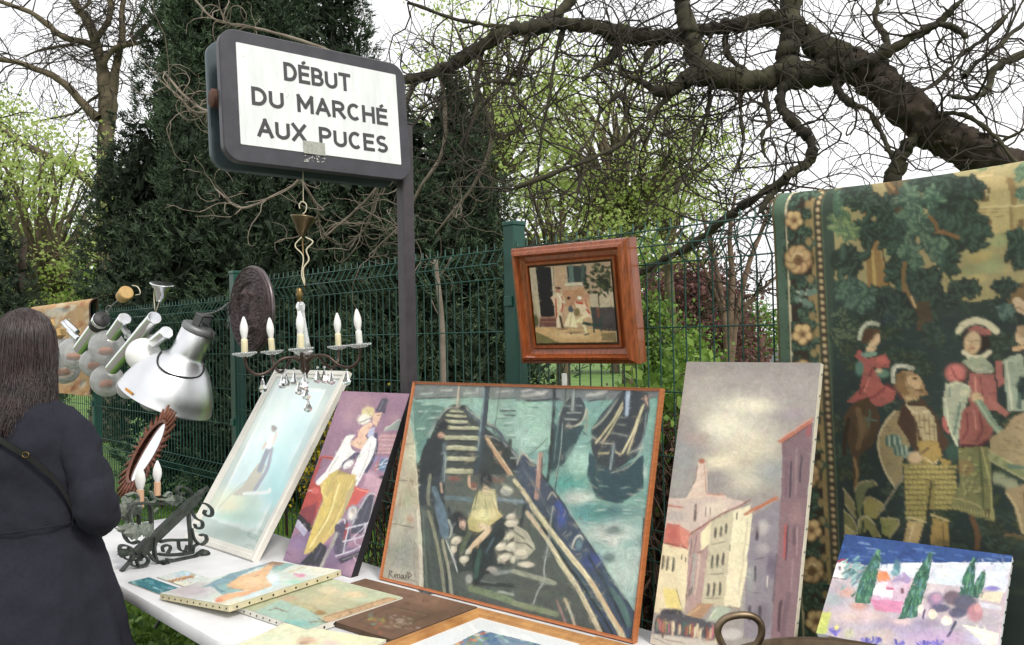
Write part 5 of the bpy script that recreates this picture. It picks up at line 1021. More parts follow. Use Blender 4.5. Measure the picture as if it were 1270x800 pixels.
c.soften(3).mottle(.05, 8); c.C = c.C*.8+.2*lin('cfe0de'); c.e('7a9484', 165, 655, 100, 28, .5, .5).grain(.02, 30); c.build('picture', m_glazed, pt)  # soft dark green ellipse paints a glass reflection over the foot of the mount
rails(pt, PA, .040, .022, .006, M('white_frame_paint', 'd3d1c8', .4, var=.08), [(0, 0), (0, .8), (.1, 1), (.5, .95), (.6, .8), (.9, .75), (1, .5), (1, .05)])
mb = MB(); b_, e_, u_, n_, w_, h_ = PA; mb.obox(b_+e_*w_/2+u_*h_/2-n_*.016, e_*(w_/2-.01), u_*(h_/2-.01), n_*.004); mb.build('backing_board', MATS['backing_board'], pt, smooth=False)

# struts that hold the leaning pictures up from behind
for ps_, th_, nm_ in ((PA, .03, 'framed_print'), (PB, .036, 'mauve'), (PC, .03, 'boats'), (PE, .024, 'tall')):
    own = min((o for o in bpy.data.objects if o.type == 'EMPTY' and o.get('category') in ('painting', 'picture')), key=lambda o: (Vector(o.location)-Vector(ps_[0]+(ps_[1]*.06))).length)
    b_, e_, u_, n_, w_, h_ = ps_; tp_ = b_+e_*w_/2+u_*h_*.62-n_*(th_+.004); bk_ = A3(-e_[1], e_[0], 0); mb = MB(); mb.tube([tp_, A3(*(tp_+bk_*.012)[:2], TZ+.002)], .006, 6); mb.build('back_strut', MATS['backing_board'], own)
# ------------------------------------------------ tapestry folded over the fence
TS0, TS1, TTOP = -1.150, -2.42, 1.955
ta = thing('tapestry', 'old woven tapestry of courtly figures and leafy trees folded over the fence top', 'tapestry', Fp(-1.7, .05, .55))
nu, nv = 350, 400
gT = np.random.default_rng(17)
av = np.linspace(0, 1, nu); hgt = np.linspace(0, 1.42, nv)           # distance down from the fold
S_, D_ = np.meshgrid(TS0+(TS1-TS0)*av, hgt)
sag = .012*np.sin((S_-TS0)*4.0)
fold = .075
ang = np.minimum(D_/(fold*1.0), 1.45)
nn = np.where(D_ < fold*1.45, .012+fold*np.sin(ang), .012+fold*.995-.055*np.clip((D_-fold*1.45)/1.2, 0, 1))
zz = np.where(D_ < fold*1.45, TTOP-fold+fold*np.cos(ang), TTOP-fold+fold*math.cos(1.45)-(D_-fold*1.45))+sag
nn = nn+.010*np.sin(S_*11+D_*1.5)*np.clip(D_*2, 0, 1)+.006*np.sin(S_*23-D_*3)*np.clip(D_*2, 0, 1)
edge = np.clip((D_-.05)/.1, 0, 1)*np.exp(-((S_-TS0)/.03)**2)*.012
G = P0+U*(S_+0)[..., None]+N*(nn-edge)[..., None]+ZU*zz[..., None]
c = CV.__new__(CV); c.nu, c.nv = nu, nv; c.G = G; c.remap(G); c.g = gT; c.C = np.empty((nv, nu, 3)); c.C[:] = lin('33463f'); c.warp(.8)
DK, MD, LT = '22323a', '3d5a50', '6a8a70'
c.view(955, 195, 5)
# open sky and golden distance, then trees
c.p('9a9160', '400,170 2200,-60 2200,900 400,900').p('a39a68', '1100,80 2200,-60 2200,400 1100,330', .9)
for x, y in ((1150, 330), (1300, 560), (1400, 640), (1500, 480), (760, 600), (560, 620), (1330, 300), (1250, 700), (1600, 300), (1750, 600)): c.e('7f8a5c', x, y, 60, 40, .7, .3); c.e('b0a060', x+40, y+50, 50, 26, .7, .3)
# castle
c.view(1110, 195, 5)
c.p('b3a369', '505,105 590,92 600,55 612,108 700,125 735,195 725,470 590,470 560,425 440,385 428,322 520,305').p('8a7444', '690,120 735,130 760,200 740,480 715,470 710,220').s('c9b987', 8, '510,120 600,110').p('6b5c3a', '540,190 590,190 588,275 545,275').s('c9ba84', 5, '565,190 565,275').s('c9ba84', 5, '540,232 590,232')
for y in (325, 345, 372): c.s('8d7c4c', 6, [(430, y), (820, y-10)])
c.s('cbbb84', 10, '440,312 800,300').p('a08f58', '730,310 1100,280 1100,470 730,440').p('6f5a38', '760,390 800,385 800,430 760,435').p('6b5a3a', '555,395 600,390 600,415 560,420').e('94a06c', 640, 520, 70, 40, .8, .3).e('aa9a58', 520, 620, 70, 40, .8, .3).e('8f9a68', 600, 680, 90, 40, .8, .3)
c.clump(640, 40, 40, 14, '55704f', '6f8a62', '8fa278', 8).clump(540, 65, 40, 16, '5d764f', '7a8f62', '93a273', 8).clump(800, 90, 60, 50, '4f7058', '6a8a6a', '8aa280', 14).clump(790, 225, 50, 45, '3f6055', '587a66', '7a9478', 12).clump(1000, 120, 160, 120, DK, MD, LT, 40)
# ground dark of the lower wood
c.view(955, 195, 5)
c.p('2b3c3b', '395,780 700,830 900,800 1250,900 1450,860 2200,800 2200,3300 380,3300').p('24363a', '395,1000 2200,1000 2200,3300 390,3300')
c.p('6d5836', '1480,790 1650,770 1700,880 1500,930 1430,900').e('7a6238', 1560, 850, 90, 50, .9, .3)
# trees
c.p('8f7038', '590,500 650,470 690,620 740,820 610,830 600,700').s('b49a4e', 20, '620,520 640,660 650,800').s('5d4626', 12, '690,560 720,700 745,830').s('7a5c30', 22, '560,300 600,360 640,440 650,500').s('7a5c30', 14, '615,235 580,290').p('54422c', '700,140 790,130 800,330 760,290', .9).s('8a6c36', 20, '720,150 770,200')
for a in ((480, 240, 90, 60), (590, 270, 90, 70), (720, 330, 70, 90), (600, 460, 70, 90), (470, 640, 110, 90), (760, 500, 80, 90), (800, 700, 90, 110), (660, 860, 130, 60), (560, 200, 80, 40)): c.clump(*a, '23332f', '345046', '4f6c58', 16, .52)
for a in ((440, 400, 70, 80), (500, 470, 60, 50)): c.clump(*a, '4a6a50', '6f8a5a', '93a068', 16, .4)
c.clump(415, 300, 30, 90, '3d6150', '4f7560', '6a8a70', 10)
c.view(1110, 195, 5)
c.p('4a3a28', '0,140 100,130 130,260 0,400', .8)
for a in ((270, 150, 90, 60), (140, 150, 60, 60), (430, 190, 110, 80), (330, 300, 140, 90), (400, 380, 150, 90), (470, 490, 110, 80), (300, 480, 140, 90), (330, 640, 60, 90), (30, 470, 80, 110), (180, 760, 110, 80), (60, 700, 60, 80), (760, 560, 70, 130), (1000, 560, 200, 150), (460, 800, 70, 40), (680, 790, 90, 40)): c.clump(*a, '22322f', '304a42', '4a6654', 18, .5)
for a in ((80, 260, 70, 70), (230, 250, 70, 60), (90, 370, 70, 60), (150, 430, 60, 70), (90, 560, 60, 60), (250, 560, 70, 80), (120, 640, 60, 40)): c.clump(*a, '35524a', '4d715c', '809a7c', 11, .55)
c.s('7a5a30', 22, '215,370 250,410 270,460 330,475 390,500').s('86683a', 16, '250,470 300,455', .9).s('7a6034', 26, '60,660 50,740 55,830').s('2b4038', 14, '300,700 350,760 360,830')
c.view(970, 345, 5)
for a in ((470, 120, 120, 90), (400, 60, 80, 60)): c.clump(*a, '2f4a44', '48685a', '6a8a72', 24, .38)
for a in ((380, 380, 70, 90), (430, 330, 60, 60), (370, 250, 50, 50)): c.clump(*a, '243836', '4a5c48', '6f7a58', 14, .45)
c.clump(700, 160, 130, 90, '212e30', '2e443f', '40584c', 16, .5).clump(720, 270, 110, 60, '202f36', '283d44', '344a4c', 18, .4)
c.view(1110, 345, 5)
for a in ((150, 200, 120, 80), (430, 60, 90, 60), (350, 130, 70, 50), (670, 60, 70, 50), (650, 160, 60, 50), (720, 220, 80, 60), (250, 100, 60, 60)): c.clump(*a, '212f30', '30463f', '486252', 12, .52)
c.clump(690, 200, 60, 50, '3a5a58', '56786c', '7a9488', 10, .4).p('513e28', '130,140 210,140 250,330 140,330', .8).s('7d6236', 20, '60,40 90,110 125,180').s('c9a878', 10, '100,110 125,180').s('34483c', 18, '370,30 420,150 470,220')
c.p('6a5432', '600,400 680,400 660,480 590,470', .7)
c.view(955, 195, 5)
for k in range(120):
    x, y = gT.uniform(420, 1700), gT.uniform(1000, 2600); c.leafbunch(x, y, 60, 46, '25352f', ['30463c', '3a5044', '3c4630', '2c4044'][k % 4], '4a6050', 7, .55)
# horse tail and rump by the first rider; bird lady
c.p('6d5630', '0,480 20,380 55,335 95,400 150,480 210,540 220,610 180,590 110,540 60,560 0,540').s('8f7848', 7, '50,345 30,440 10,520').s('4a3a22', 7, '60,350 80,440 130,520').s('94804e', 6, '70,360 120,450 200,560').s('4c3a24', 6, '40,350 50,450 60,540')
# rider in red
c.view(970, 345, 5)
c.p('a3504a', '450,480 480,440 520,500 580,490 640,470 672,520 660,550 600,560 560,550 600,600 620,660 710,690 690,760 600,800 540,770 400,770 480,690 500,600 480,520').s('7a2c34', 12, '560,560 530,640 480,710').s('7a2c34', 12, '640,680 560,740 470,760').s('cf7468', 10, '540,620 510,700').s('6a2430', 8, '600,510 640,540').s('5f2a38', 20, '650,660 720,700 740,740').e('c76058', 620, 510, 36, 24, .8, .4)
c.p('6f9486', '480,470 540,450 590,455 580,480 520,495').e('4f7a70', 480, 560, 26, 46).e('5d8474', 625, 590, 40, 26).e('c7b48c', 600, 575, 22, 12)
c.e('c9ac84', 575, 375, 32, 46, 1, .1, 10).p('c9ac84', '540,400 590,430 560,460 515,450').s('5d3f2c', 30, '590,330 540,350 520,390').e('4c3424', 535, 350, 40, 44).e('4c3424', 500, 385, 20, 20).s('5a3a2c', 5, '585,360 605,362').e('8a4a40', 590, 405, 8, 4).s('9fa892', 26, '478,375 500,310 545,275 595,285').s('c5c9b2', 8, '480,350 505,300 560,272')
# brown horse
c.view(990, 495, 4.325)
c.p('4c3926', '245,90 300,20 370,-10 430,60 440,130 400,250 330,300 325,470 295,470 290,310 265,240').s('6d5436', 30, '320,60 340,160 320,260').s('8a6e44', 14, '300,320 315,400 305,480').e('7a6040', 350, 150, 30, 50, .7, .5).s('33261a', 24, '270,110 250,200 245,290').s('4f6c60', 8, '385,60 375,150').s('4f6c60', 8, '355,105 420,115')
# big acanthus leaves
for col, t in (('8f875a', '242,480 300,560 310,640 250,560'), ('6f7a50', '300,500 330,450 400,440 425,462 370,480 345,560 335,640 310,640'), ('98904c', '350,560 380,525 450,560 460,590 420,640 360,640'), ('7a7a48', '245,600 290,640 320,720 250,680'), ('8d8a50', '320,690 330,640 370,630 420,680 450,740 400,740 370,690 340,740'), ('8a8c48', '440,640 520,640 540,670 490,740 450,720'), ('a59a58', '250,680 300,720 290,740 245,735')):
    c.p(col, t).s('c2b98c', 6, [tuple(q) for q in P2(t)[:4]], .8)
c.s('b5ad88', 7, '330,650 360,630 410,670 440,735').s('34483c', 14, '350,660 340,730').s('2b3a34', 10, '300,500 320,640').s('2c3c36', 14, '420,680 450,735')
# bearded man with plumed hat
c.view(970, 345, 5)
c.e('7d6038', 745, 650, 50, 60).view(1110, 345, 5)
c.p('a58458', '30,580 100,575 160,620 185,690 200,720 150,735 130,770 60,760 20,680').p('c7a678', '80,610 140,600 165,640 150,690 110,680 80,650').s('4a3420', 6, '105,615 140,622').e('5a3a2a', 125, 625, 9, 6).s('7a5c38', 14, '150,700 195,715').s('6a4a30', 5, '130,690 175,692').p('846438', '10,590 70,580 60,680 100,710 70,740 20,690').s('a9b0a0', 26, '-10,640 -10,560 40,540 110,560').s('d4d6c4', 10, '-10,600 10,550 70,545').p('bda070', '70,730 130,740 180,800 60,800')
c.view(990, 495, 4.325)
c.p('9a8a5e', '470,110 520,60 580,70 620,150 600,250 560,330 560,440 530,470 470,400 430,290 440,190').p('3a4a40', '520,50 620,0 700,60 640,260 620,140 570,60').s('c9bd94', 9, '520,62 480,110 435,190 432,280 470,390 520,470').s('6f6242', 10, '560,90 600,160 590,230')
for x, y, r_ in ((510, 225, 46), (550, 275, 40)):
    c.e('5d7f74', x, y, r_, r_*.8, 1, .1)
    for k in range(6): c.s('b5c4aa' if k % 2 else '385850', 6, [(x-r_*.8+k*r_*.3, y-r_*.6), (x-r_*.7+k*r_*.32, y+r_*.6)], .9)
c.s('7f9a8c', 14, '570,310 600,290').e('c9ab80', 632, 312, 40, 28).s('8a6a4a', 4, '610,300 650,305').s('8a6a4a', 4, '610,318 650,322').s('6e6a5c', 11, '610,350 540,450 430,620').s('a8a48c', 4, '605,355 430,620').view(1120, 495, 4.1)
c.p('4a3226', '0,20 100,0 170,80 210,180 240,230 200,270 60,260 -30,120').p('b5a37c', '20,30 115,40 160,90 175,210 95,215 70,120').s('d6c69c', 8, '15,25 60,70 130,60')
for k in range(5): c.s('8a7048', 5, [(60+k*22, 80), (75+k*22, 210)])
for y in (110, 145, 180): c.s('7a6040', 4, [(65, y), (165, y-6)])
c.p('a58a3c', '70,215 175,210 200,290 160,330 100,320').s('d8c89c', 6, '110,300 160,330 175,310').p('a08838', '175,290 250,320 210,350').e('2f5048', 255, 270, 36, 42).p('8d8040', '0,330 110,320 250,360 275,440 240,560 130,560 140,430 110,620 20,610 10,430')
for y in range(345, 610, 26):
    for x in range(15, 270, 22):
        if (120 < x < 150 and y > 420) or y > 560 and x > 130: continue
        c.e('b5a85c', x+(y % 52)/5, y, 9, 8, .9, .3); c.s('4c4a28', 4, [(x-9, y+12), (x+10, y+13)], .8)
c.s('2a2a1e', 9, '145,420 135,500 120,610').s('c9b87c', 12, '25,600 110,625').s('bfae70', 12, '145,590 230,620').p('bba468', '25,620 105,630 75,740 0,740').p('a88c40', '150,610 225,620 235,750 135,745').s('d8c68c', 8, '50,640 30,730').s('7a6430', 8, '200,640 210,740').s('6d4f30', 26, '350,600 380,690 375,760').e('c9ab80', 62, 300, 36, 26).s('5a4a3a', 10, '90,280 130,250')
# lady in rose with pale sleeves
c.view(1110, 345, 5)
c.p('2a2230', '420,320 560,320 590,440 540,470 420,440').s('d0cca8', 40, '395,330 430,285 500,262 570,280 630,330').s('93957a', 8, '400,350 450,300 540,300').p('a8605a', '440,320 500,290 590,320 600,350 540,350').e('d0b488', 480, 400, 52, 72, 1, .1, 8).e('c4a478', 470, 440, 34, 36).s('5a4030', 6, '445,388 470,382').s('5a4030', 6, '490,385 515,385').s('9a7858', 5, '478,390 468,418').e('9a4f48', 480, 438, 15, 6).e('2e2220', 560, 400, 30, 50)
c.s('cdc9ae', 30, '425,460 470,490 540,490 585,460').p('9aa890', '410,520 470,490 560,500 620,560 600,600 480,580').s('6b4a44', 14, '410,530 480,590 620,600').s('c9c4a4', 5, '430,515 490,560 600,575').p('a8605a', '460,590 620,600 640,820 470,820 450,700').e('c46a66', 375, 590, 62, 56).s('7d3038', 8, '350,560 380,620 440,640').s('7d3038', 8, '530,620 540,720 545,800').s('d48a7c', 8, '500,610 500,700').p('ae645c', '620,520 660,510 680,650 640,680')
c.p('a8b39a', '310,660 380,640 460,670 470,700 400,720 380,780 360,820 295,820').s('6f8a80', 10, '340,680 330,800').s('d0d4b8', 8, '320,670 400,650 460,680').e('c9c9a8', 430, 720, 36, 26).e('cfb084', 510, 745, 40, 34, 1, .1, 40).s('8a6a4c', 4, '500,740 545,790').p('9fb09c', '670,510 740,480 800,460 900,460 900,820 700,820').s('cfd4b8', 14, '690,520 710,660 725,810').s('4f6a66', 30, '780,620 770,800').p('c9b088', '760,300 800,290 850,300 840,400 780,420 745,380').e('7a6038', 800, 330, 40, 40, .5).s('d0a878', 26, '740,440 800,430').p('c9b28c', '725,130 760,115 830,170 830,240 760,210 745,180').s('8a6a48', 8, '760,180 830,220')
c.view(1120, 495, 4.1)
c.p('a9b59c', '200,-10 330,-20 300,120 275,240 240,170 210,90').s('5f7f78', 12, '290,20 260,180').s('d2d6ba', 8, '215,0 235,140 275,235').p('9f5850', '300,60 360,20 430,70 460,150 440,210 380,240 290,235 285,170').s('75303a', 9, '320,70 330,150 300,210').s('75303a', 9, '390,80 400,160 370,220').s('cf807a', 8, '360,60 370,150').s('5a2832', 16, '300,235 380,240 440,205').p('b06a60', '430,-20 540,70 520,90 440,40', .9).p('b85a56', '195,90 215,90 240,190 200,140')
c.p('7f9a86', '360,10 400,0 480,130 640,260 640,300 520,230 430,120').s('b4c2a4', 7, '375,10 470,150 620,280').p('7a7c4c', '285,250 400,240 440,250 465,620 380,600 240,550 290,420')
c.s('b0a868', 9, '400,245 440,420 460,610').s('a39c62', 8, '250,500 380,540 460,620').s('4f5a38', 12, '390,250 410,560').e('4a3c2c', 432, 580, 18, 22).e('93673c', 320, 350, 36, 40, .6, .4)
for k in range(26): x, y = c.g.uniform(290, 390), c.g.uniform(260, 500); c.e('a8a464', x, y, 9, 6, .8, .3).e('3c4a34', x+8, y+8, 7, 5, .7, .3)
for x in range(255, 450, 16): c.s('b0a868', 4, [(x, 520+(x-255)*.25), (x-2, 552+(x-255)*.25)])
# dappled horse at the edge
c.p('a8946c', '440,200 520,150 560,90 640,60 1000,60 1000,420 640,420 520,330 440,260').p('7f8a5c', '440,270 560,330 640,370 640,410 520,360 440,310').s('b5b27c', 8, '440,265 640,375').s('b5b27c', 6, '440,310 640,420').e('9fa476', 450, 290, 18, 16).e('9fa476', 500, 318, 18, 16).s('5f7a68', 22, '540,340 620,350')
for k in range(9): c.e('9aa080', 470+k*20, 400+k*8+c.g.uniform(-15, 25), 14, 32, .9, .3)
c.p('a08a62', '515,460 640,430 900,430 640,700 600,680 560,520').s('c2ac80', 12, '530,480 580,560 610,680').s('6a5636', 18, '620,480 640,620').p('8a6c40', '500,690 620,720 620,700 560,680', .8).e('bfa87c', 590, 160, 40, 40, .6, .5)
for k in range(14): c.e('7f6c4a', c.g.uniform(500, 640), c.g.uniform(90, 240), 9, 7, .6, .4)
c.view(955, 195, 5)
for k in range(26): c.clump(c.g.uniform(1600, 2150), c.g.uniform(700, 2900), 90, 70, '1f2f36', '2b4348', '46605a', 14, .42)
for k in range(12): c.e('3c4c3a', c.g.uniform(1050, 1550), c.g.uniform(2300, 2700), 60, 18, .6, .4)
for k in range(700):   # broken greens and browns in the dark ground
    x, y = gT.uniform(410, 1700), gT.uniform(950, 2700); c.s(['2f453c', '3f5646', '27332e', '4a4a34', '374c48'][k % 5], gT.uniform(5, 12), [(x, y), (x+gT.uniform(-40, 40), y+gT.uniform(-8, 8))], .35)
# woven border: green selvedge, cream line, flowers, bead chain
def edgepx(a, d):   # photograph pixel of a place on the cloth
    i = int(np.clip(d/1.42*(nv-1), 0, nv-1)); j = int(np.clip(a/(TS0-TS1)*(nu-1), 0, nu-1)); return c.X0[i, j], c.Y0[i, j]
c.view(0, 0, 1); ds = np.linspace(.06, 1.42, 40)
wA = TS0-S_
for lo, hi, col in ((-.01, .040, '476658'), (.040, .045, 'c4bb9a'), (.045, .112, '2b241f'), (.112, .123, '8d7a4a'), (.123, .127, '3a4a3c'), (.127, .145, '3d342a'), (.145, .149, '46604c')):
    m = (wA >= lo) & (wA < hi); c.C[m] = lin(col)*(1+.08*gT.normal(size=m.sum()))[:, None]
for d in np.arange(.05, 1.42, .019): x, y = edgepx(.136, d); c.e('a8946a', x, y, 2.4, 2.6, .95, .3).e('d4c6a0', x-.5, y-.8, 1.1, 1.0, .8, .4)
for d in np.arange(.05, 1.42, .052):
    for q in (.054, .080, .103): x, y = edgepx(q+gT.uniform(-.006, .006), d+gT.uniform(-.02, .02)); c.clump(x, y, 7.5, 8.5, '243a34', '3d5c4c', '63806a', 6, .5)
for d in np.arange(.09, 1.4, .05): x, y = edgepx(.109, d); c.e('94804c', x, y, 4, 5, .8, .3)
for d0 in np.arange(.0, 1.41, .02): c.s('c4bb9a', 1.6, [edgepx(.0425, d0), edgepx(.0425, d0+.022)], 1, False)
def flower(a, d, r, n, col, dk):
    x, y = edgepx(a, d); c.e('241d18', x, y, r*1.25, r*1.25, .8, .15)
    for k in range(n):
        t = 2*math.pi*k/n+.3; c.e(dk, x+r*.62*math.cos(t), y+r*.68*math.sin(t), r*.52, r*.52, 1, .12); c.e(col, x+r*.60*math.cos(t)-.3, y+r*.66*math.sin(t)-.4, r*.42, r*.42, 1, .2)
    c.e(dk, x, y, r*.45, r*.45, 1, .3).e('5a4024', x+.5, y+.5, r*.2, r*.2, .9, .4)
for d, r, n, q, k in ((.13, 10, 5, .066, 0), (.235, 15.5, 8, .074, 1), (.44, 11.5, 5, .080, 0), (.545, 15, 7, .076, 1), (.70, 11, 5, .08, 0), (.82, 14, 8, .076, 1), (.97, 12, 5, .08, 0), (1.08, 14, 7, .076, 1), (1.22, 12, 5, .08, 0), (1.34, 14, 8, .08, 1)):
    flower(q, d, r, n, *((('c8ae72', '94744a')) if not k else ('b99c68', '7d5f38')))
    if k:
        x, y = edgepx(q, d); c.s('d2ba8a', 2.2, [(x-7, y-2), (x-2, y-8), (x+5, y-6)], .9).s('5f4426', 2.4, [(x-4, y+3), (x+1, y+6), (x+5, y+1)], .9)
x, y = edgepx(.085, .34)
for k in range(7): c.e('5f7f74', x+gT.normal(0, 5), y+gT.normal(0, 7), 4, 4, 1, .2).e('a5b8a8', x+gT.normal(0, 5), y+gT.normal(0, 7), 1.5, 1.5, .8, .4)
# woven look: short vertical floats of thread and a soft pile
c.mottle(.10, 20); c.soften(1, .5); c.dabs(9000, 4.2, 1.3, .12, 90, .15, None, .5); c.grain(.05, 140)
c.C = c.C*(1.12+.18*nse(nv, nu, 9, gT)[..., None])*np.array([1.10, 1.02, .88])+.024*lin('c8c4a0'); gr_ = c.C.mean(2, keepdims=True); c.C = gr_*.22+c.C*.78
m_tap = paintmat('woven_wool', .95, .5, 200, rib=160.)
c.build('front_panel', m_tap, ta)
mb = MB(); bk = []
for j in range(0, nu, 10):
    bk.append([P0+U*S_[0, j]+N*(.012-.0)+ZU*(TTOP+sag[0, j]-.0005), P0+U*S_[0, j]+N*(-.03)+ZU*(TTOP-.012+sag[0, j]), P0+U*S_[0, j]+N*(-.05)+ZU*(TTOP-.08), P0+U*S_[0, j]+N*(-.045)+ZU*(TTOP-.55)])
for i in range(len(bk)-1):
    for k in range(3): mb.quad(bk[i][k], bk[i+1][k], bk[i+1][k+1], bk[i][k+1])
mb.build('back_fall', M('tapestry_backing', '6a6350', .95, var=.2), ta)
mb = MB(); ed = [G[i, 0]+U*.001 for i in range(4, nv, 4)]; mb.tube(ed, .0028, 5); mb.build('selvedge_cord', M('selvedge', '5a5236', .95, var=.3, vs=120), ta)

# ------------------------------------------------ pictures lying flat on the tables
def flatpose(s, n, z, a_s, a_n, L_, W_, dz=(0, 0)):
    """corner at (s, n), long axis direction (a_s, a_n) in fence coordinates, length, width; dz: rise per metre along each axis"""
    e = nrm(U*a_s+N*a_n+ZU*dz[0]); up = nrm(np.cross(ZU, e)); up = nrm(up+ZU*dz[1]); return Fp(s, n, z), e, up, nrm(np.cross(e, up)), L_, W_
def flatcanvas(label, ps, th, bg, seed, draw, nu_, nv_, matedge, tk=None, name='canvas_painting', mat=m_oil, dab=800):
    t = thing(name, label, 'painting', ps[0]-ps[3]*th); c = CV(*corners(ps), nu_, nv_, bg, seed, .6); draw(c); c.paintify(dab*2, .26, .10, .8, .08, 1, (.015, .4)); c.grain(.04, 40); c.build('canvas', mat, t); stretcher(t, ps, th, matedge)
    if tk:
        b, e, up, n, w_, h_ = ps
        tacks(t, [b+e*w_*(i+.4)/11+up*(h_+.0004)-n*.010 for i in range(11)], m_tack, up, .0026)
        tacks(t, [b-e*.0004+up*h_*(i+.4)/10-n*.010 for i in range(10)], m_tack, -e, .0034)
    return t
def d_nude(c):
    c.view(210, 680, 5.77); c.e('b3a8ac', 150, 300, 160, 60, .9, .5).e('cdd5c8', 1050, 150, 160, 60, .9, .5).e('c9d4cc', 700, 360, 260, 60, .8, .5)
    c.p('7896a0', '225,285 430,180 560,150 690,108 830,85 905,110 800,160 650,130 500,200 420,270 510,300 380,335 300,270').p('86a8a6', '300,275 420,250 540,300 390,330').s('5a7c88', 10, '300,250 360,300 400,310').p('d6ae84', '408,268 500,200 640,160 700,120 762,105 722,160 690,210 742,255 722,292 610,302 500,292').e('e2c6a0', 600, 235, 90, 40, .7, .5).p('d8a67e', '560,302 705,290 600,332 480,352 412,372 398,388 325,388 340,352 400,330').e('d28468', 355, 372, 26, 18, .9).s('b88a64', 6, '640,190 610,205').s('b58860', 6, '420,280 540,298').e('967a62', 760, 104, 62, 17).p('c2d6d8', '690,200 780,180 800,262 600,342 480,362 640,302 742,272').e('dfe8e6', 740, 215, 36, 30, .8, .5)
    c.e('d89aae', 940, 195, 36, 16).e('c46a8a', 900, 182, 14, 8, .8).e('9fcdb6', 900, 240, 70, 14, .8, .5).p('8fb0a8', '720,150 840,100 900,110 760,175', .8).s('c9b088', 7, '860,170 990,125').e('dcd6b8', 480, 410, 100, 40, .9, .5).e('e4e0cc', 1100, 160, 90, 30, .8, .5)
flatcanvas('unframed canvas of a reclining figure with studded edges lying on the table', flatpose(.170, .662, .7830, .97, .20, .358, .452, (-.052, 0)), .019, 'c6cfc6', 31, d_nude, 150, 180, M('cream_canvas_edge', 'c6bd9c', .85, var=.15, vs=30), True)
def d_view(c):
    c.view(310, 700, 6.05); c.p('b3bb9e', '520,100 700,90 1160,250 900,300 560,220').e('d3c4a2', 600, 200, 75, 30, .9, .5).e('d5c09a', 780, 228, 85, 26, .9, .5).e('c0b593', 560, 270, 160, 50, .7, .5).p('9ab3a4', '30,355 240,262 480,365 560,430 640,450 545,560').e('74aca6', 330, 445, 130, 28, .8, .5).p('a8a07c', '250,262 480,300 560,370 500,372 300,290', .7).e('c09a80', 300, 255, 60, 18, .6, .5)
    c.p('b89a76', '535,395 1040,243 1110,262 700,430 600,445').p('b58a7c', '620,432 1125,268 730,445 650,450').s('6e553c', 5, '560,395 800,325 1040,250').s('7a5c40', 4, '680,420 900,345 1090,268')
    for k in range(26): u = c.g.uniform(0, 1); c.s(['6a5238', 'd4bc94', '8a6a4c'][k % 3], 5, [(600+u*430, 400-u*130+c.g.uniform(-8, 20)), (600+u*430+22, 400-u*130-6+c.g.uniform(-8, 20))], .8)
    c.s('77634c', 9, '145,345 200,332 290,358').s('6d5a48', 5, '180,325 240,345').s('7d6a52', 10, '450,432 530,428 610,442').s('5d4c3c', 7, '510,405 560,430').e('8f744c', 530, 362, 42, 20).s('6a4f30', 5, '455,350 500,380').s('d2c8a4', 14, '800,372 960,318', .7)
flatcanvas('unframed misty river view canvas tucked under the studded canvas', flatpose(-.176, .655, .7605, .99, .12, .365, .362), .018, 'a7ab8c', 32, d_view, 160, 170, M('white_tacked_edge', 'd2cfc4', .85, var=.12, vs=30), True)
def d_fig(c): c.view(310, 700, 6.05); c.e('c6a48c', 430, 570, 70, 26, .9, .5).e('a8846c', 400, 590, 40, 14, .8, .4).e('d6b8b4', 600, 590, 50, 22, .9, .5).e('dcdcb4', 760, 530, 120, 40, .8, .5).e('c9d0b4', 200, 560, 90, 30, .8, .5)
flatcanvas('pale unframed canvas lying under the river view canvas at the table corner', flatpose(-.446, .905, .7590, .93, .36, .350, .30), .017, 'd2d3b4', 33, d_fig, 120, 110, MATS['white_tacked_edge'], True)
def d_board(c):
    c.view(420, 700, 6.35); c.e('7d6250', 520, 200, 260, 70, .6, .6).e('52402f', 700, 420, 260, 60, .5, .6).e('8a6a54', 740, 290, 160, 50, .5, .6)
    c.s('3d2e22', 6, '150,450 430,330 720,400 410,530 150,450', .8, False).s('8d735c', 3, '165,452 430,342 700,402', .6, False)
    for x, y in ((490, 240), (540, 310), (650, 340), (690, 290), (330, 210), (580, 255)): c.s('3a2b20', 6, [(x-30, y), (x, y-10), (x+20, y+6)], .8)
    for k in range(34): x, y = c.g.normal(480, 70), c.g.normal(460, 28); c.s('a8998a', 3.5, [(x, y), (x+14, y-7), (x+24, y+2)], .8)
    for k in range(16): x, y = c.g.normal(300, 40), c.g.normal(440, 25); c.e(['8f8a48', '9a5a40', '6a7a6a'][k % 3], x, y, 16, 9, .7, .4)
flatcanvas('worn brown leather board with an embossed panel lying beside the pine frame', flatpose(-.408, .548, .7560, .992, .12, .515, .345), .014, '68503f', 34, d_board, 190, 130, M('worn_board_edge', '54402f', .8, var=.3, vs=30), None, 'embossed_board', M('x', '808080') if False else paintmat('worn_leather', .6, .6, 60), 1400)
def cardp(name, label, ps, bg, seed, draw):
    o = thing(name, label, 'card', ps[0]); c = CV(*corners(ps), 60, 50, bg, seed, .5); draw(c); c.dabs(300, 4, 1.2, .1); c.build('printed_face', m_oilflat, o); stretcher(o, ps, .003, M('card_edge', 'b9b8ae', .8)); return o
def d_sea(c):
    c.view(140, 700, 8); c.p('2f6a74', '100,100 700,100 700,340 100,340')
    for k in range(30): x, y = c.g.uniform(150, 640), c.g.uniform(140, 310); c.s(['1f4f5c', '5f98a0', 'a9cdd0', '3a7a80'][k % 4], 10, [(x-40, y-14), (x+40, y+14)], .8)
    c.e('7a9a94', 200, 190, 40, 14, .7)
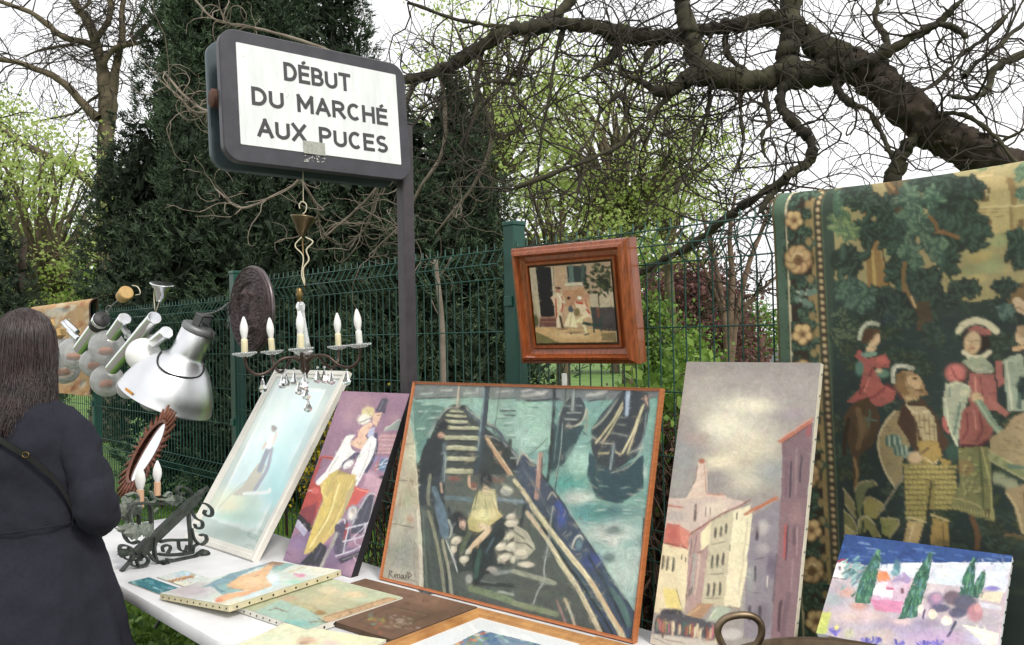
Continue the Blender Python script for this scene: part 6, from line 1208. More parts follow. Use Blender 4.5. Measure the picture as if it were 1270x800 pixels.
cardp('postcard', 'small dark teal sea picture lying at the table front edge', flatpose(.500, 1.080, .7440, .99, .10, .226, .074), '2f6a74', 35, d_sea)
def d_ship(c):
    c.view(140, 700, 8); c.e('a9c4cc', 700, 90, 100, 30, .8, .5)
    for x, y in ((520, 180), (580, 165), (640, 150), (700, 135), (770, 120)): c.e('a8743c', x, y, 40, 16, .9, .3, -14).e('d0a468', x+6, y-8, 20, 8, .8, .4, -14).s('6a4a2c', 6, [(x-30, y+12), (x+25, y+2)], .8)
    c.e('d8d4b8', 680, 190, 90, 20, .8, .5)
cardp('postcard', 'small pale card of brown sailing ships beside the studded canvas', flatpose(.516, .955, .7440, .99, .10, .204, .106), 'c5ccc6', 36, d_ship)
# pine framed pastel
pp = flatpose(-.935, .548, .7790, .992, .12, .462, .40)
m_pine = M('pine_frame', 'b98a52', .5, var=.22, vs=12, col2='8f5f30', stretch=(1, 1, 1), coat=.1)
def pine(label, ps, bg, seed, draw):
    t = thing('framed_picture', label, 'picture', ps[0]-ps[3]*.02); c = CV(*corners(ps, .036, -.008), 150, 130, bg, seed, .6); draw(c); c.build('picture', m_glazed, t)
    rails(t, ps, .042, .022, .004, m_pine, [(0, 0), (0, .9), (.08, 1), (.35, 1), (.4, .85), (.46, .85), (.5, .95), (.78, .8), (.82, .62), (1, .5), (1, .05)])
    mb = MB(); b, e, up, n, w_, h_ = ps; mb.obox(b+e*w_/2+up*h_/2-n*.016, e*(w_/2-.01), up*(h_/2-.01), n*.004); mb.build('backing_board', MATS['backing_board'], t, smooth=False); return t
def d_past(c):
    c.view(480, 740, 4.536); c.p('5f7c96', '535,188 860,268 1000,330 700,460 250,360 340,285')
    for k in range(170): x, y = c.g.uniform(300, 900), c.g.uniform(190, 430); c.e(['c98a62', '7fa39c', '4f6a90', 'd0b088', '8fb0b4', 'b06a54', '6a8a6c', 'c4c0b0'][k % 8], x, y, 18, 8, .85, .3, c.g.uniform(-40, 40))
    c.p('dfe3e4', '100,150 535,120 535,190 340,285 250,370 100,400').p('dfe3e4', '535,120 1300,300 1200,360 990,320 860,268 535,188')
pine('pine framed pastel with a white mount lying in front of the boats painting', pp, 'dfe3e4', 37, d_past)
pine('second pine frame lying against the corner of the boats painting', flatpose(-1.29, .515, .7850, .992, .12, .40, .36, (.004, 0)), 'cfd2cc', 38, lambda c: None)
# ================================================================== THINGS ON THE STALL
m_brass = M('aged_brass', '8a7448', .35, .9, var=.3, vs=20, col2='4f4028')
m_bronze = M('dark_bronze_arm', '4a3f38', .38, .8, var=.25, vs=20)
m_cream = M('cream_candle_tube', 'd9d0ac', .5, var=.08)
m_white2 = M('white_candle_tube', 'dcdbd6', .5, var=.05)
m_bulb = M('opal_bulb', 'e6e6e4', .2, var=.02, coat=.3)
m_chrome = M('chrome', 'e2e4e6', .2, 1.0, var=.05)
m_alu = M('spun_aluminium', 'dcdee0', .36, 1.0, var=.08, vs=4)
m_cable = M('cable_white', 'c9c0a8', .5); m_black = M('black_cable', '1c1b1c', .5); m_steel = MATS['wire_steel']
def glass(name, tint='f0f4f4', refl=.15, frost=.0, ior=1.45):
    m = bpy.data.materials.new(name); m.use_nodes = True; t = m.node_tree; l = t.links.new; t.nodes.remove(t.nodes['Principled BSDF'])
    tr = t.nodes.new('ShaderNodeBsdfTransparent'); tr.inputs[0].default_value = (*lin(tint), 1); gl = t.nodes.new('ShaderNodeBsdfGlossy'); gl.inputs['Roughness'].default_value = .03
    lw = t.nodes.new('ShaderNodeLayerWeight'); lw.inputs[0].default_value = refl; m1 = t.nodes.new('ShaderNodeMixShader'); l(lw.outputs['Fresnel'], m1.inputs[0]); l(tr.outputs[0], m1.inputs[1]); l(gl.outputs[0], m1.inputs[2])
    d1 = t.nodes.new('ShaderNodeBsdfDiffuse'); d1.inputs[0].default_value = (.9, .92, .93, 1); d2 = t.nodes.new('ShaderNodeBsdfTranslucent'); d2.inputs[0].default_value = (.9, .92, .93, 1); df = t.nodes.new('ShaderNodeMixShader'); l(d1.outputs[0], df.inputs[1]); l(d2.outputs[0], df.inputs[2]); m2 = t.nodes.new('ShaderNodeMixShader')
    n = t.nodes.new('ShaderNodeTexNoise'); n.inputs['Scale'].default_value = 5; mr = t.nodes.new('ShaderNodeMapRange'); mr.inputs[1].default_value = .35; mr.inputs[2].default_value = .7; mr.inputs[3].default_value = frost*.9; mr.inputs[4].default_value = frost*1.1
    l(n.outputs[0], mr.inputs[0]); l(mr.outputs[0], m2.inputs[0]); l(m1.outputs[0], m2.inputs[1]); l(df.outputs[0], m2.inputs[2]); l(m2.outputs[0], t.nodes['Material Output'].inputs[0]); return m
m_crystal = M('cut_crystal', 'f4f6f6', .03, 0, var=.0, trans=.9, spec=.8); m_globe = glass('globe_glass', 'fafcfc', .40, .32); m_pressed = M('pressed_glass', 'e2e6e6', .08, 0, var=.03, trans=.65, bump=.6, bs=120, spec=.7)

# ------------------------------------------------ five-armed chandelier hanging from the sign
hook = onplane(376, 224, SC-SNRM*.065, SNRM); CZ = onplane(377, 445, hook, nrm(A3(hook[0], hook[1], 0)))
ch = thing('chandelier', 'five armed brass chandelier with flame bulbs and glass drops hanging from the street sign', 'chandelier', CZ)
Yc = CZ[1]; pxm = Yc/FPX
def cp(x, y, dy=0.): return aty(x, y, Yc+dy)
mb = MB(); mb.tube(spline([A3(hook[0], hook[1], hook[2]+.05), cp(376, 240), cp(376, 252)], 3), .0015, 5); mb.tube(spline([cp(372, 259), cp(371, 254), cp(375, 250), cp(380, 254), cp(379, 262), cp(375, 266)], 4), .0022, 6); mb.build('hanging_hook', m_cable, ch)
mb = MB(); ax = nrm(A3(.12, 0, 1)); o_ = cp(374, 292); mb.lathe([(.004, -.006), (.010, 0), (.016, .012), (.030, .040), (.044, .062), (.046, .068), (.040, .070), (.0, .071)], o_, ax, 24); mb.build('ceiling_cup', M('bronzed_brass', '665a44', .35, .85, var=.25), ch)
mb = MB(); mb.tube([cp(375, 293), cp(378, 358)], .0028, 6); mb.build('rod', m_brass, ch)
mb = MB(); mb.tube(spline([cp(379, 294, -.01), cp(388, 300, -.012), cp(380, 310, -.012), cp(383, 322, -.01), cp(376, 334, -.012), cp(378, 352, -.01)], 6), .0026, 6); mb.tube(spline([cp(374, 294, -.01), cp(366, 305, -.01), cp(376, 318, -.012), cp(374, 340, -.012), cp(378, 354, -.01)], 6), .0022, 6); mb.build('twisted_cable', m_cable, ch)
tl_ = rad(-3.2); cax = nrm(A3(math.sin(tl_), 0, math.cos(tl_))); cx_ = nrm(A3(cax[2], 0, -cax[0])); cy_ = np.cross(cax, cx_)
hub = cp(378, 452)
def hb(x, y, z): return hub+cx_*x+cy_*y+cax*z
mb = MB(); mb.lathe([(.006, .222), (.012, .226), (.010, .240), (.014, .250), (.009, .258), (.011, .268), (.004, .272)], hub, cax, 16); mb.build('brass_collar', m_brass, ch)
mb = MB(); mb.lathe([(.010, .222), (.017, .210), (.013, .19), (.016, .14), (.022, .08), (.026, .06), (.016, .052), (.034, .046), (.030, .038), (.012, .03)], hub, cax, 20); mb.build('glass_column', m_pressed, ch)
mb = MB(); mb.lathe([(0, -.052), (.008, -.046), (.006, -.036), (.016, -.022), (.020, -.008), (.016, .006), (.022, .014), (.020, .024), (.010, .034)], hub, cax, 18); mb.build('hub', m_bronze, ch)
drop_me = None
def drop(p, L_=.052, w_=.0155):
    global drop_me
    if drop_me is None:
        mb = MB(); mb.lathe([(0, 0), (w_*.25, -L_*.12), (w_*.55, -L_*.45), (w_, -L_*.72), (w_*.75, -L_*.92), (0, -L_)], A3(0, 0, 0), (0, 0, 1), 6); drop_me = mb.mesh('crystal_drop'); drop_me.materials.append(m_crystal)
        bd = MB(); bd.sphere((0, 0, .007), .005, 8, 6); bd.tube([(0, 0, .003), (0, 0, .016)], .0006, 4); globals()['bead_me'] = bd.mesh('bead'); bead_me.materials.append(m_crystal)
    o = bpy.data.objects.new('crystal_drop', drop_me); COL.objects.link(o); o.parent = ch; o.location = tuple(p-wloc(ch)); o.rotation_euler = (0, 0, random.uniform(0, 3))
    q = bpy.data.objects.new('bead', bead_me); COL.objects.link(q); q.parent = o
for k in range(5):
    a = rad(-90+72*k-2+13.4); r = A3(math.cos(a), math.sin(a), 0)
    def at(rr, z): return hb(r[0]*rr, r[1]*rr, z)
    path = spline([at(.015, .012), at(.045, .028), at(.085, .022), at(.125, -.012), at(.165, -.022), at(.195, -.002), at(.205, .030), at(.205, .042)], 5)
    mb = MB(); mb.tube(path, .0058, 10); arm = mb.build('arm', m_bronze, ch)
    c0 = at(.205, .042); mb = MB(); R_ = .037
    mb.lathe([(.006, 0), (.020, .002), (R_, .010), (R_+.002, .016), (R_-.001, .017), (.020, .008), (.008, .006)], c0, cax, 26)
    for j in range(18):
        t = 2*math.pi*j/18; d = cx_*math.cos(t)+cy_*math.sin(t); mb.sphere(c0+d*(R_+.001)+cax*.013, .0042, 6, 4)
    mb.build('bobeche', m_pressed, arm)
    wh = k == 1; tp = nrm(cax+A3(random.uniform(-.05, .05), 0, 0)); mb = MB(); mb.lathe([(.010, .008), (.0112, .010), (.0112, .055), (.0105, .062), (.006, .063)], c0, tp, 16); mb.build('candle_tube', m_white2 if wh else m_cream, arm)
    mb = MB(); mb.lathe([(.007, .060), (.0085, .066), (.0125, .082), (.0140, .095), (.0125, .110), (.0075, .128), (.003, .138), (0, .140)], c0, tp, 16); mb.build('flame_bulb', m_bulb, arm)
    drop(at(.150, -.034)); drop(at(.070, -.022))
drop(hb(0, 0, -.075)); drop(hb(.002, 0, -.118)); drop(hb(-.02, -.02, -.055))

# ------------------------------------------------ round bronze relief hung on the fence
m_relief = M('relief_bronze', '574848', .42, .35, var=.35, vs=35, col2='2f2526', bump=.5, bs=150)
md = Fp(2.03, .055, 1.742); gm = np.random.default_rng(5); nR, nT = 60, 120; Rm = .238
rr_, th_ = np.meshgrid(np.linspace(0, 1, nR), np.linspace(0, 2*math.pi, nT, endpoint=False), indexing='ij')
X = rr_*np.cos(th_)*Rm; Z = rr_*np.sin(th_)*Rm; h_ = np.zeros_like(X); h_ += .016*np.exp(-((rr_-.965)/.03)**2)+.004
h_ += np.where((rr_ > .62) & (rr_ < .92), .010+.009*np.abs(np.sin(th_*17+rr_*20)*np.cos(rr_*46+th_*5)), 0)
for fx, fz, sx, sz, a in ((-.055, .02, .026, .075, .022), (-.055, .09, .016, .022, .024), (.045, .0, .030, .085, .026), (.045, .085, .018, .022, .028), (.02, -.06, .07, .03, .016), (.06, -.1, .05, .02, .012), (-.02, -.11, .07, .02, .014)): h_ += a*np.exp(-(((X-fx)/sx)**2+((Z-fz)/sz)**2))*(rr_ < .7)
h_ += .0022*gm.normal(size=h_.shape)*(rr_ < .92)
V = md-U[None, None]*X[..., None]+ZU*Z[..., None]+N*h_[..., None]; V[0] = V[0].mean(0); idx = np.arange(nR*nT).reshape(nR, nT); i2 = np.roll(idx, -1, 1)
Fq = np.stack([idx[:-1], idx[1:], i2[1:], i2[:-1]], -1).reshape(-1, 4)
me_ = thing('relief_medallion', 'round dark bronze relief plaque with figures hung on the fence post', 'plaque', md-ZU*Rm)
o = meshobj('relief', npmesh('relief', V.reshape(-1, 3), Fq), m_relief, me_)
mb = MB(); mb.lathe([(Rm*.99, .004), (Rm*1.015, .0), (Rm*1.012, -.016), (Rm*.9, -.022), (0, -.022)], md, N, 64); mb.build('rim', M('bronze_rim', '6a6264', .35, .7, var=.2), me_)

# ------------------------------------------------ aluminium reflector lamp hung on the fence by a chain
mo = onn(206, 494, .42); ml = wloc(me_)*0
nk = aty(251, 398, mo[1]-.03); axl = nrm(nk-mo); Ll = np.linalg.norm(nk-mo)
la = thing('reflector_lamp', 'large dented spun aluminium reflector lamp hanging on the fence by a chain', 'lamp', mo)
R_ = .250; k_ = Ll; mb = MB()
prof = [(R_+.006, -.004), (R_+.004, .004), (R_, .010), (R_*.975, .05), (R_*.90, .10), (R_*.78, .15), (R_*.64, .195), (R_*.50, .23), (R_*.40, .25), (R_*.36, .262), (R_*.345, .28), (R_*.34, .40), (R_*.30, .41), (0, .41)]
inner = [(r*.975, h+.0) for r, h in prof[:10]]
mb.lathe([(q[0]-.004, q[1]-.002) for q in inner[::-1]]+prof, mo, axl, 56); sh = mb.build('shade', m_alu, la)
dm = np.empty(len(sh.data.vertices)*3); sh.data.vertices.foreach_get('co', dm); dm = dm.reshape(-1, 3); gd = np.random.default_rng(8)
rel = dm+wloc(la)-mo; alo = rel@axl; rad_ = rel-alo[:, None]*axl
w8 = np.clip(alo/.1, 0, 1)*np.clip((.26-alo)/.06, 0, 1)
for k in range(7):
    d = nrm(gd.normal(size=3)+A3(0, -1, .1)); dd = nrm(d-axl*(d@axl)); f = np.clip((rad_@dd)/(np.linalg.norm(rad_, axis=1)+1e-6), 0, 1)**18*np.exp(-((alo-gd.uniform(.06, .2))/.06)**2); dm -= rad_*(f*.035*w8)[:, None]
sh.data.vertices.foreach_set('co', dm.ravel()); sh.data.update(); sh.data.set_sharp_from_angle(angle=rad(50))
mb = MB(); mb.lathe([(R_*.352, .405), (R_*.36, .412), (R_*.36, .432), (R_*.30, .44), (0, .44)], mo, axl, 24); mb.build('cap', M('grey_cast_cap', '7d7f80', .5, .6), la)
xl, yl, _ = frame_of(axl); mb = MB(); tp = mo+axl*.44
for sgn in (-1, 1): mb.bbox(tp+xl*sgn*.055+axl*.03, xl*.006, yl*.022, axl*.03, .003)
mb.bbox(tp+axl*.062, xl*.062, yl*.024, axl*.006, .003); mb.build('bracket', M('bracket_steel', '5a5b5c', .5, .6, var=.2), la, smooth=False)
an = aty(283, 368, mo[1]+.05); an = Fp(2.42, .0, 1.80); st_ = tp+axl*.068; npts = spline([st_, (st_+an)/2-ZU*.015, an], 10)
mb = MB()
for i in range(len(npts)-1):
    a, b_ = npts[i], npts[i+1]; t = nrm(b_-a); x, y, _ = frame_of(t); q = x if i % 2 else y; c_ = (a+b_)/2; hl = np.linalg.norm(b_-a)*.62
    mb.tube([c_+t*hl*math.cos(u)+q*.006*math.sin(u) for u in np.linspace(0, 2*math.pi, 11)], .0017, 5, False)
for i in range(9):
    c_ = an-ZU*(.014+i*.017)+N*.01; q = U if i % 2 else N; mb.tube([c_+ZU*.011*math.cos(u)+q*.006*math.sin(u) for u in np.linspace(0, 2*math.pi, 11)], .0017, 5, False)
tag(mb.build('chain', m_steel, la), kind='stuff')
def on_sh(u, h): # point on the shade: angle and height
    q = np.interp(h, [p[1] for p in prof], [p[0] for p in prof])+.006; return mo+axl*h+(xl*math.cos(u)+yl*math.sin(u))*q
mb = MB(); us = [project(on_sh(u, .2))[0] for u in np.linspace(0, 6.28, 60)]
front = [u for u in np.linspace(0, 6.28, 120) if (CAMP-mo)@(xl*math.cos(u)+yl*math.sin(u)) > 0]
front = sorted(front, key=lambda u: project(on_sh(u, .2))[0]); fr = [front[int(i)] for i in np.linspace(2, len(front)-1, 9)]
pth = [on_sh(u, h) for u, h in zip(fr, (.235, .215, .19, .18, .185, .195, .21, .235, .27))]; pth += [tp+xl*.0+A3(.09, -.05, -.10), tp+A3(.07, -.03, -.02), tp+axl*.02]
mb.tube(spline(pth, 4), .0042, 6); mb.build('power_cable', m_black, la)
mb = MB(); q = on_sh(front[8], .03)+(0); mb.obox(on_sh(front[len(front)//5], .022), xl*.0, yl*.0, axl*0) if False else None
u_ = front[len(front)//4]; pq = on_sh(u_, .018); tq = nrm(on_sh(u_+.05, .018)-on_sh(u_-.05, .018)); nq = nrm(np.cross(tq, axl)); mb.obox(pq-nq*0, tq*.030, axl*.007, nq*.0008); mb.build('maker_label', M('orange_label', 'c98a2c', .6), la, smooth=False)

# ------------------------------------------------ chrome lights with glass globes
random.seed(5)
m_amber = M('amber_coating', 'b5652c', .4, var=.2)
def globe(t, x, y, rpx, n, opaque=False):
    p = onn(x, y, n); r = rpx*p[1]/FPX; mb = MB(); mb.sphere(p, r, 28, 18); g_ = mb.build('globe', m_bulb if opaque else m_globe, t)
    if not opaque:
        d = nrm(A3(random.uniform(-.2, .2), -.15, -.8)); mb = MB(); mb.lathe([(0, -.001), (r*.34, .001), (r*.42, .012), (r*.34, .04), (0, .046)], p+d*r*.40+A3(0, -.02, 0), -d, 14); mb.build('bulb_tip', m_amber, g_)
        d2 = nrm(A3(.5, .1, .8)); mb = MB(); mb.lathe([(.016, 0), (.016, .05), (.012, .055)], p+d2*r*.35, d2, 12); mb.build('socket', m_white2, g_)
    return p
def ctube(t, name, a, b_, rpx, n, mat=m_chrome, sides=16):
    A_, B_ = onn(*a, n), onn(*b_, n); mb = MB(); d = B_-A_; L_ = np.linalg.norm(d); r = rpx*A_[1]/FPX; mb.lathe([(0, 0), (r*.9, 0), (r, .004), (r, L_-.004), (r*.9, L_), (0, L_)], A_, d, sides); return mb.build(name, mat, t, sharp=40)
f1 = thing('globe_light', 'chrome ceiling light with clear glass globes and a dangling wooden cup', 'light', onn(132, 470, .36))
ctube(f1, 'chrome_tube', (100, 432), (122, 402), 8.5, .36); ctube(f1, 'chrome_tube', (140, 416), (155, 395), 8, .40); ctube(f1, 'ring', (120, 404), (127, 395), 10, .36, m_black); ctube(f1, 'ring', (124, 399), (126, 396), 10.6, .36, m_chrome)
mb = MB(); pts = [onn(127, 394, .36), onn(134, 386, .36), onn(140, 378, .36), onn(152, 368, .36)]; mb.tube(spline(pts, 4), .004, 6); mb.tube(spline([onn(134, 388, .36), onn(138, 382, .355), onn(135, 379, .36), onn(131, 384, .36), onn(135, 390, .36)], 4), .003, 6); mb.build('hook_wire', m_steel, f1)
A_ = onn(151, 369, .36); mb = MB(); axw = nrm(onn(164, 355, .36)-A_); mb.lathe([(0, 0), (.036, .002), (.040, .01), (.044, .085), (.038, .092), (0, .092)], A_, axw, 20); mb.build('wooden_cup', M('turned_wood', 'b5945c', .55, var=.15, vs=30), f1, sharp=40)
mb = MB(); mb.tube(spline([onn(164, 354, .36), onn(171, 356, .36), onn(174, 364, .36), onn(168, 366, .36)], 4), .003, 5); mb.build('cord', m_cable, f1)
for x, y, r in ((93, 438, 20), (133, 431, 21.5), (118, 450, 18), (133, 472, 20)): globe(f1, x, y, r, .33)
f2 = thing('globe_light', 'chrome cross shaped light with glass globes hanging beside the aluminium lamp', 'light', onn(180, 480, .42))
ctube(f2, 'chrome_tube', (139, 457), (192, 394), 8, .42); ctube(f2, 'chrome_tube', (192, 424), (207, 412), 8, .44)
for a, b_ in (((157, 417), (208, 418)), ((149, 400), (169, 431))):
    A_, B_ = onn(*a, .40), onn(*b_, .40); d = nrm(B_-A_); mb = MB(); x, y, _ = frame_of(d); mb.bbox((A_+B_)/2, d*np.linalg.norm(B_-A_)/2, x*.014, y*.014, .002); mb.build('cross_bar', M('satin_metal', 'a9abad', .3, .9), f2, smooth=False)
A_ = onn(199, 374, .42); mb = MB(); axc = nrm(onn(201, 354, .42)-A_); mb.lathe([(0, 0), (.022, .001), (.030, .03), (.034, .06), (.062, .095), (.066, .10), (.058, .102), (0, .098)], A_, axc, 28); mb.build('ceiling_cup', m_chrome, f2)
mb = MB(); mb.tube(spline([onn(197, 376, .40), onn(192, 392, .39), onn(192, 402, .39), onn(186, 410, .39), onn(165, 413, .39)], 6), .0038, 6); mb.tube(spline([onn(194, 353, .40), onn(191, 365, .39), onn(192, 385, .39)], 5), .0032, 6); mb.build('cord', m_cable, f2)
for x, y, r in ((160, 480, 15), (190, 494, 16.5), (178, 440, 21)): globe(f2, x, y, r, .45 if r < 20 else .46, r > 20)
f3 = thing('globe_light', 'globe light with wooden blocks and cloudy glass globes in front of the rug', 'light', onn(72, 440, .34))
for a, b_ in (((54, 408), (67, 397)), ((67, 420), (80, 408))):
    A_, B_ = onn(*a, .34), onn(*b_, .34); d = nrm(B_-A_); x, y, _ = frame_of(d); mb = MB(); mb.bbox((A_+B_)/2, d*.055, x*.030, y*.028, .004); mb.build('wooden_block', MATS['turned_wood'], f3, smooth=False)
for a, b_, r in (((82, 398), (96, 412), 3), ((78, 400), (92, 414), 3), ((86, 410), (98, 421), 4)): ctube(f3, 'chrome_tube', a, b_, r, .34, sides=10)
for x, y, r in ((60, 428, 20), (72, 438, 19), (80, 458, 18), (52, 446, 19)): globe(f3, x, y, r, .34)

# ------------------------------------------------ rug over the fence
rg = thing('hanging_rug', 'small worn beige and rust rug folded over the fence behind the globe lights', 'rug', Fp(5.4, .06, 1.1))
nu_, nv_ = 90, 90; a_, d_ = np.meshgrid(np.linspace(6.5, 4.72, nu_), np.linspace(0, .80, nv_)); fr_ = .06; an_ = np.minimum(d_/fr_, 1.5)
Gz = np.where(d_ < fr_*1.5, 1.93-fr_+fr_*np.cos(an_), 1.93-fr_+fr_*math.cos(1.5)-(d_-fr_*1.5)); Gn = np.where(d_ < fr_*1.5, .01+fr_*np.sin(an_), .01+fr_)+.012*np.sin(a_*14)*np.clip(d_*3, 0, 1)
Gr = P0+U*a_[..., None]+N*Gn[..., None]+ZU*Gz[..., None]; c = CV.__new__(CV); c.nu, c.nv = nu_, nv_; c.G = Gr; c.remap(Gr); c.g = np.random.default_rng(3); c.C = np.empty((nv_, nu_, 3)); c.C[:] = lin('b99a74'); c.warp(1); c.view(0, 0, 1)
for k in range(220): c.e(['d2c4a4', 'a8704a', '6f7878', 'c49a6c', '8a5a3c', 'd8ccb4'][k % 6], c.g.uniform(30, 120), c.g.uniform(375, 500), c.g.uniform(2, 8), c.g.uniform(1.5, 4), .7, .3, c.g.uniform(-70, -20))
c.e('8a9496', 75, 385, 9, 3, .8).e('d8d0bc', 68, 388, 12, 5, .7); c.grain(.1, 60); c.build('front_panel', m_tap, rg)
mb = MB(); mb.tube([Gr[i, -1] for i in range(0, nv_, 3)], .006, 6); mb.build('edge_binding', M('rug_binding', '3a2c24', .9), rg)
mb = MB()
for i in range(0, nu_-1, 3):
    j = min(i+3, nu_-1); q = [P0+U*a_[0, i]+ZU*1.9295+N*.008, P0+U*a_[0, j]+ZU*1.9295+N*.008, P0+U*a_[0, j]+ZU*1.5-N*.05, P0+U*a_[0, i]+ZU*1.5-N*.05]; mb.quad(*q)
mb.build('back_fall', MATS['tapestry_backing'], rg)

# ------------------------------------------------ sunburst mirror
pm = aty(184.5, 561, 4.30); v_ = nrm(CAMP-pm); e1_ = A3(-.9, 0, .43); e1_ = nrm(e1_-v_*(e1_@v_)); nd = nrm(.965*e1_+.26*v_); xm, ym, _ = frame_of(nd)
mi = thing('sunburst_mirror', 'small round mirror with a sunburst rim of brown rattan sticks leaning behind the iron lamp', 'mirror', A3(pm[0], pm[1], TZ))
mb = MB(); mb.lathe([(0, .0), (.160, 0), (.165, .004), (.160, .006), (0, .006)], pm, nd, 48); mb.build('glass', M('mirror_silver', 'e8ecee', .02, 1.0, var=.0), mi, sharp=30)
mb = MB(); mb.lathe([(.160, -.004), (.172, 0), (.178, .012), (.170, .020), (.158, .010)], pm, nd, 40); mb.build('ring', M('rattan', '7d4a34', .6, var=.35, vs=60, col2='4a2a1e'), mi)
stm = MB(); stm.tube([(0, 0, 0), (.03, 0, .001), (.078, 0, .004)], [.0065, .0075, .006], 7); sme = stm.mesh('stick'); sme.materials.append(MATS['rattan']); sme.shade_smooth()
gs = random.Random(4)
for k in range(54):
    t = 2*math.pi*k/54; d = xm*math.cos(t)+ym*math.sin(t); o = bpy.data.objects.new('stick', sme); COL.objects.link(o); o.parent = mi
    q = pm+d*.168+nd*(.004+.009*(k % 2)); z_ = nd; y_ = np.cross(z_, d); sc_ = gs.uniform(.85, 1.15)
    o.matrix_basis = Matrix(((d[0]*sc_, y_[0], z_[0], q[0]-wloc(mi)[0]), (d[1]*sc_, y_[1], z_[1], q[1]-wloc(mi)[1]), (d[2]*sc_, y_[2], z_[2], q[2]-wloc(mi)[2]), (0, 0, 0, 1)))
mb = MB(); foot = A3(pm[0]+.05, pm[1]+.03, TZ+.003); mb.tube([pm-nd*.01, foot], .006, 6); mb.build('prop_stick', MATS['rattan'], mi)

# ------------------------------------------------ wrought-iron lamp lying on the table
m_iron = M('patinated_iron', '4a514b', .6, .4, var=.35, vs=30, col2='2c312d', bump=.5, bs=80); m_iron2 = M('pale_patina', '8f978d', .7, .2, var=.35, vs=40, col2='565e56')
IA, IB = onz(150, 709, TZ), onz(257, 686, TZ); IE = nrm(IB-IA); IN = nrm(np.cross(ZU, IE)); 
if IN@A3(0, -1, 0) < 0: IN = -IN
il = thing('iron_chandelier', 'patinated wrought iron chandelier of scrolls and leaves lying on its side on the table', 'chandelier', (IA+IB)/2)
def ip(x, y, d=0.): return onplane(135+x/6.156, 590+y/6.156, IA-IN*d, IN)
def strap(t, wd=.012, th=.005, d=0., name='scroll', mat=m_iron, n=7):
    pts = spline([ip(x, y, d) for x, y in P2(t)], n); pts[:, 2] = np.maximum(pts[:, 2], TZ+.003); mb = MB(); mb.band(pts, IN*wd, th); return mb.build(name, mat, il, smooth=False)
A_, B_ = ip(205, 612, .02), ip(690, 150, .02); d = nrm(B_-A_); mb = MB(); x = nrm(np.cross(d, IN)); L_ = np.linalg.norm(B_-A_)
for q0, q1, r in ((0, .25, .020), (.25, .9, .017), (.9, 1.0, .014)): mb.obox(A_+d*L_*(q0+q1)/2, d*L_*(q1-q0)/2, x*r, IN*r)
mb.build('arm_bar', m_iron, il, smooth=False)
mb = MB(); mb.tube([ip(680, 160, .02), ip(700, 135, .02), ip(720, 118, .02), ip(758, 92, .02)], [.013, .018, .012, .010], 8); mb.build('arm_tip', m_iron, il)
for t, wd, th, dd in (('90,735 130,690 190,625 230,590', .012, .007, 0), ('225,600 150,540 90,535 85,580 120,605 160,590 150,550', .012, .006, .0), ('110,425 130,480 170,515 230,500', .014, .007, .01), ('300,212 400,214 500,212 592,216', .010, .008, .10), ('150,260 175,220 240,212 310,215 322,300 322,400', .016, .007, .02), ('606,232 612,350 622,470 622,585', .012, .008, .02), ('388,505 460,492 540,492 615,490', .012, .008, .0), ('380,600 460,605 560,598 640,584', .012, .009, .0), ('440,640 520,648 620,640 690,590 730,570 762,595 745,600', .012, .008, -.02),
   ('640,170 620,115 575,85 535,90 520,118 545,142 578,130', .012, .006, .05), ('690,208 740,215 785,255 785,300 750,308 728,285 738,262', .012, .006, .02), ('622,240 660,320 710,350 712,392 672,402 655,370', .011, .006, .02), ('630,400 650,480 700,525 745,495 735,452 695,455', .012, .006, .01), ('640,585 650,540 690,520 710,530', .010, .006, .01), ('350,470 345,560 360,640 400,665 430,650', .014, .008, .0), ('445,600 470,550 450,530 410,545 415,580', .010, .006, .01), ('450,655 455,700 420,722 405,705 425,690', .010, .007, -.03), ('250,590 300,640 280,680 230,685 215,650 250,640', .012, .006, -.01), ('300,590 350,650 400,660', .012, .008, .0), ('530,500 540,560 580,575 600,530', .010, .006, .02), ('230,300 228,380 235,420', .014, .006, .04), ('180,600 165,660 190,690 230,690', .012, .006, .0), ('100,610 140,640 190,640', .012, .006, .01)):
    strap(t, wd, th, dd)
for t, wd, th, dd in (('205,215 165,300 175,360 130,400 60,405', .014, .005, .05), ('130,150 200,130 225,180 180,210 140,200', .012, .005, .09), ('100,300 140,330 130,380 80,390', .012, .005, .08), ('420,160 460,125 475,140 440,160', .010, .004, .10), ('430,185 500,190 560,165 580,185', .012, .004, .10), ('320,120 340,160 380,180 420,180', .012, .005, .10), ('280,165 300,200 340,200 355,170 330,165', .010, .004, .10), ('330,260 345,275 375,245', .008, .004, .06)): strap(t, wd, th, dd, 'leaf_scroll', m_iron2)
def lleaf(x0, y0, x1, y1, w_, dd, mat):
    A_, B_ = ip(x0, y0, dd), ip(x1, y1, dd); d = B_-A_; q = nrm(np.cross(d, IN)); mb = MB(); n_ = 9; V = []
    for i in range(n_):
        u = i/(n_-1); ww = w_*math.sin(math.pi*min(1, .12+u*.88))*(1+.35*(i % 2)); m_ = A_+d*u+IN*.012*math.sin(u*3.1)
        V += [m_+q*ww, m_+IN*.006, m_-q*ww]
    F_ = []
    for i in range(n_-1): F_ += [(3*i, 3*i+1, 3*i+4, 3*i+3), (3*i+1, 3*i+2, 3*i+5, 3*i+4)]
    mb.add(V, F_); o = mb.build('leaf', mat, il, smooth=False); md_ = o.modifiers.new('th', 'SOLIDIFY'); md_.thickness = .003
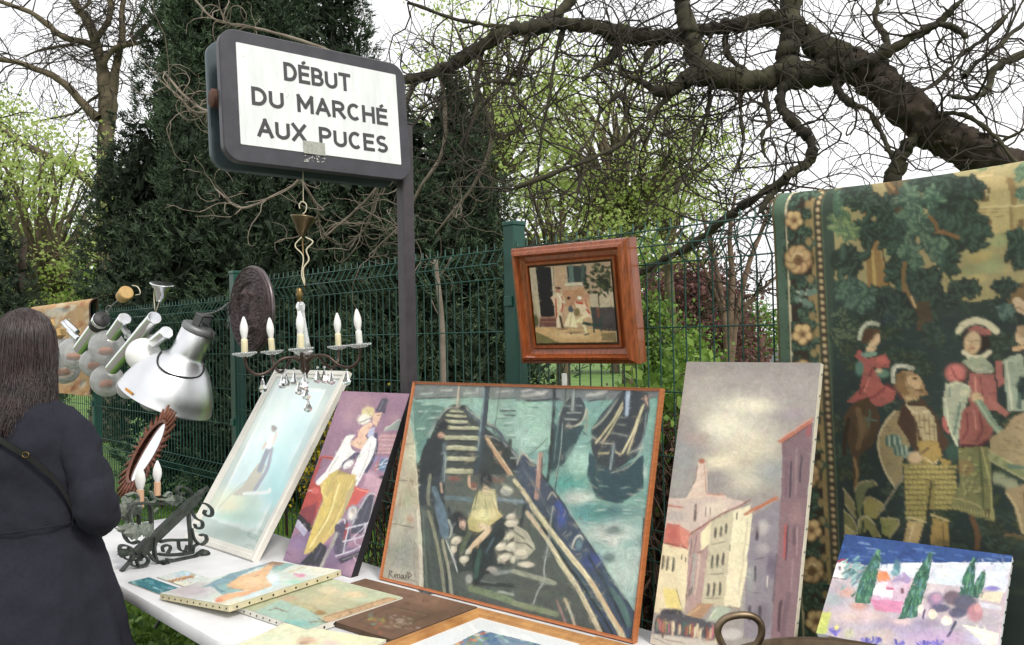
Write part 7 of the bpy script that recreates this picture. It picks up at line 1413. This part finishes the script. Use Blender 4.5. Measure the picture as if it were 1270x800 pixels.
for a in ((330, 430, 240, 400, .022, -.005, m_iron2), (250, 415, 110, 440, .024, -.005, m_iron2), (200, 400, 60, 410, .018, .02, m_iron2), (110, 560, 95, 620, .02, .0, m_iron), (300, 380, 200, 430, .02, -.01, m_iron2), (560, 180, 420, 190, .018, .1, m_iron2), (230, 210, 150, 320, .022, .07, m_iron2), (140, 330, 90, 210, .022, .09, m_iron2), (700, 590, 765, 600, .012, -.02, m_iron), (160, 240, 100, 160, .02, .1, m_iron2)): lleaf(*a)
for x, y0, y1, r, bt in ((370, 150, 48, .0125, 12), (240, 240, 108, .014, 30)):
    A_, B_ = ip(x, y0, .10), ip(x, y1, .10); mb = MB(); mb.tube([A_, B_], r, 14); cd = mb.build('candle_tube', M('salmon_candle_tube', 'cfa88a', .5, var=.06), il, sharp=40); ax_ = nrm(B_-A_); mb = MB(); k_ = 1.05 if bt == 12 else 1.2
    mb.lathe([(.008*k_, 0), (.012*k_, .01*k_), (.0165*k_, .03*k_), (.0145*k_, .048*k_), (.0085*k_, .066*k_), (.003*k_, .078*k_), (0, .080*k_)], B_, ax_, 18); mb.build('flame_bulb', m_bulb, cd)

# ------------------------------------------------ copper pan with a ring handle, crate under the landscape
m_cop = M('tarnished_copper', '8a7a64', .42, .85, var=.35, vs=14, col2='5a4a3c')
pc_ = A3(.525, 1.425, TZ); pan = thing('copper_pan', 'tarnished copper preserving pan with an upright ring handle on the table front', 'pan', pc_)
mb = MB(); mb.lathe([(0, 0), (.13, 0), (.15, .008), (.183, .19), (.192, .237), (.204, .245), (.204, .250), (.190, .250), (.180, .20), (.146, .014), (0, .012)], pc_, (0, 0, 1), 56); mb.build('bowl', m_cop, pan, sharp=50)
mb = MB(); hp = [aty(x, y, 1.50) for x, y in ((940, 815), (899, 806), (890, 784), (897, 769), (914, 763), (932, 764), (943, 773), (944, 788), (936, 803), (925, 818))]; mb.tube(spline(hp[1:], 5), .0064, 10); mb.build('handle', m_cop, pan)
b_, e_, u_, n_, w_, h_ = PF; cr0 = b_+e_*w_/2; cd_ = A3(cr0[0], cr0[1], (TZ+b_[2])/2)+(-A3(-e_[1], e_[0], 0)*-.02); hz_ = (b_[2]-TZ)/2-.002
bx = thing('wooden_box', 'plain wooden box on the table carrying the bright landscape canvas', 'box', A3(cd_[0], cd_[1], TZ))
bkv = A3(-e_[1], e_[0], 0)
for k, (off, ex, ey, ez) in enumerate(((bkv*.13, e_*.155, bkv*.008, ZU*hz_), (-bkv*.03, e_*.155, bkv*.008, ZU*hz_), (e_*.147+bkv*.05, e_*.008, bkv*.0715, ZU*hz_), (-e_*.147+bkv*.05, e_*.008, bkv*.0715, ZU*hz_))):
    mb = MB(); mb.bbox(A3(cd_[0], cd_[1], TZ+hz_)+off, ex, ey, ez, .002); mb.build('board', M('box_wood', '7a6248', .8, var=.25), bx, smooth=False)
# prop for the landscape: easel-like back board
mb = MB(); tpc = b_+e_*w_/2+u_*h_*.86-n_*.018; mb.tube([tpc, A3(*(tpc+bkv*.01)[:2], TZ+.002)], .008, 8); mb.build('prop_stick', MATS['box_wood'], bx)

# ------------------------------------------------ plastic tub, carrier bag and stake
tb_ = onz(176, 795, .12); tub = thing('plastic_tub', 'clear plastic storage tub on the ground beneath the folding table', 'tub', Fp(.95, .80, .03))
mb = MB(); c_ = Fp(.95, .80, 0); plate(mb, c_, U, N, ZU, .42, .30, .04, [(.03, .035), (.02, .04), (.0, .28), (-.008, .285), (-.008, .292), (.0, .292)], 5); mb.f.pop(); mb.build('body', glass('tub_plastic', 'd8dcda', .2, .25), tub, sharp=40)
mb = MB(); plate(mb, c_, U, N, ZU, .44, .32, .045, [(.0, .293), (0, .302), (.01, .306)], 5); mb.build('lid', M('grey_lid', '6d6f6c', .6, var=.1), tub, sharp=40)
pz_ = aty(701, 520, 4.6); mb = MB(); mb.bbox(A3(pz_[0], pz_[1], .68), A3(.014, 0, 0), A3(0, .014, 0), ZU*.68, .003); tag(mb.build('marker_stake', M('white_stake_paint', 'cfd0cc', .6), smooth=False), 'thin white stake standing in the hedge under the wooden picture frame', 'stake')

# ------------------------------------------------ parked cars and the bridge far down the street
m_tyre = M('tyre', '1a1a1b', .9); m_rim = M('alloy', '9a9c9e', .35, .8); m_cglass = M('car_glass', '1b2226', .08, 0, var=.05, spec=.8); m_lampr = M('red_lamp', '8a1c1c', .3); m_lampw = M('head_lamp', 'd4d8dc', .15)
def car(d, off, col, label, k):
    p = R0+RD*d+RN*off; p[2] = float(gz(p[0], p[1]))+.025; f, s = RD, RN; t = thing('parked_car', label, 'car', p, 'cars parked along the street'); Lc, Wc = 4.2, .85
    def q(x, y, z): return p+f*x+s*y+ZU*z
    sect = [(-2.1, .45, .78), (-2.05, .3, .95), (-1.2, .22, .98), (-.3, .22, .98), (.9, .22, .96), (1.9, .26, .80), (2.1, .4, .62)]; mb = MB(); V = []
    for x, z0, z1 in sect:
        for y, z in ((-Wc, z0), (-Wc*1.02, (z0+z1)/2), (-Wc*.95, z1), (0, z1+.03), (Wc*.95, z1), (Wc*1.02, (z0+z1)/2), (Wc, z0)): V.append(q(x, y, z))
    F_ = [];
    for i in range(len(sect)-1):
        for j in range(7): F_.append((i*7+j, i*7+(j+1) % 7, (i+1)*7+(j+1) % 7, (i+1)*7+j))
    F_ += [tuple(range(7))[::-1], tuple(range(42, 49))]; mb.add(V, F_); mb.build('body', M('car_paint_'+col, col, .3, .1, var=.03, coat=.6), t, sharp=40)
    cab = [(-1.95, .98, .70), (-1.45, 1.42, .60), (.15, 1.45, .60), (1.0, .99, .72)]; mb = MB(); V = []
    for x, z, y in cab: V += [q(x, -y, z), q(x, y, z)]
    lo = [q(-1.95, -.72, .96), q(-1.95, .72, .96), q(1.0, -.72, .96), q(1.0, .72, .96)]
    mb.add(V+lo, [(0, 1, 3, 2), (4, 5, 7, 6), (0, 2, 4, 6, 10, 8), (1, 9, 11, 7, 5, 3), (6, 7, 11, 10), (0, 8, 9, 1)]); mb.build('windows', m_cglass, t, smooth=False)
    mb = MB(); mb.obox(q(-.65, 0, 1.445), f*.85, s*.61, ZU*.03); mb.build('roof', MATS['car_paint_'+col], t, smooth=False)
    for x in (-1.3, 1.3):
        for y in (-.78, .78):
            mb = MB(); mb.lathe([(0, -.1), (.27, -.1), (.31, -.07), (.31, .07), (.27, .1), (0, .1)], q(x, y, .31), s, 18); w_ = mb.build('wheel', m_tyre, t, sharp=40); mb = MB(); mb.lathe([(0, 0), (.19, 0), (.2, .02), (.0, .03)], q(x, y+(.09 if y > 0 else -.12), .31), s, 14); mb.build('rim', m_rim, w_)
    for y in (-.6, .6):
        mb = MB(); mb.obox(q(-2.08, y, .76), f*.03, s*.16, ZU*.08); mb.build('tail_light', m_lampr, t, smooth=False); mb = MB(); mb.obox(q(2.04, y, .66), f*.05, s*.18, ZU*.07); mb.build('headlight', m_lampw, t, smooth=False)
cars = [(6, 1.5, 'c9ccd0', 'silver hatchback parked first along the street beyond the bare tree'), (14, 1.6, 'd8dadb', 'white car parked behind the silver hatchback'), (23, 1.4, '3c4046', 'dark grey car parked between pale cars down the street'), (32, 1.6, 'd0d2d4', 'white car parked beyond the dark grey car'), (42, 1.5, '7d2a28', 'dark red car parked far down the street'), (54, 1.5, 'b5b8bc', 'grey car parked beside the bridge'),
        (16, 6.8, 'd4d6d8', 'white car on the roadway heading along the street'), (34, 7.0, '4a5560', 'blue grey car on the roadway further along the street')]
for k, a in enumerate(cars): car(*a, k)
br_ = thing('footbridge', 'pale grey footbridge with railings crossing the far end of the street', 'bridge', R0+RD*92+ZU*-1.5)
bc = R0+RD*92; m_conc = M('pale_concrete', 'a9aaa8', .9, var=.12); mb = MB(); mb.bbox(bc+ZU*3.9, RN*40, RD*1.6, ZU*.35, .05); mb.build('deck', m_conc, br_, smooth=False)
for k in range(-3, 4): mb = MB(); mb.bbox(bc+RN*k*11+ZU*1.0, RN*.5, RD*.8, ZU*2.55, .05); mb.build('pier', m_conc, br_, smooth=False)
for z in (4.55, 5.3): mb = MB(); mb.tube([bc-RN*40+RD*-1.5+ZU*z, bc+RN*40+RD*-1.5+ZU*z], .06, 6); mb.build('rail', m_steel, br_)
pm_ = MB(); pm_.tube([(0, 0, 0), (0, 0, 1.05)], .04, 5); pme = pm_.mesh('baluster'); pme.materials.append(m_steel)
for k in range(-40, 41): o = bpy.data.objects.new('baluster', pme); COL.objects.link(o); o.parent = br_; o.location = tuple(bc+RN*k*1.0-RD*1.5+ZU*4.25-wloc(br_))
# trees along the far street
for i, (d_, off, r_, lab) in enumerate(((30, -9, 3.2, 'leafy street tree in young leaf beside the bridge approach'), (60, -8, 3.6, 'round young green street tree further along the pavement'), (70, 12, 4, 'broad young green street tree across the road'), (104, -6, 5, 'tall green tree standing beyond the footbridge'), (108, 16, 5, 'wide green tree beyond the far end of the footbridge'), (45, 16, 4, 'green tree across the road from the parked cars'))):
    p = R0+RD*d_+RN*off; px_, py_ = project(A3(p[0], p[1], 3.2+r_*.2)); leafy('street_tree', lab, px_, py_, p[1], r_*.8, r_*.75, 70, 40, .32, m_green2 if i % 2 else m_spring, 200+i, group='trees along the far street', base_r=.2, spread=.55, twigs=False)
for i, (px_, Y_, w_, lab) in enumerate(((760, 42, 5, 'dense green tree closing the garden behind the purple shrub'), (640, 48, 6, 'dense green tree at the far side of the garden behind the yews'), (500, 50, 6, 'far green tree hidden behind the lower yew'), (120, 46, 6, 'far green tree at the end of the lawn beyond the plane tree'), (20, 40, 5, 'far green tree beyond the narrow yew'))):
    leafy('garden_tree', lab, px_, 360, Y_, w_*.7, 3.2, 80, 60, .3, m_green2 if i % 2 == 0 else m_spring, 300+i, group='trees at the far side of the garden', base_r=.25, spread=.7, twigs=False)
# ================================================================== PERSON browsing at the table end
gw = np.random.default_rng(44)
WC = A3((17-635)/FPX*2.72, 2.72, .03); yawW = rad(-8)                 # stands on the paving, back to the camera, turned a little right
wr = A3(math.cos(yawW), math.sin(yawW), 0); wf = A3(-math.sin(yawW), math.cos(yawW), 0)
def W_(x, y, z): return WC+wr*x+wf*y+ZU*(z-.03)
pn = thing('person', 'person with long dark hair in a navy coat, seen from behind at the table', 'person', WC)
m_skin = M('skin', 'c99a80', .5, var=.08); m_coat = M('navy_wool_coat', '25262f', .92, var=.14, vs=60, bump=.35, bs=420, spec=.2); m_hair = M('dark_brown_hair', '3a2b29', .38, var=.4, vs=14, col2='1c1515'); m_strap = M('black_leather', '141416', .35, var=.1)
m_trouser = M('black_trousers', '1b1b20', .9)
# body: one skin of joined rings made with the Skin modifier
me = bpy.data.meshes.new('body'); J = {'pel': (0, 0, .93, .13), 'sp': (0, .01, 1.10, .115), 'ch': (0, .0, 1.25, .11), 'nk': (0, .03, 1.42, .055), 'hd': (.0, .06, 1.50, .075), 'hd2': (.0, .07, 1.60, .078),
 'shR': (.150, .01, 1.315, .042), 'elR': (.285, -.01, 1.075, .040), 'wrR': (.175, .17, 1.00, .030), 'haR': (.115, .21, 1.00, .034), 'shL': (-.150, .01, 1.315, .042), 'elL': (-.25, .06, 1.10, .042), 'wrL': (-.20, .28, 1.10, .030), 'haL': (-.19, .35, 1.11, .034),
 'hiR': (.09, 0, .88, .09), 'knR': (.10, .02, .50, .062), 'anR': (.10, -.02, .11, .045), 'toR': (.12, .14, .055, .038), 'hiL': (-.09, 0, .88, .09), 'knL': (-.10, .02, .50, .062), 'anL': (-.10, -.02, .11, .045), 'toL': (-.12, .14, .055, .038)}
EDG = [('pel', 'sp'), ('sp', 'ch'), ('ch', 'nk'), ('nk', 'hd'), ('hd', 'hd2'), ('ch', 'shR'), ('shR', 'elR'), ('elR', 'wrR'), ('wrR', 'haR'), ('ch', 'shL'), ('shL', 'elL'), ('elL', 'wrL'), ('wrL', 'haL'), ('pel', 'hiR'), ('hiR', 'knR'), ('knR', 'anR'), ('anR', 'toR'), ('pel', 'hiL'), ('hiL', 'knL'), ('knL', 'anL'), ('anL', 'toL')]
for sd in ('R', 'L'):
    hx, hy, hz, _ = J['ha'+sd]; sg_ = 1 if sd == 'R' else -1
    for k, (dx, ln, cr_) in enumerate(((-.030, .062, 0), (-.010, .072, 0), (.010, .068, 0), (.028, .055, 0))):
        J[f'f{k}a{sd}'] = (hx+dx*.9, hy+.045, hz-.004, .0095); J[f'f{k}b{sd}'] = (hx+dx, hy+.045+ln*.6, hz-.014, .0085); J[f'f{k}c{sd}'] = (hx+dx, hy+.045+ln*.85, hz-.036, .0075); EDG += [('ha'+sd, f'f{k}a{sd}'), (f'f{k}a{sd}', f'f{k}b{sd}'), (f'f{k}b{sd}', f'f{k}c{sd}')]
    J['ta'+sd] = (hx-sg_*.040, hy+.010, hz-.006, .0105); J['tb'+sd] = (hx-sg_*.052, hy+.045, hz-.020, .009); EDG += [('ha'+sd, 'ta'+sd), ('ta'+sd, 'tb'+sd)]
ks = list(J); me.from_pydata([tuple(W_(*J[k][:3])) for k in ks], [(ks.index(a), ks.index(b)) for a, b in EDG], [])
bo = meshobj('body', me, m_skin, pn); mdf = bo.modifiers.new('skin', 'SKIN')
for i, k in enumerate(ks): me.skin_vertices[0].data[i].radius = (J[k][3], J[k][3])
me.skin_vertices[0].data[0].use_root = True; mdf.use_smooth_shade = True; sb_ = bo.modifiers.new('sub', 'SUBSURF'); sb_.levels = 2; sb_.render_levels = 2
# face: nose, eyes, mouth, ears sit on the head, turned away from the camera
for nm, p, r, sx, sy, sz, mt in (('nose', (0, .162, 1.545), .016, .8, 1, 1.5, m_skin), ('eye', (.03, .145, 1.565), .012, 1, .6, .8, m_bulb), ('eye', (-.03, .145, 1.565), .012, 1, .6, .8, m_bulb), ('mouth', (0, .15, 1.503), .02, 1, .4, .35, M('lips', 'a8605a', .5)), ('ear', (.070, .075, 1.55), .024, .4, .8, 1.2, m_skin), ('ear', (-.070, .075, 1.55), .024, .4, .8, 1.2, m_skin)):
    mb = MB(); mb.sphere(W_(*p), r, 12, 8, sx, sy, sz); mb.build(nm, mt, bo)
# coat as a shaped, folded shell
ZS = np.array([1.435, 1.41, 1.375, 1.335, 1.28, 1.20, 1.10, 1.03, 1.0, .97, .88, .75, .60, .45, .33])
HX = np.array([.072, .098, .145, .182, .205, .218, .232, .240, .243, .252, .285, .322, .360, .400, .43])
HY = np.array([.060, .072, .092, .112, .132, .145, .145, .142, .142, .150, .178, .215, .25, .285, .305])
OY = np.array([.03, .02, .005, .0, -.005, -.005, 0, 0, 0, 0, .0, -.005, -.01, -.015, -.02])
nT = 150; zz = np.interp(np.linspace(0, 1, 90), np.linspace(0, 1, len(ZS)), ZS); 
def ring(z): i = lambda A: np.interp(-z, -ZS, A); return i(HX), i(HY), i(OY)
TH = np.linspace(0, 2*math.pi, nT, endpoint=False); ph = gw.uniform(0, 6.28, 8)
def coat_r(z, th):
    hx, hy, oy = ring(z); dn = np.clip((1.0-z)/.6, 0, 1); ce = np.cos(th); se = np.sin(th); sq = 2.4
    k = (np.abs(ce)**sq+np.abs(se)**sq)**(-1/sq)
    f = 1+dn*(.045*np.sin(th*7+ph[0])+.03*np.sin(th*11+ph[1]+z*2)+.02*np.sin(th*17+ph[2]))
    back = np.exp(-((((th-1.5*math.pi-.03+math.pi) % (2*math.pi))-math.pi)/.07)**2); f = f-dn*.10*back
    up = np.clip((z-1.0)/.3, 0, 1)*np.clip((1.42-z)/.1, 0, 1); f = f+.014*up*np.sin(th*5+z*38+ph[3])*np.sin(z*21+ph[4])+.010*np.exp(-((z-1.005-.03*np.sin(th-4.7))/.014)**2)
    return hx*k*f*ce, hy*k*f*se+oy
def coat_pt(z, th, off=0.):
    x, y = coat_r(z, np.array(th)); m = math.hypot(float(x), float(y)); return W_(float(x)*(1+off/m), float(y)*(1+off/m), z)
V = []
for z in zz:
    x, y = coat_r(z, TH); V.append(WC+wr*x[:, None]+wf*y[:, None]+ZU*(z-.03))
V = np.array(V); m_ = len(zz); idx = np.arange(m_*nT).reshape(m_, nT); i2 = np.roll(idx, -1, 1); Fq = np.stack([idx[:-1], idx[1:], i2[1:], i2[:-1]], -1).reshape(-1, 4)
co = meshobj('coat', npmesh('coat', V.reshape(-1, 3), Fq), m_coat, pn); rough(co, 'CLOUDS', .09, .026); rough(co, 'CLOUDS', .26, .05); sd_ = co.modifiers.new('th', 'SOLIDIFY'); sd_.thickness = .006
# sleeves with elbow folds and turned cuffs
for sd in ('R', 'L'):
    sh_, el, wr_ = (np.array(J[k+sd][:3]) for k in ('sh', 'el', 'wr')); sg_ = 1 if sd == 'R' else -1
    path = spline([sh_+A3(-.05*sg_, 0, .02), sh_+A3(.025*sg_, 0, -.015), (sh_+el)/2+A3(.030*sg_, -.01, 0), el+A3(.018*sg_, -.03, -.01), (el*.6+wr_*.4)+A3(0, -.005, -.012), wr_], 12); n_ = len(path); u = np.linspace(0, 1, n_)
    rad0 = np.interp(u, [0, .15, .4, .6, .75, 1], [.055, .062, .057, .060, .056, .052]); pts = np.array([W_(*p) for p in path]); T = np.gradient(pts, axis=0); T /= np.linalg.norm(T, axis=1)[:, None]; x = nrm(np.cross(T[0], wf)); mb = MB(); n2 = 40; VV = []
    for i in range(n_):
        x = nrm(x-T[i]*(x@T[i])); y = np.cross(T[i], x); an = np.arange(n2)*2*math.pi/n2
        fold_ = .06*np.sin(u[i]*46+1.3*np.sin(an+1))*np.exp(-((u[i]-.62)/.16)**2)+.03*np.sin(u[i]*30+an*2)*np.exp(-((u[i]-.25)/.2)**2); r = rad0[i]*(1+fold_)
        if .88 < u[i]: r = r*1.06
        VV.append(pts[i]+r[:, None]*(np.cos(an)[:, None]*x+np.sin(an)[:, None]*y))
    VV = np.array(VV); idx = np.arange(n_*n2).reshape(n_, n2); i2 = np.roll(idx, -1, 1); Fq = np.stack([idx[:-1], idx[1:], i2[1:], i2[:-1]], -1).reshape(-1, 4)
    sv = meshobj('sleeve', npmesh('sleeve', VV.reshape(-1, 3), Fq), m_coat, co); rough(sv, 'CLOUDS', .05, .028); s2 = sv.modifiers.new('th', 'SOLIDIFY'); s2.thickness = .005
# collar, legs in trousers, shoes
mb = MB(); cl = [coat_pt(1.418, t, .004)+ZU*(.008*math.sin(t)) for t in np.linspace(0, 2*math.pi, 41)]; mb.tube(cl, .018, 8, False); mb.build('collar', m_coat, co)
for sg_ in (-1, 1):
    mb = MB(); mb.tube([W_(.09*sg_, 0, .8), W_(.10*sg_, .02, .5), W_(.10*sg_, -.02, .12)], [.10, .075, .06], 16); mb.build('trouser_leg', m_trouser, pn)
    mb = MB(); mb.tube(spline([W_(.10*sg_, -.07, .070), W_(.10*sg_, -.02, .078), W_(.11*sg_, .09, .068), W_(.12*sg_, .20, .058)], 4), [.030, .040, .042, .042, .042, .043, .043, .043, .042, .041, .036, .030, .015], 12); mb.build('shoe', m_strap, pn)
mb = MB(); mb.tube([coat_pt(1.004+.03*math.sin(t-4.7), t, .012) for t in np.linspace(3.3, 6.1, 50)], .0022, 5); mb.build('waist_seam', m_coat, co)
mb = MB(); mb.tube([coat_pt(z, 4.745, .008) for z in np.linspace(1.40, 1.02, 24)], .0018, 5); mb.build('back_seam', m_coat, co)
# strap across the back with a buckle, small bag at the left hip
sp_ = [coat_pt(z, t, .022) for z, t in ((1.385, 4.05), (1.345, 4.45), (1.315, 4.80), (1.27, 5.15), (1.22, 5.45), (1.15, 5.70), (1.07, 5.85), (1.03, 5.82))]; mb = MB(); mb.band(spline(sp_, 6), nrm(A3(.25, 0, 1))*.009, .004); mb.build('bag_strap', m_strap, pn, smooth=False)
mb = MB(); bp_ = coat_pt(1.245, 5.32, .028); mb.tube([bp_+(wr*math.cos(u)*.011+ZU*math.sin(u)*.008) for u in np.linspace(0, 2*math.pi, 17)], 0.0018, 6, False); mb.build('buckle', m_brass, pn)
# long hair: an enveloping shape over skull, nape and shoulders with many fine strands laid on it
HE = np.array([(1.692, .012, .012, .052), (1.680, .048, .052, .052), (1.655, .076, .086, .052), (1.61, .096, .110, .052), (1.55, .104, .118, .048), (1.49, .106, .116, .038), (1.44, .110, .114, .024), (1.40, .116, .118, .010), (1.36, .120, .128, .0), (1.32, .118, .138, -.004), (1.28, .105, .142, -.006)])
def henv(z, th, k=1.):
    rx, ry, oy = (np.interp(-z, -HE[:, 0], HE[:, i]) for i in (1, 2, 3)); k = k*np.interp(z, [1.30, 1.44, 1.5], [1.0, .92, .88]); return np.stack([rx*k*np.cos(th), oy+ry*k*np.sin(th), z], -1)
tl = TB(); uu = np.linspace(0, 1, 18)
for k in range(2100):
    th0 = gw.uniform(math.pi*.86, math.pi*2.14); z1 = gw.uniform(1.28, 1.40)-.05*math.exp(-((th0-5.2)/.5)**2)*gw.uniform(0, 1); zs = gw.uniform(1.60, 1.69); z = zs+(z1-zs)*uu**.85
    w0 = gw.uniform(0, 6.28); lk = round(w0*3)/3; th = 4.71+(th0-4.71)*(1-.08*uu)+.10*np.sin(uu*8+lk*2)*uu+.12*uu*np.sin(lk*1.7)+gw.normal(0, .02); kk = 1.0+.07*np.sin(uu*9+lk*3+th0*2)*uu+gw.normal(0, .022)*(1+uu)
    q = henv(z, th, kk); tl.add(WC+wr*q[:, :1]+wf*q[:, 1:2]+ZU*(q[:, 2:]-.03), np.linspace(.0021, .0009, 18), 3)
for k in range(170):   # flyaways
    th0 = gw.uniform(math.pi*.86, math.pi*2.14); zs = gw.uniform(1.5, 1.69); z = zs+(zs-gw.uniform(.12, .3)-zs)*uu; q = henv(np.maximum(z, 1.30), th0+gw.normal(0, .25)*uu+.12*np.sin(uu*6+k), 1.02+gw.uniform(.02, .16)*uu*np.sin(uu*2.4)); tl.add(WC+wr*q[:, :1]+wf*q[:, 1:2]+ZU*(q[:, 2:]-.03), np.full(18, .0007), 3)
hr = tl.build('hair', m_hair, pn)
zg, tg = np.meshgrid(np.linspace(1.692, 1.35, 30), np.linspace(0, 2*math.pi, 48, endpoint=False), indexing='ij'); tg2 = np.where(zg < 1.60, 4.71+(tg-3.14)*.62, tg); q = henv(zg, tg2 if False else tg, .965)
fr2 = (zg < 1.60) & (np.sin(tg) > .35); q[fr2, 1] = np.minimum(q[fr2, 1], .06)
V = WC+wr*q[..., :1]+wf*q[..., 1:2]+ZU*(q[..., 2:]-.03); idx = np.arange(30*48).reshape(30, 48); i2 = np.roll(idx, -1, 1); Fq = np.stack([idx[:-1], idx[1:], i2[1:], i2[:-1]], -1).reshape(-1, 4)
meshobj('hair_base', npmesh('hair_base', V.reshape(-1, 3), Fq), m_hair, hr)
